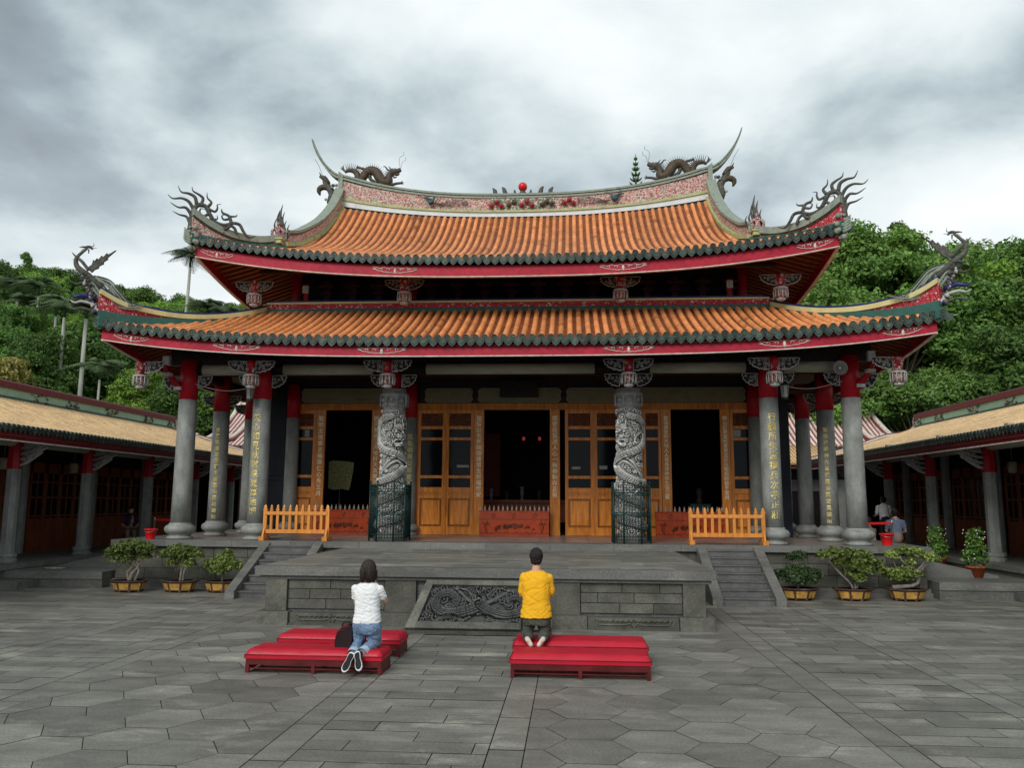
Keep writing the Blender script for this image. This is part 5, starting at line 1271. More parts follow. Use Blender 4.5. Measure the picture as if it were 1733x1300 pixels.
    b=MB(); b.tube([(s*12.3,y0,zp+2.93),(s*12.3,15,zp+2.93)],.11,10); b.build('eave_beam',M['beam'],T)
    b=MB(); b.bx(*sorted((s*12.35,s*12.5)),y0,15,zp+3.04,zp+3.3); b.bx(*sorted((s*11.3,s*11.4)),y0,15,zp+2.98,zp+3.08); b.build('dark_purlins',M['soffit'],T)
    # door wall
    w=MB(); w.bx(*sorted((s*14.35,s*14.45)),y0,15,zp,zp+3.4); w.build('back_wall',M['dark'],T)
    w=MB(); w.bx(*sorted((s*12.6,s*17)),15,15.1,zp,4); w.build('end_wall',M['dark'],T)
    y=ys[0]-6.6
    k=0
    while y<13.5:
        for j in range(4):
            a=y+.2+j*.72; X=s*14.3
            d=MB(); d.bx(*sorted((X,X+s*.04)),a,a+.7,zp,zp+.95); d.bx(*sorted((X-s*.02,X)),a+.08,a+.62,zp+.12,zp+.85)
            for q in (a+.03,a+.67): d.bx(*sorted((X-s*.03,X+s*.03)),q-.035,q+.035,zp,zp+2.6)
            d.bx(*sorted((X-s*.03,X+s*.03)),a,a+.7,zp+2.3,zp+2.6); d.bx(*sorted((X-s*.02,X+s*.02)),a+.33,a+.37,zp+.95,zp+2.3)
            for q in (1.0,1.55,2.0): d.bx(*sorted((X-s*.02,X+s*.02)),a,a+.7,zp+q,zp+q+.05)
            D=d.build('door_leaf',M['hallwood'],T)
            g=MB(); g.bx(*sorted((X+s*.005,X+s*.015)),a+.06,a+.64,zp+.97,zp+2.28); g.build('glass',M['paperglass'] if (k*4+j) in ((13,14,17) if s>0 else (6,10)) else M['glass'],D)
        y+=3.35; k+=1
    for i in range(4):
        y=ys[min(i,len(ys)-1)]+1.4; l=MB(); l.lathe([(.05,0),(.11,.02),(.12,.3),(.05,.32)],(s*13.6,y,zp+2.3),10); l.tube([(s*13.6,y,zp+2.6),(s*13.6,y,zp+3.3)],.006,4); l.build('hanging_lantern',M['lamp'],T)
    return T
M['maroon2']=mat('weathered_maroon_tile',(.17,.035,.035),.6,.3,5,stain=(.08,.04,.035),stn=(5,.5,.7)); M['lamp']=mat('cream_lantern',(.4,.35,.24),.5,.2,5)
side_hall(-1,.5,(-6.4,-3.0,.4,3.5,6.9,10.2,13.4)); side_hall(1,.6,(-6.9,-3.6,-.3,3.1,6.6,9.9,13.2))
def rear_hall():
    T=thing('rear_hall','rear hall behind the temple with a red and pale striped tile roof','hall',(0,26,0))
    w=MB(); w.bx(-16.5,16.5,24.3,30,0,4.6); w.build('wall',M['dark'],T)
    Zr=lambda d:4.75+2.5*(.75*d/4.2+.25*(d/4.2)**2)
    R=MB(); P=MB(); n=150; rn=random.Random(6)
    for i in range(n+1):
        x=-17.4+i*34.8/n; ti=rn.uniform(-.15,.15); L=4.2
        P_=[(x,22.+L*u,Zr(L*u)+.05) for u in [k/6 for k in range(7)]]; R.tube(P_,.075,6,0,ti)
    for k in range(6):
        a,b=4.2*k/6,4.2*(k+1)/6; P.poly([(-17.5,22+a,Zr(a)),(17.5,22+a,Zr(a)),(17.5,22+b,Zr(b)),(-17.5,22+b,Zr(b))])
        P.poly([(-17.5,30.4-a,Zr(a)),(-17.5,30.4-b,Zr(b)),(17.5,30.4-b,Zr(b)),(17.5,30.4-a,Zr(a))])
    O=R.build('roof_tiles',M['rosetile'],T); P.build('pan_tiles',M['rosepan'],O)
    e=MB()
    for i in range(n+1):
        x=-17.4+i*34.8/n; e.ell((x,21.95,Zr(0)+.02),(.08,.04,.08),6,5); e.ell((x+.115,21.96,Zr(0)-.07),(.09,.03,.09),6,5)
    e.build('eave_end_tiles',M['green'],T)
    f=MB(); f.bx(-17.5,17.5,22.02,22.1,Zr(0)-.4,Zr(0)-.08); f.build('eave_fascia',M['redcol'],T); f=MB(); f.bx(-17.5,17.5,21.98,22.12,Zr(0)-.45,Zr(0)-.402); f.build('fascia_edge',M['whitetrim'],T)
    g=MB(); g.bx(-17.3,17.3,26.1,26.3,7.1,7.42); G=g.build('roof_ridge',M['mould'],T); g=MB(); g.bx(-17.4,17.4,26.05,26.35,7.425,7.55); g.build('white_coping',M['whitetrim'],G)
    g=MB(); g.bx(-17.2,17.2,26.06,26.1,7.2,7.35); g.build('red_panel',M['redmosaic'],G)
    for s in (-1,1):
        for x in (17.4,16.2,11.6):
            g=MB(); E=[(s*x,26.2,7.5),(s*x,25.9,7.35),(s*x,25.3,6.75),(s*x,24.2,6.1),(s*(x+.1),23.2,5.5),(s*(x+.25),22.4,5.2),(s*(x+.45),21.8,5.35)]
            g.tube(cr(E,20),.12,8); g.build('gable_moulding',M['whitetrim'],T); g=MB(); g.tube(cr([(a-s*.16,b,c-.1) for a,b,c in E],20),.1,8); g.build('gable_edge',M['maroon2'],T)
        g=MB(); g.tube(cr([(s*15.,25.2,6.6),(s*15.35,25.2,7.0),(s*15.5,25.2,7.5),(s*15.9,25.2,8.0)],8),[.12,.1,.07,.015],7); g.tube(cr([(s*15.3,25.2,7.0),(s*15.7,25.2,7.05),(s*15.75,25.2,7.3)],6),[.06,.05,.01],6); g.tube(cr([(s*13.,26,7.5),(s*13.1,26,7.9),(s*12.8,26,8.),(s*12.7,26,7.75)],8),[.1,.09,.07,.03],7); g.build('ridge_finials',M['whitetrim'],T)
    # low porch with a tan roof
    p=MB(); p.bx(9.,13.6,17.9,18.,3.55,3.75); p.build('porch_fascia',M['maroon2'],T); p=MB(); p.poly([(9.,17.8,3.75),(13.8,17.8,3.75),(13.8,20.5,4.7),(9.,20.5,4.7)]); p.poly([(9.,17.8,3.7),(9,20.5,4.65),(13.8,20.5,4.65),(13.8,17.8,3.7)]); p.build('porch_roof',M['tan'],T)
    p=MB()
    for i in range(32): p.tube([(9.05+i*.15,17.75,3.77),(9.05+i*.15,20.5,4.73)],.05,6)
    p.build('porch_tiles',M['tan'],T)
    p=MB(); p.bx(8.,15.,19.5,19.8,2.6,3.1); p.bx(8.5,9,19.5,19.8,0,2.6); p.bx(13.5,14,19.5,19.8,0,2.6); p.build('concrete_frame',M['concrete'],T)
rear_hall()
tag((lambda m:(m.poly([(-25,12,.01),(25,12,.01),(25,40,.01),(-25,40,.01)]),m.build('rear_courtyard',M['stonecap']))[1])(MB()),kind='structure')
# ------------------------------------------------------------------ hill and trees
def sm(a,b,x): t=max(0,min(1,(x-a)/(b-a))); return t*t*(3-2*t)
def G(x,y):
    # forested slopes on both sides, a saddle straight behind the temple
    k=(.72 if x<0 else .66); side=sm(4,34,abs(x)) if x>0 else sm(4,30,abs(x))*.8+.2
    d=max(0,math.hypot(x*.9,y-5)-27); h=k*34*(1-math.exp(-d/38))*side
    if x<-45: h+=min(9,(-45-x)*.1)
    return h+1.2*mn.noise(V((x*.06,y*.06,0)))*min(1,d/6)
def hill():
    m=MB(); N=90
    m.grid(lambda u,v:(-150+300*u,22+150*v,G(-150+300*u,22+150*v)-.1),N,60)
    tag(m.build('hillside',M['hill']),kind='structure')
hill()
def leaf_mesh(name,blobs,nper,size,mt,rs,up=.35,asp=1.7,extra=None):
    # blobs (cx,cy,cz,r): leaf-sized quads scattered on and in each clump
    V_=[];T_=[]
    for (cx,cy,cz,r) in blobs:
        n=int(nper*r*r) if nper>0 else int(-nper)
        d=rs.normal(size=(n,3)); d/=np.linalg.norm(d,axis=1)[:,None]; d[:,2]=np.where(d[:,2]<-.35,-d[:,2],d[:,2])
        rad=r*(1.12-.55*rs.rand(n)**1.3)*(1+.16*np.sin(d[:,0]*5+cx*3)*np.cos(d[:,1]*6+cy*2)+.1*np.sin(d[:,2]*9+cz*4)); c=np.array([cx,cy,cz])+d*rad[:,None]*np.array([1,1,.8])
        nn=d*.7+rs.normal(size=(n,3))*.55+np.array([0,0,up]); nn/=np.linalg.norm(nn,axis=1)[:,None]
        a=rs.normal(size=(n,3)); a-=nn*(a*nn).sum(1)[:,None]; a/=np.linalg.norm(a,axis=1)[:,None]; b=np.cross(nn,a)
        s=size*(.6+.8*rs.rand(n))[:,None]; a=a*s*asp/2; b=b*s/2
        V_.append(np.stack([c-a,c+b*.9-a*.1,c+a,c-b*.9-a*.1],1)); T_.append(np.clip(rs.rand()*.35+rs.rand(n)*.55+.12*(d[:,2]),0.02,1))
    v=np.concatenate(V_).reshape(-1,3); t=np.concatenate(T_); n=len(t)
    me=bpy.data.meshes.new(name); me.vertices.add(n*4); me.vertices.foreach_set('co',v.ravel().astype('f')); me.loops.add(n*4); me.loops.foreach_set('vertex_index',np.arange(n*4,dtype='i')); me.polygons.add(n); me.polygons.foreach_set('loop_start',np.arange(0,n*4,4,dtype='i')); me.polygons.foreach_set('loop_total',np.full(n,4,dtype='i'))
    me.update(calc_edges=True); at=me.attributes.new('tint','FLOAT','FACE'); at.data.foreach_set('value',t.astype('f')); me.materials.append(mt)
    return me
def mesh_obj(name,me,parent=None):
    o=bpy.data.objects.new(name,me); COL.objects.link(o)
    if parent is not None: o.parent=parent
    return o
def tree_proto(seed,mt,H=8.,R=3.2,nb=26,size=.26,nper=190,shape='round'):
    rs=np.random.RandomState(seed); blobs=[]
    for i in range(nb):
        if shape=='cone':
            t=rs.rand()**.8; z=H*(.25+.72*t); rr=R*(1-t)*.9+.2; a=rs.rand()*6.28; q=rr*(.35+.65*rs.rand()); blobs.append((q*math.cos(a),q*math.sin(a),z,.35+.65*(1-t)))
        elif shape=='tiers':
            t=i/nb; z=H*(.35+.6*t); a=i*2.4; q=R*(.95-.6*t)*rs.uniform(.4,1); blobs.append((q*math.cos(a),q*math.sin(a),z,rs.uniform(.6,1.05)))
        else:
            d=rs.normal(size=3); d/=np.linalg.norm(d); 
            if d[2]<-.3: d[2]*=-.6
            q=rs.uniform(.5,.95); blobs.append((d[0]*R*q,d[1]*R*q,H*.62+d[2]*H*.32*q,rs.uniform(.5,1.2)))
    T=bpy.data.objects.new('tree',None); COL.objects.link(T)
    mesh_obj('crown',leaf_mesh('crown',blobs,nper,size,mt,rs),T)
    m=MB(); m.tube([(0,0,-1),(.1,0,H*.25),(-.1,.1,H*.5),(0,0,H*.75)],[.26,.2,.14,.06],8)
    for b in blobs[::3]: m.tube(cr([(0,0,H*(.25+.2*rs.rand())),(b[0]*.45,b[1]*.45,b[2]*.75),(b[0]*.95,b[1]*.95,b[2])],5),[.1,.06,.02],5)
    o=m.build('trunk',M['bark']); o.parent=T
    return T
PR=[('leafdark',dict(H=9,R=3.3,nb=38,size=.12,nper=820),'dense dark evergreen tree on the wooded slope behind the halls'),
    ('leafmid',dict(H=8.5,R=3.6,nb=42,size=.125,nper=760),'mid green broadleaf tree on the wooded slope behind the halls'),
    ('leafbright',dict(H=7.5,R=3.1,nb=34,size=.115,nper=760,shape='tiers'),'bright yellow-green tree with layered foliage on the wooded slope'),
    ('leafmid',dict(H=10,R=2.4,nb=40,size=.12,nper=820,shape='cone'),'tall narrow green tree on the wooded slope behind the halls'),
    ('leafbrown',dict(H=8,R=3.4,nb=40,size=.115,nper=860),'olive and brown tinged leafy tree on the wooded slope'),
    ('leafdark',dict(H=8,R=3.8,nb=40,size=.125,nper=760,shape='tiers'),'spreading dark green tree with layered boughs on the wooded slope')]
protos=[]
for i,(m_,kw,lab) in enumerate(PR):
    t=tree_proto(20+i,M[m_],**kw); protos.append([t,lab,False])
def plant(i,x,y,k,rz=None,z=None,label=None,kz=1.):
    t,lab,used=protos[i]
    if used: o=copy_tree(t)
    else: o=t; protos[i][2]=True
    o.location=(x,y,(G(x,y) if z is None else z)-.2); o.scale=(k,k,k*kz); o.rotation_euler=(0,0,random.uniform(0,6.28) if rz is None else rz)
    tag(o,label or lab,'tree'); tag(o,group='trees on the wooded slopes'); return o
rt=random.Random(31); cnt=0
for side in (-1,1):
    row=0; y=30.
    while y<88:
        d=y+19; xa=.34*d; xb=1.1*d if side<0 else .92*d; sp_=4.2+.045*(y-30)
        x=xa+rt.uniform(0,2)
        if side>0: x=.30*d+rt.uniform(0,2)
        while x<xb:
            xx=side*x+rt.uniform(-1,1); yy=y+rt.uniform(-1.6,1.6)
            i=rt.choices(range(6),(2.6,4,3.2,1.6,1.4 if side<0 else .5,2.6))[0]; plant(i,xx,yy,rt.uniform(.7,1.05)); cnt+=1
            x+=sp_*rt.uniform(.85,1.2)*(1.5 if x>.8*d else 1)
        y+=sp_*(.95+.03*row); row+=1
# the trees one can tell apart near the halls
plant(4,-31.2,24,1.0,label='large rounded olive-brown tree just above the left side hall roof',z=.3,kz=1.3)
plant(4,-37,26,1.1,label='second olive-brown tree at the left edge of the photo',z=.6,kz=1.2)
def top(x,y,t,i,H): k=H/PR[i][1]['H']; plant(i,x,y,k,z=t-H*.93)
for x,y,t,i,H in ((19.4,38,20.7,1,13),(21.3,39,21.6,0,13),(23.4,37,20.2,1,12),(25.4,40,21.8,3,14),(27.2,40,19.5,5,12),(31,45,21.2,2,13),(33.2,44,20.2,1,12),(34.4,40,20.2,5,12),(37.5,41,20.5,1,13),(29.6,38,18,2,11),(35,34,17.2,2,12),(31,34,16.2,1,12),(26.4,33,15.2,5,11),(22,33,15.8,0,12),(18,33,15.5,1,12),(15.8,31,13,5,10),(20.5,27,9.6,1,9),(25,26,11,5,9),(29.5,28,12.5,0,10),(34,29,13.6,1,11),(17.8,26,8.6,3,7.5),(23,24,8.4,3,7),(15.2,27,9,1,7),(-22.3,29,9,5,7),(-20.6,31,9,1,7.0),(-18.,31,9.4,0,7.5),(-15.5,33,8.2,2,6.),(-30,34,13.5,5,10),(-26,36,13.,1,9),(-33.,36,14,1,10)): top(x,y,t,i,H)
# ---- palms
def palm(x,y,z0,H,label,r=.16,fr=1.5,lean=0.,group='slender palms behind the left side hall',n=17):
    T=thing('palm_tree',label,'palm tree',(x,y,z0),group)
    m=MB(); m.tube([(x+lean*t*t,y,z0+H*t) for t in (0,.25,.5,.75,1)],[r*1.15,r,r*.95,r*.85,r*.7],10); m.build('trunk',M['palmtrunk'],T)
    c=MB(); c.tube([(x+lean,y,z0+H),(x+lean,y,z0+H+fr*.45)],[r*.75,r*.4],8); c.build('crownshaft',M['palm'],T)
    f=MB(); rs=random.Random(int(x*7+y))
    for k in range(n):
        a=2*PI*k/n+rs.uniform(-.2,.2); el=rs.uniform(.25,1.35); L=fr*rs.uniform(.85,1.15); pts=[]
        for q in range(9):
            u=q/8; h=u*L*math.cos(el)+.25*u*u*L; pts.append(V((x+lean+math.cos(a)*h,y+math.sin(a)*h,z0+H+fr*.4+u*L*math.sin(el)-u*u*L*(.55+.25*math.sin(el)))))
        f.tube(pts,[.03*fr,.006],4,0,.3)
        for q in range(1,20):
            u=q/20; i=min(7,int(u*8)); p=pts[i].lerp(pts[i+1],u*8-i); T_=(pts[i+1]-pts[i]).normalized(); sd=T_.cross(V((0,0,1))); 
            if sd.length<.01: sd=V((1,0,0))
            sd.normalize(); ll=fr*.3*math.sin(PI*(.12+.85*u))
            for sg in (-1,1):
                e=p+sd*sg*ll*.85+T_*ll*.45-V((0,0,ll*.35)); w=T_*.022*fr; b=len(f.v); f.v+=[tuple(p-w),tuple(p+w),tuple(e+w*.3),tuple(e-w*.2)]; f.face((b,b+1,b+2,b+3),0,rs.uniform(.1,.9),False)
    f.build('fronds',M['palm'],T)
palm(-28.9,42,8,12.4,'tallest palm, standing alone against the sky below the upper roof corner',.15,2.1,.15)
palm(-29.6,28,3,10.1,'pale-trunked palm on the left of the tall pair beside the roof corner',.13,2.)
palm(-28.2,28,3,10.0,'pale-trunked palm on the right of the tall pair, under the phoenix roof corner',.14,1.9)
palm(-41.5,40,8,9.6,'pale palm near the left edge of the photo, below the hill top',.14,2.2)
palm(-39.2,38,8,7.7,'shorter palm close to the left edge, right of a taller palm',.14,2.2)
palm(-24.6,24,2,6.6,'short young palm with a thin green stem behind the left hall roof',.08,1.7)
palm(-27.5,43,9,7.4,'bushy low palm beside the tallest palm',.2,2.3,0,n=16)
palm(-25.9,43,9,6.9,'bushy low palm under the upper roof corner, farther right',.2,2.2,0,n=16)
palm(-37.,36,8,8.6,'slim pale palm half hidden in the trees at the far left',.11,1.9)
palm(-34.2,34,8,6.6,'slim pale palm in the trees right of the leftmost palms',.11,1.9)
def norfolk():
    T=thing('norfolk_pine','dark slender pine whose pointed tip shows above the roof ridge','pine tree',(6.45,40,4))
    m=MB(); m.tube([(6.45,40,2),(6.45,40,28.1)],[.35,.03],8); m.build('trunk',M['bark'],T)
    f=MB(); rs=random.Random(3)
    for k in range(32):
        z=27.7-k*.42; L=.12+.085*k
        for j in range(6):
            a=j*PI/3+k*.5; p=(6.45,40,z); e=(6.45+L*math.cos(a),40+L*math.sin(a),z+.25*L+.1); f.tube(cr([p,(6.45+L*.5*math.cos(a),40+L*.5*math.sin(a),z+.02*L),e],5),[.03,.05,.08,.08,.06,.02],5,0,rs.uniform(.0,.3))
    f.build('whorled_branches',M['leafdark'],T)
norfolk()
# ------------------------------------------------------------------ potted shrubs
def pot(T,x,y,r=.38,h=.26,s8=8):
    c=MB(); c.lathe([(r*.66,.03),(r*.74,.035),(r*.9,h*.86)],(x,y,0),s8,ph=PI/8,sx=1.12,sy=.8); P=c.build('pot',M['potbrown'],T)
    c=MB(); c.lathe([(r*.9,h*.86),(r*1.02,h*.88),(r*1.04,h),(r*.9,h),(r*.86,h*.93)],(x,y,0),s8,ph=PI/8,sx=1.12,sy=.8)
    for k in range(8):
        a=k*PI/4+PI/8; c.ell((x+r*.66*1.12*math.cos(a),y+r*.66*.8*math.sin(a),.02),(.035,.035,.03),6,4)
    c.build('pot_rim_and_feet',M['potbrown'],P)
    q=MB()
    for k in range(8):
        a0=k*PI/4+PI/8; a1=a0+PI/4
        def pt(a,f,t): rr=(r*.75+(r*.9-r*.75)*t)*1.015; z=.045+(h*.82-.045)*t; A=(rr*1.12*math.cos(a0),rr*.8*math.sin(a0)); B=(rr*1.12*math.cos(a1),rr*.8*math.sin(a1)); return (x+A[0]+(B[0]-A[0])*f,y+A[1]+(B[1]-A[1])*f,z)
        q.poly([pt(0,.1,.08),pt(0,.9,.08),pt(0,.9,.92),pt(0,.1,.92)])
    q.build('yellow_panels',M['potyellow'],P)
    s_=MB(); s_.lathe([(.01,h*.95),(r*.86,h*.95)],(x,y,0),s8,ph=PI/8,sx=1.12,sy=.8); s_.build('soil',M['soil'],P)
def shrub(x,y,label,blobs,trunks,mt='leafpot',r=.38,size=.043,n=12000,pots=True):
    T=thing('potted_shrub',label,'potted plant',(x,y,0),'potted shrubs in front of the platform wall')
    pot(T,x,y,r)
    me=leaf_mesh('foliage',[(x+a,y+b,c,d*1.03) for a,b,c,d in blobs],n,size,M[mt],np.random.RandomState(int(abs(x)*10)),.4,1.5); o=mesh_obj('foliage',me); put(o,T)
    m=MB(); rs=random.Random(int(x*10))
    for pts,rr in trunks: m.tube(cr([(x+a,y+b,c) for a,b,c in pts],8),[rr,rr*.35],7)
    for a,b,c,d in blobs:
        for _ in range(1): m.tube(cr([(x+a*.3,y+b*.3,.42+.1*rs.random()),(x+a*.7+rs.uniform(-.06,.06),y+b*.7,c*.6+.2),(x+a+rs.uniform(-d,d)*.5,y+b+rs.uniform(-d,d)*.4,c+rs.uniform(-.3,.4)*d)],5),[.014,.004],4)
    m.build('stems',M['bonsai'],T)
shrub(-8.36,-1.0,'potted shrub with a bare twisted pale trunk and a wide crown, leftmost on the left',[(-.42,0,.84,.17),(-.2,0,.95,.2),(.05,0,.98,.22),(.3,0,.92,.2),(-.5,.05,.78,.12),(-.1,.1,.85,.2),(.42,0,.9,.14),(-.3,0,.7,.16),(-.05,0,.7,.17),(.3,0,.76,.14)],[([(0,0,.2),(.05,0,.4),(.18,0,.55),(.12,0,.8)],.05),([(.0,0,.2),(-.06,0,.42),(.1,0,.62),(-.1,0,.85)],.035),([(.1,0,.2),(.2,0,.45),(.12,0,.6),(.3,0,.85)],.03)])
shrub(-7.25,-.9,'potted shrub with a bushy flat-topped yellow-green crown, middle of three on the left',[(-.3,0,.8,.18),(-.1,0,.88,.2),(.15,0,.86,.2),(.34,0,.78,.16),(0,.05,.7,.2),(.2,0,.6,.14),(-.18,0,.62,.14)],[([(0,0,.2),(.02,0,.5),(-.05,0,.75)],.03),([(.06,0,.2),(.1,0,.5),(.2,0,.75)],.02)])
shrub(-6.3,-.85,'potted shrub, low and round with one airy tuft above, nearest the left stairs',[(-.25,0,.56,.2),(0,0,.6,.24),(.22,0,.55,.2),(0,-.1,.48,.2),(.05,.1,.84,.11),(-.1,.1,.78,.08),(.15,.1,.74,.09)],[([(0,0,.2),(.02,0,.5),(.05,.1,.8)],.025)],'leafpot')
shrub(6.3,-.75,'potted shrub, a dark rounded mound with a small leafy ball on top, by the stairs',[(-.28,0,.48,.2),(0,0,.54,.24),(.28,0,.5,.2),(-.05,-.1,.42,.22),(.2,-.1,.4,.18),(-.1,0,.9,.13),(.05,0,.93,.12),(-.02,0,.86,.12)],[([(0,0,.2),(-.05,0,.6),(-.03,0,.85)],.03)],'leafpotdark')
shrub(7.45,-.7,'potted shrub with an open windswept yellow-green crown, middle on the right',[(-.6,0,.93,.12),(-.38,0,.95,.17),(-.1,0,.93,.2),(.2,0,.88,.22),(.45,0,.75,.17),(.05,0,.7,.2),(.6,0,.62,.1),(0,.1,.56,.17),(-.25,0,.76,.15),(.25,0,.62,.18),(.1,-.1,.45,.14)],[([(0,0,.2),(-.05,0,.36),(-.3,0,.6),(-.5,0,.88)],.028),([(0.05,0,.2),(.06,0,.5),(.1,0,.8)],.03),([(.06,0,.22),(.2,0,.5),(.35,0,.75)],.02)],size=.055)
shrub(8.6,-.6,'potted shrub shaped in two flat layers over a gnarled trunk, rightmost on the right',[(-.3,0,.55,.16),(-.05,0,.58,.18),(.18,0,.54,.14),(-.2,0,.45,.15),(0,.05,.46,.14),(.1,0,.8,.12),(-.28,0,.95,.14),(0,0,1.02,.17),(.25,0,.98,.16),(.5,0,.9,.15),(.66,0,.85,.1)],[([(-.3,0,.27),(0,0,.3),(.2,0,.33),(.28,0,.5),(.2,0,.65),(-.05,0,.8),(-.1,0,.95)],.05),([(.2,0,.6),(.35,0,.75),(.45,0,.88)],.02)])
def columnar(x,y,z,h,label):
    T=thing('potted_column_plant',label,'potted plant',(x,y,z),'tall potted plants by the right hall')
    m=MB(); m.lathe([(.14,0),(.2,.22),(.215,.22),(.215,.26),(.18,.26)],(x,y,z),18); m.build('pot',M['terracotta'],T)
    bl=[(x+random.uniform(-.07,.07),y+random.uniform(-.07,.07),z+.32+h*k/9,.24-.012*k) for k in range(9)]
    o=mesh_obj('foliage',leaf_mesh('foliage',bl,1800,.06,M['leafdark'],np.random.RandomState(5),.3)); put(o,T)
    f=MB(); rs=random.Random(2)
    for k in range(22): a=rs.uniform(0,6.28); f.ell((x+.23*math.cos(a),y+.23*math.sin(a),z+rs.uniform(.3,.3+h)),.014,5,4)
    f.build('small_flowers',M['white'],T)
columnar(10.75,.9,.37,.78,'tall narrow dark plant with tiny pale flowers in a terracotta pot by the right hall')
columnar(11.2,3.9,.37,.75,'dark columnar plant farther back between the right hall columns')
# ------------------------------------------------------------------ barriers, fences and small things on the platform
def picket(x0,x1,y,label):
    T=thing('picket_barrier',label,'barrier',((x0+x1)/2,y,PZ),'orange picket barriers at the top of the stairs')
    def spike(m,x,w,z0,z1,t=0):
        m.bx(x-w/2,x+w/2,y-.025,y+.025,z0,z1-.13,0,t); m.box((x,y,z1-.12),(w*1.35,.06,.02),0,t); m.box((x,y,z1-.075),(w*.95,.05,.07),0,t,0,.75); m.box((x,y,z1-.02),(w*.7,.04,.04),0,t,0,.15)
    n=11
    for i in range(n):
        x=x0+(x1-x0)*i/(n-1); m=MB(); e=i in(0,n-1)
        spike(m,x,.085 if e else .062,PZ+(.1 if e else .235),PZ+.84,random.uniform(-.15,.15)); m.build('end_post' if e else 'picket',M['woodlight'],T)
    m=MB(); m.bx(x0,x1,y-.04,y-.026,PZ+.6,PZ+.68,0,.1); m.bx(x0,x1,y+.026,y+.04,PZ+.6,PZ+.68); m.build('top_rail',M['woodlight'],T)
    m=MB(); m.bx(x0,x1,y-.04,y-.026,PZ+.17,PZ+.26,0,.05); m.bx(x0,x1,y+.026,y+.04,PZ+.17,PZ+.26); m.build('bottom_rail',M['woodlight'],T)
    for x in (x0,x1):
        m=MB(); m.bx(x-.06,x+.06,y-.22,y+.2,PZ+.003,PZ+.1); b=len(m.v); m.v+=[(x-.02,y-.15,PZ+.1),(x+.02,y-.15,PZ+.1),(x+.02,y-.041,PZ+.1),(x-.02,y-.041,PZ+.1),(x-.02,y-.041,PZ+.3),(x+.02,y-.041,PZ+.3)]
        for k in ((0,1,5,4),(0,4,3),(1,2,5),(3,4,5,2)): m.face([b+i for i in k],0,0,False)
        m.build('foot',M['woodlight'],T)
picket(-5.78,-4.27,.2,'orange wooden picket barrier standing at the top of the left stairs')
picket(4.2,5.83,.2,'orange wooden picket barrier standing at the top of the right stairs')
def door_barrier(x0,x1,label,yb=3.95):
    T=thing('carved_door_barrier',label,'barrier',((x0+x1)/2,yb,PZ),'red-brown carved barriers in the doorways')
    m=MB(); m.bx(x0,x1,yb,yb+.16,PZ,PZ+.66); m.bx(x0-.02,x1+.02,yb-.02,yb+.18,PZ+.66,PZ+.69); nb=len(m.f); m.bx(x0,x1,yb-.012,yb-.001,PZ+.45,PZ+.46); 
    for x in (x0+.22,x1-.22): m.bx(x-.006,x+.006,yb-.012,yb-.001,PZ+.04,PZ+.45)
    c=m; rs=random.Random(4); xm=(x0+x1)/2; w=x1-x0
    for fx in (.2,.5,.8):
        for k in range(6): a=k*PI/3+.5; c.tube([(s_a:=x0+w*fx+.05*math.cos(a),yb-.012,PZ+.56+.035*math.sin(a)),(s_a+.02*math.sin(a),yb-.012,PZ+.56+.06*math.sin(a))],[.02,.008],5)
    for k in range(22):
        a=rs.uniform(-.85,.85); x=xm+a*w*.32; z=PZ+.1+.12*abs(math.sin(a*3))+rs.uniform(0,.16)*(1-abs(a)); sp=spiral(x,z,rs.uniform(.03,.05),1.1,rs.uniform(0,6),rs.choice((-1,1)),8); c.tube([(u,yb-.008,v) for u,v in sp],[.012,.006],4)
    for s_ in (-1,1):
        c.tube(cr([(xm+s_*w*.4,yb-.008,PZ+.1),(xm+s_*w*.42,yb-.008,PZ+.25),(xm+s_*w*.38,yb-.008,PZ+.38)],6),[.008,.016,.006],5)
        for k in range(5): c.tube([(xm+s_*w*(.37+.02*k),yb-.008,PZ+.3+.02*(k%3)),(xm+s_*w*(.355+.025*k),yb-.008,PZ+.36+.015*(k%2))],[.012,.003],4)
    for k in range(9):
        x=xm+(k-4)*.055; h_=.1-.018*abs(k-4)*.6; c.bx(x-.02,x+.02,yb-.01,yb-.002,PZ+.22,PZ+.22+h_); c.bx(x-.028,x+.028,yb-.014,yb-.002,PZ+.22+h_,PZ+.235+h_)
    for k in range(14): x=x0+.06+(w-.12)*k/13; c.tube(cr([(x-.06,yb-.006,PZ+.05),(x,yb-.008,PZ+.09+.02*(k%2)),(x+.06,yb-.006,PZ+.05)],5),.006,4)
    m.m[nb:]=[1]*(len(m.m)-nb); m.build('chest_panel',[M['barrier'],M['woodcarve']],T)
    n=int(w/.125)
    for i in range(n+1):
        x=x0+.02+(w-.04)*i/n; k=MB(); k.lathe([(.018,0),(.028,.02),(.032,.06),(.02,.085),(.018,.1),(.012,.115),(.004,.15)],(x,yb+.08,PZ+.69),8); k.build('finial',M['finial'],T)
M['barrier']=mat('red_orange_varnished_wood',(.42,.055,.012),.32,.25,3,.05,50,coat=.2); M['finial']=mat('pale_turned_finials',(.42,.33,.27),.4,.2,8)
door_barrier(-1.08,.86,'low carved red-brown barrier with a dragon relief standing in the central doorway')
door_barrier(-5.85,-4.0,'low carved red-brown barrier in the left doorway, behind the left picket barrier')
door_barrier(3.8,5.75,'low carved red-brown barrier in the right doorway, behind the right picket barrier')
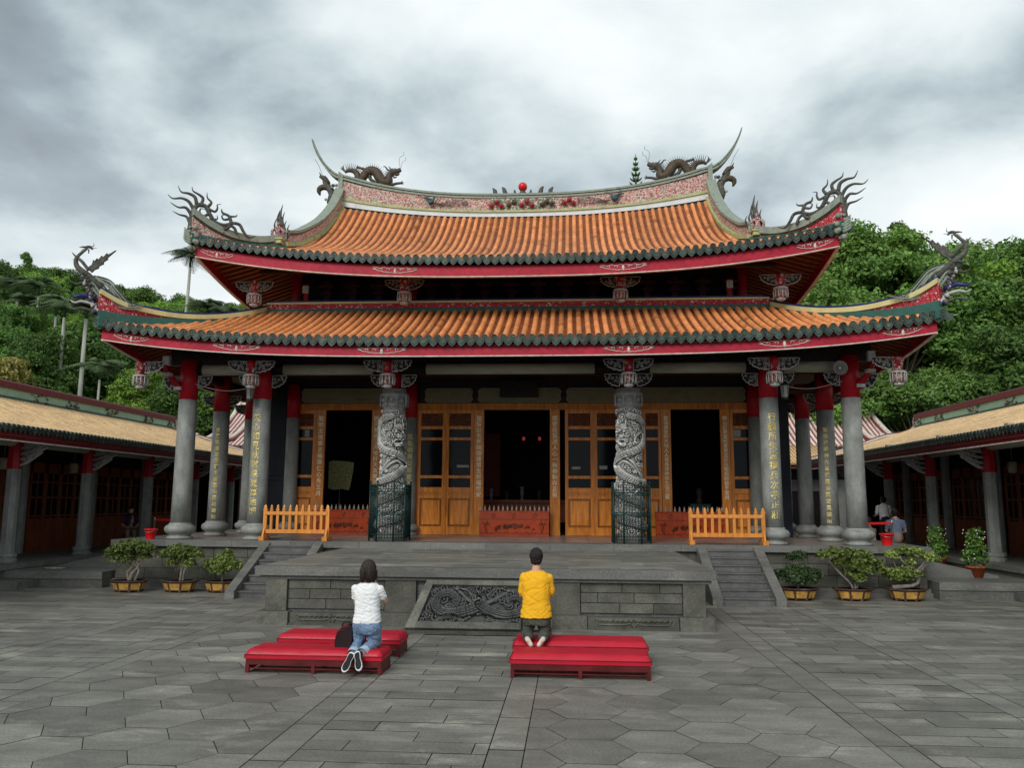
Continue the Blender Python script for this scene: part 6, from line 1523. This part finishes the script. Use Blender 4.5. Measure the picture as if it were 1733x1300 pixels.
def cage(s):
    x0,y0=s*2.88,.62; T=thing('iron_fence','dark green iron fence around the foot of the %s dragon column'%('left' if s<0 else 'right'),'fence',(x0,y0,PZ),'iron fences around the dragon columns')
    C=[(x0-.42,y0-.28),(x0-.2,y0-.48),(x0+.2,y0-.48),(x0+.42,y0-.28),(x0+.42,y0+.4),(x0-.42,y0+.4)]
    zt=PZ+1.33
    for i in range(6):
        a,b=C[i],C[(i+1)%6]; m=MB(); L=math.dist(a,b); n=max(3,int(L/.06))
        for k in range(1,n):
            x=a[0]+(b[0]-a[0])*k/n; y=a[1]+(b[1]-a[1])*k/n; m.tube([(x,y,PZ+.06),(x,y,zt-.05)],.0075,5); m.tube([(x,y,zt-.05),(x,y,zt+.03)],[.014,.002],5)
        for z in (.08,.16,.62,.7,1.1,1.22): m.tube([(*a,PZ+z),(*b,PZ+z)],.011,5)
        for k in range(n):
            x=a[0]+(b[0]-a[0])*(k+.5)/n; y=a[1]+(b[1]-a[1])*(k+.5)/n
            for z in (.66,1.16): m.ell((x,y,PZ+z),.022,6,4)
        m.build('railing_panel',M['iron'],T)
        p=MB(); p.tube([(*a,PZ),(*a,zt+.02)],.022,8); p.ell((*a,zt+.06),.03,8,6); p.build('post',M['iron'],T)
for s in (-1,1): cage(s)
def tapered_bucket(name,x,y,z,label,r=.14,h=.24):
    T=thing(name,label,'bucket',(x,y,z),'red buckets at the platform corners')
    m=MB(); m.lathe([(r*.68,0),(r*.7,.01),(r*.98,h*.9),(r*1.08,h*.9),(r*1.1,h),(r*.98,h),(r*.68,.03)],(x,y,z),26); m.build('body',M['redplastic'],T)
    m=MB(); m.tube(cr([(x-r*1.08,y,z+h*.95),(x-r*.8,y-.09,z+h*.8),(x,y-r*1.08,z+h*.68),(x+r*.8,y-.09,z+h*.8),(x+r*1.08,y,z+h*.95)],12),.005,5); m.build('handle',M['steel'],T)
tapered_bucket('bucket',-8.62,.28,PZ,'red plastic bucket beside the leftmost column of the platform')
tapered_bucket('bucket',8.78,.85,PZ,'red plastic bucket beside the rightmost column of the platform',.15,.26)
def horn():
    x,y,z=7.72,.22,5.16; T=thing('horn_loudspeaker','grey horn loudspeaker under the eave beside the rightmost front column','loudspeaker',(x,y,z))
    R=Matrix.Translation((x,y,z))@Matrix.Rotation(PI/2,4,'X')
    m=MB(); m.lathe([(.03,-.22),(.035,-.14),(.06,-.06),(.11,-.01),(.165,.03),(.17,.035),(.16,.03),(.1,-.015),(.05,-.06),(.02,-.06)],(0,0,0),28); m.xf(R); m.build('bell',M['horn'],T)
    m=MB(); m.lathe([(.01,-.06),(.03,-.05),(.035,-.02),(.02,.0)],(0,0,0),14); m.xf(R); m.build('centre_cone',M['steel'],T); m=MB(); m.bx(x-.02,x+.02,y+.1,y+.36,z+.02,z+.05); m.lathe([(.08,-.34),(.08,-.22)],(0,0,0),16); m.build('mount',M['horn'],T)
    T2=[c for c in KIDS(T) if c.name.startswith('mount')]
horn()
def hanging_lamp(x,label):
    y=.15; T=thing('hanging_lamp',label,'lamp',(x,y,4.5),'small glass lamps under the eaves'); z=4.46
    m=MB(); m.lathe([(.06,0),(.075,.02),(.1,.26),(.11,.28)],(x,y,z),6); m.build('glass_body',M['lampglass'],T)
    m=MB(); m.lathe([(.12,.285),(.05,.36),(.02,.38)],(x,y,z),6); m.lathe([(.07,-.03),(.07,-.002)],(x,y,z),6); m.tube([(x,y,z+.38),(x,y,z+.75)],.008,5)
    for k in range(6): a=k*PI/3; m.tube([(x+.064*math.cos(a),y+.064*math.sin(a),z),(x+.108*math.cos(a),y+.108*math.sin(a),z+.28)],.006,4)
    m.build('iron_frame',M['iron'],T)
M['lampglass']=mat('dusty_lamp_glass',(.22,.23,.21),.2,.2,8)
hanging_lamp(-6.3,'small grey glass lamp hanging in front of the inscribed left column'); hanging_lamp(6.42,'small grey glass lamp hanging in front of the inscribed right column')
def cables():
    for s in (-1,1):
        m=MB(); m.tube(cr([(s*6.15,.5,4.85),(s*7.1,.55,4.72),(s*8.05,.5,4.95)],12),.009,5); tag(m.build('cable',M['steel']),'thin drooping cable between the two outermost %s columns'%('left' if s<0 else 'right'),'cable','cables under the eaves')
cables()
def stanchion(x,y,z,x2,y2,label):
    T=thing('stanchion',label,'barrier post',(x,y,z),'steel posts with red belts')
    m=MB(); m.lathe([(.16,0),(.16,.015),(.03,.04),(.025,.06),(.025,.92),(.032,.93),(.032,1.0),(.01,1.01)],(x,y,z),18); m.build('post',M['steel'],T)
    m=MB(); m.strip([(x,y,z+.9,z+.96),(x2,y2,z+.88,z+.94)],.006); m.build('red_belt',M['redplastic'],T)
stanchion(-11.1,5.2,.5,-10.2,5.3,'steel post with a red belt behind the left bucket')
stanchion(9.95,3.6,.6,9.2,3.75,'steel post with a red belt behind the right bucket')
stanchion(12.6,1.7,.6,15,2.2,'steel post with a red belt at the right edge beside a hall column')
for x,y,z,l in ((-10.9,.2,.373,'flat pale tray lying on the left ledge'),(12.1,1.4,.373,'flat pale tray lying on the right ledge')):
    m=MB(); m.lathe([(.2,0),(.26,.02),(.27,.03),(.2,.012)],(x,y,z),20,sy=.6); tag(m.build('tray',M['whitetrim']),l,'tray','pale trays on the ledges')
# ------------------------------------------------------------------ kneeling benches
KNEES=[(-1.12,-8.76),(-.92,-8.76),(.89,-7.86),(1.13,-7.86),(.93,-8.22),(1.09,-8.22)]
def bench(x0,x1,y0,y1,label):
    T=thing('kneeling_bench',label,'bench',((x0+x1)/2,(y0+y1)/2,0),'red kneeling benches'); zt=.275; zc=.165
    dents=[d_ for d_ in KNEES if x0<d_[0]<x1 and y0-.1<d_[1]<y1+.1]
    c=MB(); nx,ny=36,14; X=lambda u:x0+(x1-x0)*u; Y=lambda v:y0+(y1-y0)*v; rs=x0
    def top(u,v,dn=dents):
        e=min(u,1-u)*(x1-x0); f=min(v,1-v)*(y1-y0); r=.055; d=1.
        q=1.
        for t in (e,f):
            if t<r: q*=math.sqrt(max(0,1-((r-t)/r)**2))
        zz=zc+(zt-zc)*(.35+.65*q) + .006*mn.noise(V((u*9+rs,v*4,0)))*q + .008*math.sin(PI*u)*math.sin(PI*v)
        for dx_,dy_ in dn: zz-=.03*math.exp(-((X(u)-dx_)**2+(Y(v)-dy_)**2)/.011)*q
        zz-=.004*(1-min(1,abs(mn.noise(V((X(u)*5,Y(v)*9,1.))))*5))**2*q
        return (X(u),Y(v),zz)
    c.grid(top,nx*2,ny*2); c.strip([(x0,y0,zc,zc+.045),(x1,y0,zc,zc+.045),(x1,y1,zc,zc+.045),(x0,y1,zc,zc+.045),(x0,y0,zc,zc+.045)],.006)
    c.bx(x0+.004,x1-.004,y0+.004,y1-.004,zc,zc+.03)
    c.build('padded_cushion',M['vinyl'],T)
    q=MB(); rr=.004; e=.006; q.tube([(x0-rr,y0-rr,zc+.046),(x1+rr,y0-rr,zc+.046),(x1+rr,y1+rr,zc+.046),(x0-rr,y1+rr,zc+.046),(x0-rr,y0-rr,zc+.046)],.006,6)
    for sx in (x0,x1): q.tube([(sx,y0-rr,zc+.01),(sx,y0-rr,zc+.05)],.005,5)
    q.build('seam_piping',M['vinyldark'],T)
    f=MB(); f.bx(x0+.01,x1-.01,y0+.01,y0+.035,.095,zc-.002); f.bx(x0+.01,x1-.01,y1-.035,y1-.01,.095,zc-.002); f.bx(x0+.01,x0+.035,y0+.036,y1-.036,.095,zc-.002); f.bx(x1-.035,x1-.01,y0+.036,y1-.036,.095,zc-.002)
    f.bx(x0+.05,x1-.05,y0+.02,y0+.04,.045,.06); f.build('wooden_frame',M['benchwood'],T)
    for x in (x0+.03,(x0+x1)/2,x1-.03):
        for y in (y0+.03,y1-.03):
            l=MB(); l.bx(x-.022,x+.022,y-.02,y+.02,0,.094); l.build('leg',M['benchwood'],T)
    for x in (x0+.022,x1-.022): l=MB(); l.bx(x-.01,x+.01,y0+.051,y1-.051,.02,.094); l.build('side_board',M['benchwood'],T)
bench(-2.42,-.76,-9.12,-8.6,'red padded kneeling bench at front left, where the woman in white kneels')
bench(-2.44,-.78,-7.98,-7.45,'red padded kneeling bench at back left, with nobody on it')
bench(.75,2.39,-9.1,-8.55,'red padded kneeling bench at front right, with nobody on it')
bench(.72,2.44,-8.18,-7.6,'red padded kneeling bench at back right, where the man in yellow kneels')
# ------------------------------------------------------------------ people
def hand(mb,p,d,up,sd,k=1.):
    # p wrist, d pointing direction, up = back of the hand normal, sd: +1/-1 side of the thumb
    p,d,up=V(p),V(d).normalized(),V(up).normalized(); lat=d.cross(up).normalized()*sd
    mb.caps(p,p+d*.045*k,.022*k,.036*k,10,0,.6,tuple(up)); mb.caps(p+d*.03*k,p+d*.075*k,.034*k,.034*k,10,0,.5,tuple(up))
    for i,(o,l) in enumerate(((-.028,.055),(-.01,.068),(.009,.074),(.027,.066))):
        b=p+d*.095*k+lat*o*k; j=b+d*l*.5*k-up*.006*k; e=j+d*l*.45*k-up*.016*k
        mb.tube([b-d*.02*k,b,j,e],[.0095*k,.0092*k,.0085*k,.0065*k],7)
    b=p+d*.035*k+lat*.032*k; mb.tube([b,b+lat*.03*k+d*.02*k,b+lat*.042*k+d*.055*k],[.012*k,.0105*k,.008*k],7)
def person(label,J,cfg,group=None,loc=None):
    T=thing('person',label,'person',loc,group); k=cfg.get('k',1.)
    b=MB(); R=cfg['r']; H=V(J['head']); hr=cfg.get('hr',.088)
    fw=V(cfg.get('face',(0,1,0))).normalized()
    b.ell(H,(hr*.86,hr*.98,hr*1.2),16,12); b.ell(H+fw*hr*.25-V((0,0,hr*.55)),(hr*.66,hr*.72,hr*.62),12,8)
    b.caps(H-V((0,0,hr*.6)),J['neck'],.048*k,.055*k); b.caps(J['neck'],J['chest'],.06*k,.1*k)
    b.ell(H+fw*hr*1.0-V((0,0,hr*.15)),(.012,.018,.02),8,6)
    lat=fw.cross(V((0,0,1)))
    for sg in (-1,1):
        b.ell(H+lat*sg*hr*.88-V((0,0,hr*.1)),(.012,.02,.03),8,6)
    b.loft([(V(J['pelvis']).x,V(J['pelvis']).y,V(J['pelvis']).z-.06,R[0]*.8,R[1]*.8),(V(J['pelvis']).x,V(J['pelvis']).y,V(J['pelvis']).z+.05,R[0]*.85,R[1]*.85),(*V(J['chest']),R[2]*.75,R[3]*.8),(V(J['neck']).x,V(J['neck']).y,V(J['neck']).z-.04,R[2]*.55,R[3]*.5)],16)
    for sd in 'LR':
        b.caps(J['sh'+sd],J['el'+sd],.043*k,.035*k); b.caps(J['el'+sd],J['wr'+sd],.034*k,.024*k)
        if cfg.get('hands',True): hand(b,J['wr'+sd],cfg['hd'][0 if sd=='L' else 1],cfg['hu'][0 if sd=='L' else 1],cfg['hs'][0 if sd=='L' else 1],k)
        b.caps(J['hip'+sd],J['kn'+sd],.078*k,.055*k); b.caps(J['kn'+sd],J['an'+sd],.05*k,.033*k)
        b.caps(J['an'+sd],tuple(V(J['an'+sd]).lerp(V(J['to'+sd]),.55)),.034*k,.024*k)
    B=fuse(b,'body',M['skin'],T,.0055,3)
    # face details
    f=MB()
    for sg in (-1,1):
        e=H+fw*hr*.9+lat*sg*hr*.36+V((0,0,hr*.05)); f.ell(e,(.011,.008,.007),8,6,0); f.ell(e+fw*.005,(.005,.005,.005),6,5,1)
        f.tube([e+V((0,0,.02))-lat*.016,e+V((0,0,.024))+lat*.0,e+V((0,0,.02))+lat*.016],.003,5,1)
    f.build('eyes_and_brows',[M['white'],M['hair']],B)
    f=MB(); q=H+fw*hr*.93-V((0,0,hr*.62)); f.tube([q-lat*.02,q+fw*.004,q+lat*.02],[.003,.007,.003],6); f.build('mouth',M['lips'],B)
    return T,B
M['lips']=mat('lips',(.4,.13,.11),.5,.1,8)
def fold(scale,amp,st=(1,1,1.6)):
    def f(c):
        a=mn.noise(V((c.x*scale*st[0],c.y*scale*st[1],c.z*scale*st[2]+c.x*scale*.8))); b=mn.noise(V((c.x*scale*1.4+7,c.y*scale*1.4,c.z*scale*3.1-c.x*scale*1.2)))
        return amp*.6*a-amp*1.3*(1-min(1,abs(a)*3.2))**2-amp*.9*(1-min(1,abs(b)*3.5))**2
    return f
def woman():
    x,y=-1.02,-8.86
    J=dict(head=(x-.0,y+.03,1.2),neck=(x,y-.0,1.06),chest=(x,y+.0,.93),pelvis=(x+.01,y,.62),
      shL=(x-.15,y,.965),elL=(x-.165,y+.1,.8),wrL=(x-.06,y+.27,.9),shR=(x+.15,y,.965),elR=(x+.2,y+.1,.82),wrR=(x+.06,y+.27,.92),
      hipL=(x-.085,y,.6),knL=(x-.1,y+.1,.33),anL=(x-.1,y-.3,.2),toL=(x-.14,y-.4,.075),hipR=(x+.09,y,.6),knR=(x+.1,y+.1,.33),anR=(x-.0,y-.3,.215),toR=(x+.06,y-.42,.07))
    cfg=dict(r=(.15,.11,.16,.1),hr=.09,hd=((.25,.25,.95),(-.25,.25,.95)),hu=((-1,0,.2),(1,0,.2)),hs=(1,-1),k=.92)
    T,B=person('woman with dark bobbed hair, white T-shirt and rolled jeans kneeling on the front left bench',J,cfg,loc=(x,y,0))
    # T-shirt
    s=MB(); s.loft([(x+.005,y,.565,.175,.13),(x+.005,y,.62,.17,.128),(x+.005,y,.72,.155,.115),(x,y,.84,.155,.115),(x,y,.93,.165,.112),(x,y,.985,.158,.1),(x,y,1.025,.13,.085),(x,y,1.05,.08,.07)],28)
    s.caps(J['shL'],(x-.163,y+.05,.87),.055,.052); s.caps(J['shR'],(x+.178,y+.05,.875),.055,.053)
    fuse(s,'t_shirt',M['white'],T,.008,4,fold(7,.006,(1,1,2.6)))
    # jeans
    p=MB(); p.loft([(x+.01,y,.59,.165,.125),(x+.01,y,.54,.178,.135),(x+.01,y-.005,.49,.18,.135),(x+.01,y,.44,.165,.12)],24)
    for sd,dx in (('L',-.088),('R',.092)):
        h=(x+dx+.005,y,.52); kn=V(J['kn'+sd]); an=V(J['an'+sd])
        p.caps(h,(x+dx*1.03,y+.02,.4),.092,.09); p.caps((x+dx*1.03,y+.02,.42),tuple(kn),.09,.075); p.caps(tuple(kn+V((0,-.01,.01))),tuple(kn.lerp(an,.72)+V((0,0,.012))),.075,.066)
    P=fuse(p,'jeans',M['denim'],T,.008,4,fold(8,.008))
    c=MB()
    for sd in 'LR':
        kn=V(J['kn'+sd]); an=V(J['an'+sd]); a=kn.lerp(an,.66)+V((0,0,.01)); b=kn.lerp(an,.86)+V((0,0,.008)); c.tube([a,b],[.068,.073],18,0,0,False); c.tube([b,a.lerp(b,.5)],[.073,.06],18,0,0,False)
    c.build('rolled_cuffs',M['denimpale'],P)
    # bobbed hair
    h=MB(); hx,hy,hz=J['head']; h.ell((hx,hy-.012,hz+.012),(.096,.105,.112),18,12); h.ell((hx,hy-.03,hz-.05),(.1,.085,.08),18,12); h.caps((hx-.07,hy-.01,hz-.03),(hx-.08,hy+.01,hz-.1),.045,.03); h.caps((hx+.07,hy-.01,hz-.03),(hx+.08,hy+.01,hz-.1),.045,.03)
    Hh=fuse(h,'hair',M['hairbrown'],T,.006,2,lambda c:.005*mn.noise(V((c.x*60,c.y*60,c.z*9)))); h=MB(); rs=random.Random(3)
    for i in range(70):
        a=rs.uniform(PI*1.02,PI*1.98); r=.094; px,py=hx+r*math.cos(a),hy-.03+.085*math.sin(a); h.tube([(hx+.06*math.cos(a),hy-.02+.05*math.sin(a),hz+.1),(px,py-.012,hz),(px*1.0,py-.0,hz-.09),(hx+r*.9*math.cos(a)+rs.uniform(-.008,.008),py+.01,hz-.135-rs.uniform(0,.025))],[.003,.006,.006,.002],4)
    h.build('hair_strands',M['hairbrown'],Hh)
    # shoes: soles face the viewer
    for sd in 'LR':
        an=V(J['an'+sd]); to=V(J['to'+sd]); d=(to-an).normalized(); n=V((0,-1,0)); n=(n-d*n.dot(d)).normalized(); l=d.cross(n); heel=an+V((0,-.005,.0))+n*.02; 
        sh=MB(); sh.caps(tuple(heel),tuple(heel+d*.16),.042,.04,14,0,.85); sh.caps(tuple(heel-n*.03),tuple(an+V((0,.02,.03))),.036,.036)
        S_=fuse(sh,'shoe',M['blackfab'],T,.006,3)
        so=MB(); out=[(-.045,.0),(-.038,.03),(0,.037),(.06,.032),(.12,.043),(.17,.04),(.2,.022),(.208,0)]; out=out+[(a,-b) for a,b in out[::-1][1:-1]]; m_=len(out)
        for kk,(dd,sc) in enumerate(((.026,1.),(.046,1.),(.047,.9),(.042,.89))):
            for a,b in out: so.v.append(tuple(heel+d*(.08+(a-.08)*sc)+l*b*sc+n*dd))
        for kk in range(3):
            for q in range(m_): so.face((kk*m_+q,kk*m_+(q+1)%m_,(kk+1)*m_+(q+1)%m_,(kk+1)*m_+q),0,0,False)
        so.face([3*m_+q for q in range(m_)],1,0,False); so.face(list(range(m_))[::-1],0,0,False)
        so.build('sole',[M['rubber'],M['blackfab']],S_)
woman()
def man():
    x,y=1.01,-7.98
    J=dict(head=(x,y+.03,1.305),neck=(x,y,1.16),chest=(x,y,1.0),pelvis=(x,y,.66),
      shL=(x-.155,y,1.05),elL=(x-.195,y+.08,.82),wrL=(x-.1,y+.28,.93),shR=(x+.155,y,1.05),elR=(x+.2,y+.08,.82),wrR=(x+.1,y+.28,.93),
      hipL=(x-.1,y,.62),knL=(x-.12,y+.12,.35),anL=(x-.1,y-.27,.31),toL=(x-.05,y-.39,.24),hipR=(x+.1,y,.62),knR=(x+.12,y+.12,.35),anR=(x+.1,y-.27,.31),toR=(x+.05,y-.39,.24))
    cfg=dict(r=(.17,.12,.19,.12),hr=.092,hd=((.3,.3,.9),(-.3,.3,.9)),hu=((-1,0,.2),(1,0,.2)),hs=(1,-1),k=1.)
    T,B=person('man in a yellow T-shirt and dark cargo trousers kneeling on the back right bench',J,cfg,loc=(x,y,0))
    s=MB(); s.loft([(x,y,.54,.212,.163),(x,y,.62,.203,.152),(x,y,.75,.182,.14),(x,y,.88,.182,.138),(x,y,1.0,.19,.132),(x,y,1.06,.18,.12),(x,y,1.11,.15,.1),(x,y,1.145,.085,.08)],30)
    s.caps(J['shL'],(x-.182,y+.05,.87),.066,.064); s.caps(J['shR'],(x+.186,y+.05,.87),.066,.064)
    fuse(s,'t_shirt',M['yellow'],T,.0085,4,fold(5,.0062,(1,1,2.)))
    p=MB(); p.loft([(x,y,.6,.165,.12),(x,y,.54,.18,.132),(x,y,.48,.188,.14),(x,y,.44,.18,.13)],24)
    for sd,dx in (('L',-.1),('R',.1)):
        kn=V(J['kn'+sd]); an=V(J['an'+sd]); p.caps((x+dx,y,.52),(x+dx*1.15,y+.03,.42),.1,.1); p.caps((x+dx*1.15,y+.03,.44),tuple(kn+V((0,0,.03))),.1,.085); p.caps(tuple(kn+V((0,0,.0))),tuple(an+V((0,.05,.015))),.088,.07)
    P=fuse(p,'cargo_trousers',M['khaki'],T,.008,4,fold(8,.008)); q=MB()
    for sg in (-1,1): q.box((x+sg*.2,y-.02,.47),(.03,.12,.12),0,0,.1*sg)
    fuse(q,'cargo_pocket',M['khaki'],P,.007,2)
    h=MB(); hx,hy,hz=J['head']; h.ell((hx,hy-.012,hz+.028),(.09,.1,.105),18,12); h.ell((hx,hy-.04,hz-.03),(.078,.06,.07),14,10)
    fuse(h,'hair',M['hair'],T,.0055,1,lambda c:.006*mn.noise(V((c.x*70,c.y*70,c.z*50))))
    for sd in 'LR':
        an=V(J['an'+sd]); to=V(J['to'+sd]); sh=MB(); sh.caps(tuple(an+V((0,-.01,-.0))),tuple(to+V((0,.04,.01))),.034,.028); fuse(sh,'sock',M['sock'],T,.006,2)
M['sock']=mat('pale_sock',(.6,.5,.45),.85,.1,8)
man()
def handbag():
    x,y=-1.29,-8.86; T=thing('handbag','black and maroon leather handbag standing on the front left bench beside the woman','bag',(x,y,.275))
    m=MB(); pts=[(-.1,0),(.11,0),(.12,.24),(.06,.27),(-.02,.25),(-.08,.19),(-.11,.07)]; n=len(pts)
    for yy,k in ((-.07,.93),(-.05,1.),(.05,1.),(.07,.93)): m.v+=[(x+a*k,y+yy,.277+b*k+.01*(1-k)) for a,b in pts]
    for j in range(3):
        for k in range(n): m.face((j*n+k,j*n+(k+1)%n,(j+1)*n+(k+1)%n,(j+1)*n+k),0 if k not in (3,4,5) else 1,0,False)
    m.face(list(range(n))[::-1],0,0,False); m.face([3*n+k for k in range(n)],0,0,False); m.build('bag_body',[M['bag'],M['bagred']],T)
    m=MB(); m.tube(cr([(x-.04,y,.49),(x-.01,y-.02,.56),(x+.06,y-.02,.57),(x+.09,y,.52)],10),.008,6); m.build('handle',M['bag'],T); m=MB(); m.tube([(x-.09,y-.073,.36),(x-.04,y-.074,.48),(x+.06,y-.074,.5)],.004,4); m.build('zip',M['bagred'],T)
handbag()
def small_person(x,y,z,pose,label,top,legs,face=(0,-1,0),mask=False,hairm='hair'):
    fw=V(face).normalized(); lat=fw.cross(V((0,0,1))); P=lambda f,l,h: tuple(V((x,y,z))+fw*f+lat*l+V((0,0,h)))
    if pose=='sit': h0=.45; J=dict(pelvis=P(0,0,h0+.08),chest=P(.02,0,h0+.42),neck=P(.04,0,h0+.6),head=P(.07,0,h0+.74)); leg=lambda s:(P(.05,s*.09,h0+.06),P(.4,s*.1,h0+.05),P(.4,s*.1,.1),P(.52,s*.1,.04)); arm=lambda s:(P(.02,s*.19,h0+.5),P(.1,s*.24,h0+.25),P(.3,s*.12,h0+.16))
    elif pose=='floor': h0=.02; J=dict(pelvis=P(0,0,h0+.1),chest=P(.05,0,h0+.42),neck=P(.1,0,h0+.58),head=P(.16,0,h0+.7)); leg=lambda s:(P(.05,s*.1,h0+.1),P(.3,s*.2,h0+.32),P(.45,s*.12,h0+.08),P(.57,s*.12,h0+.04)); arm=lambda s:(P(.05,s*.19,h0+.5),P(.2,s*.24,h0+.3),P(.35,s*.1,h0+.3))
    else: h0=.0; J=dict(pelvis=P(0,0,.9),chest=P(0,0,1.22),neck=P(0,0,1.42),head=P(.02,0,1.56)); leg=lambda s:(P(0,s*.09,.85),P(.02,s*.1,.48),P(0,s*.1,.1),P(.13,s*.1,.04)); arm=lambda s:(P(0,s*.2,1.34),P(.02,s*.26,1.08),P(.2,s*.16,1.05))
    for s_,c in ((-1,'L'),(1,'R')):
        J['hip'+c],J['kn'+c],J['an'+c],J['to'+c]=leg(s_); J['sh'+c],J['el'+c],J['wr'+c]=arm(s_)
    T,B=person(label,J,dict(r=(.15,.12,.18,.12),hr=.09,hd=(fw,fw),hu=((0,0,1),(0,0,1)),hs=(1,-1),face=tuple(fw)),loc=(x,y,z))
    s=MB(); a,b,c=V(J['pelvis']),V(J['chest']),V(J['neck']); s.caps(tuple(a+V((0,0,.06))),tuple(b),.16,.165,18,0,.75,tuple(lat)); s.caps(tuple(b),tuple(c-V((0,0,.08))),.165,.13,18,0,.7,tuple(lat))
    for c_ in 'LR': s.caps(J['sh'+c_],tuple(V(J['sh'+c_]).lerp(V(J['el'+c_]),.75)),.06,.055); 
    for c_ in 'LR': s.caps(J['sh'+c_],tuple(c-V((0,0,.05))),.055,.05)
    fuse(s,'shirt',M[top],T,.012,3,fold(9,.012)); p=MB(); p.caps(tuple(a-V((0,0,.03))),tuple(a+V((0,0,.05))),.155,.15)
    for c_ in 'LR': p.caps(J['hip'+c_],J['kn'+c_],.09,.07); p.caps(J['kn'+c_],tuple(V(J['kn'+c_]).lerp(V(J['an'+c_]),.85)),.07,.055)
    fuse(p,'trousers',M[legs],T,.012,3); h=MB(); H=V(J['head']); h.ell(H-fw*.02+V((0,0,.025)),(.095,.1,.1),14,10); h.ell(H-fw*.045-V((0,0,.03)),(.08,.06,.07),12,8); fuse(h,'hair',M[hairm],T,.008,1)
    sh=MB()
    for c_ in 'LR': sh.caps(J['an'+c_],J['to'+c_],.045,.035)
    fuse(sh,'shoes',M['blackfab'],T,.01,2)
    if mask: m=MB(); m.ell(tuple(H+fw*.055-V((0,0,.035))),(.055,.05,.045),12,8); m.build('face_mask',M['white'],T)
small_person(-13.2,7.6,.5,'sit','seated person in dark purple clothes and a white face mask, in the left hall','purple','beige',(.6,-.8,0),True)
small_person(-12.6,-.6,.5,'stand','standing person in a pink top at the far left edge behind a hall column','pinkfab','blackfab',(.9,.3,0))
small_person(11.6,8.6,.6,'stand','standing person in a white shirt seen from behind, beyond the right bucket','white','blackfab',(-.2,1,0))
small_person(10.35,4.4,.6,'sit','seated person in a light blue shirt, directly behind the right bucket','blueshirt','beige',(.3,1,0))
small_person(9.5,3.9,.37,'sit','seated person in beige clothes partly hidden by the rightmost column base','beige','beige',(-.6,.8,0))
for x,y,z,l in ((-13.1,7.45,.5,'low dark stool under the seated person in the left hall'),(10.35,4.4,.6,'low dark stool under the person in light blue'),(9.5,3.9,.373,'low dark stool under the person in beige')):
    T=thing('stool',l,'stool',(x,y,z),'low dark stools'); m=MB(); m.bx(x-.19,x+.19,y-.17,y+.17,z+.36,z+.4); m.build('seat',M['woodcarve'],T)
    for a in (-1,1):
        for b in (-1,1): m=MB(); m.tube([(x+a*.15,y+b*.13,z+.36),(x+a*.17,y+b*.15,z)],.018,6); m.build('leg',M['woodcarve'],T)
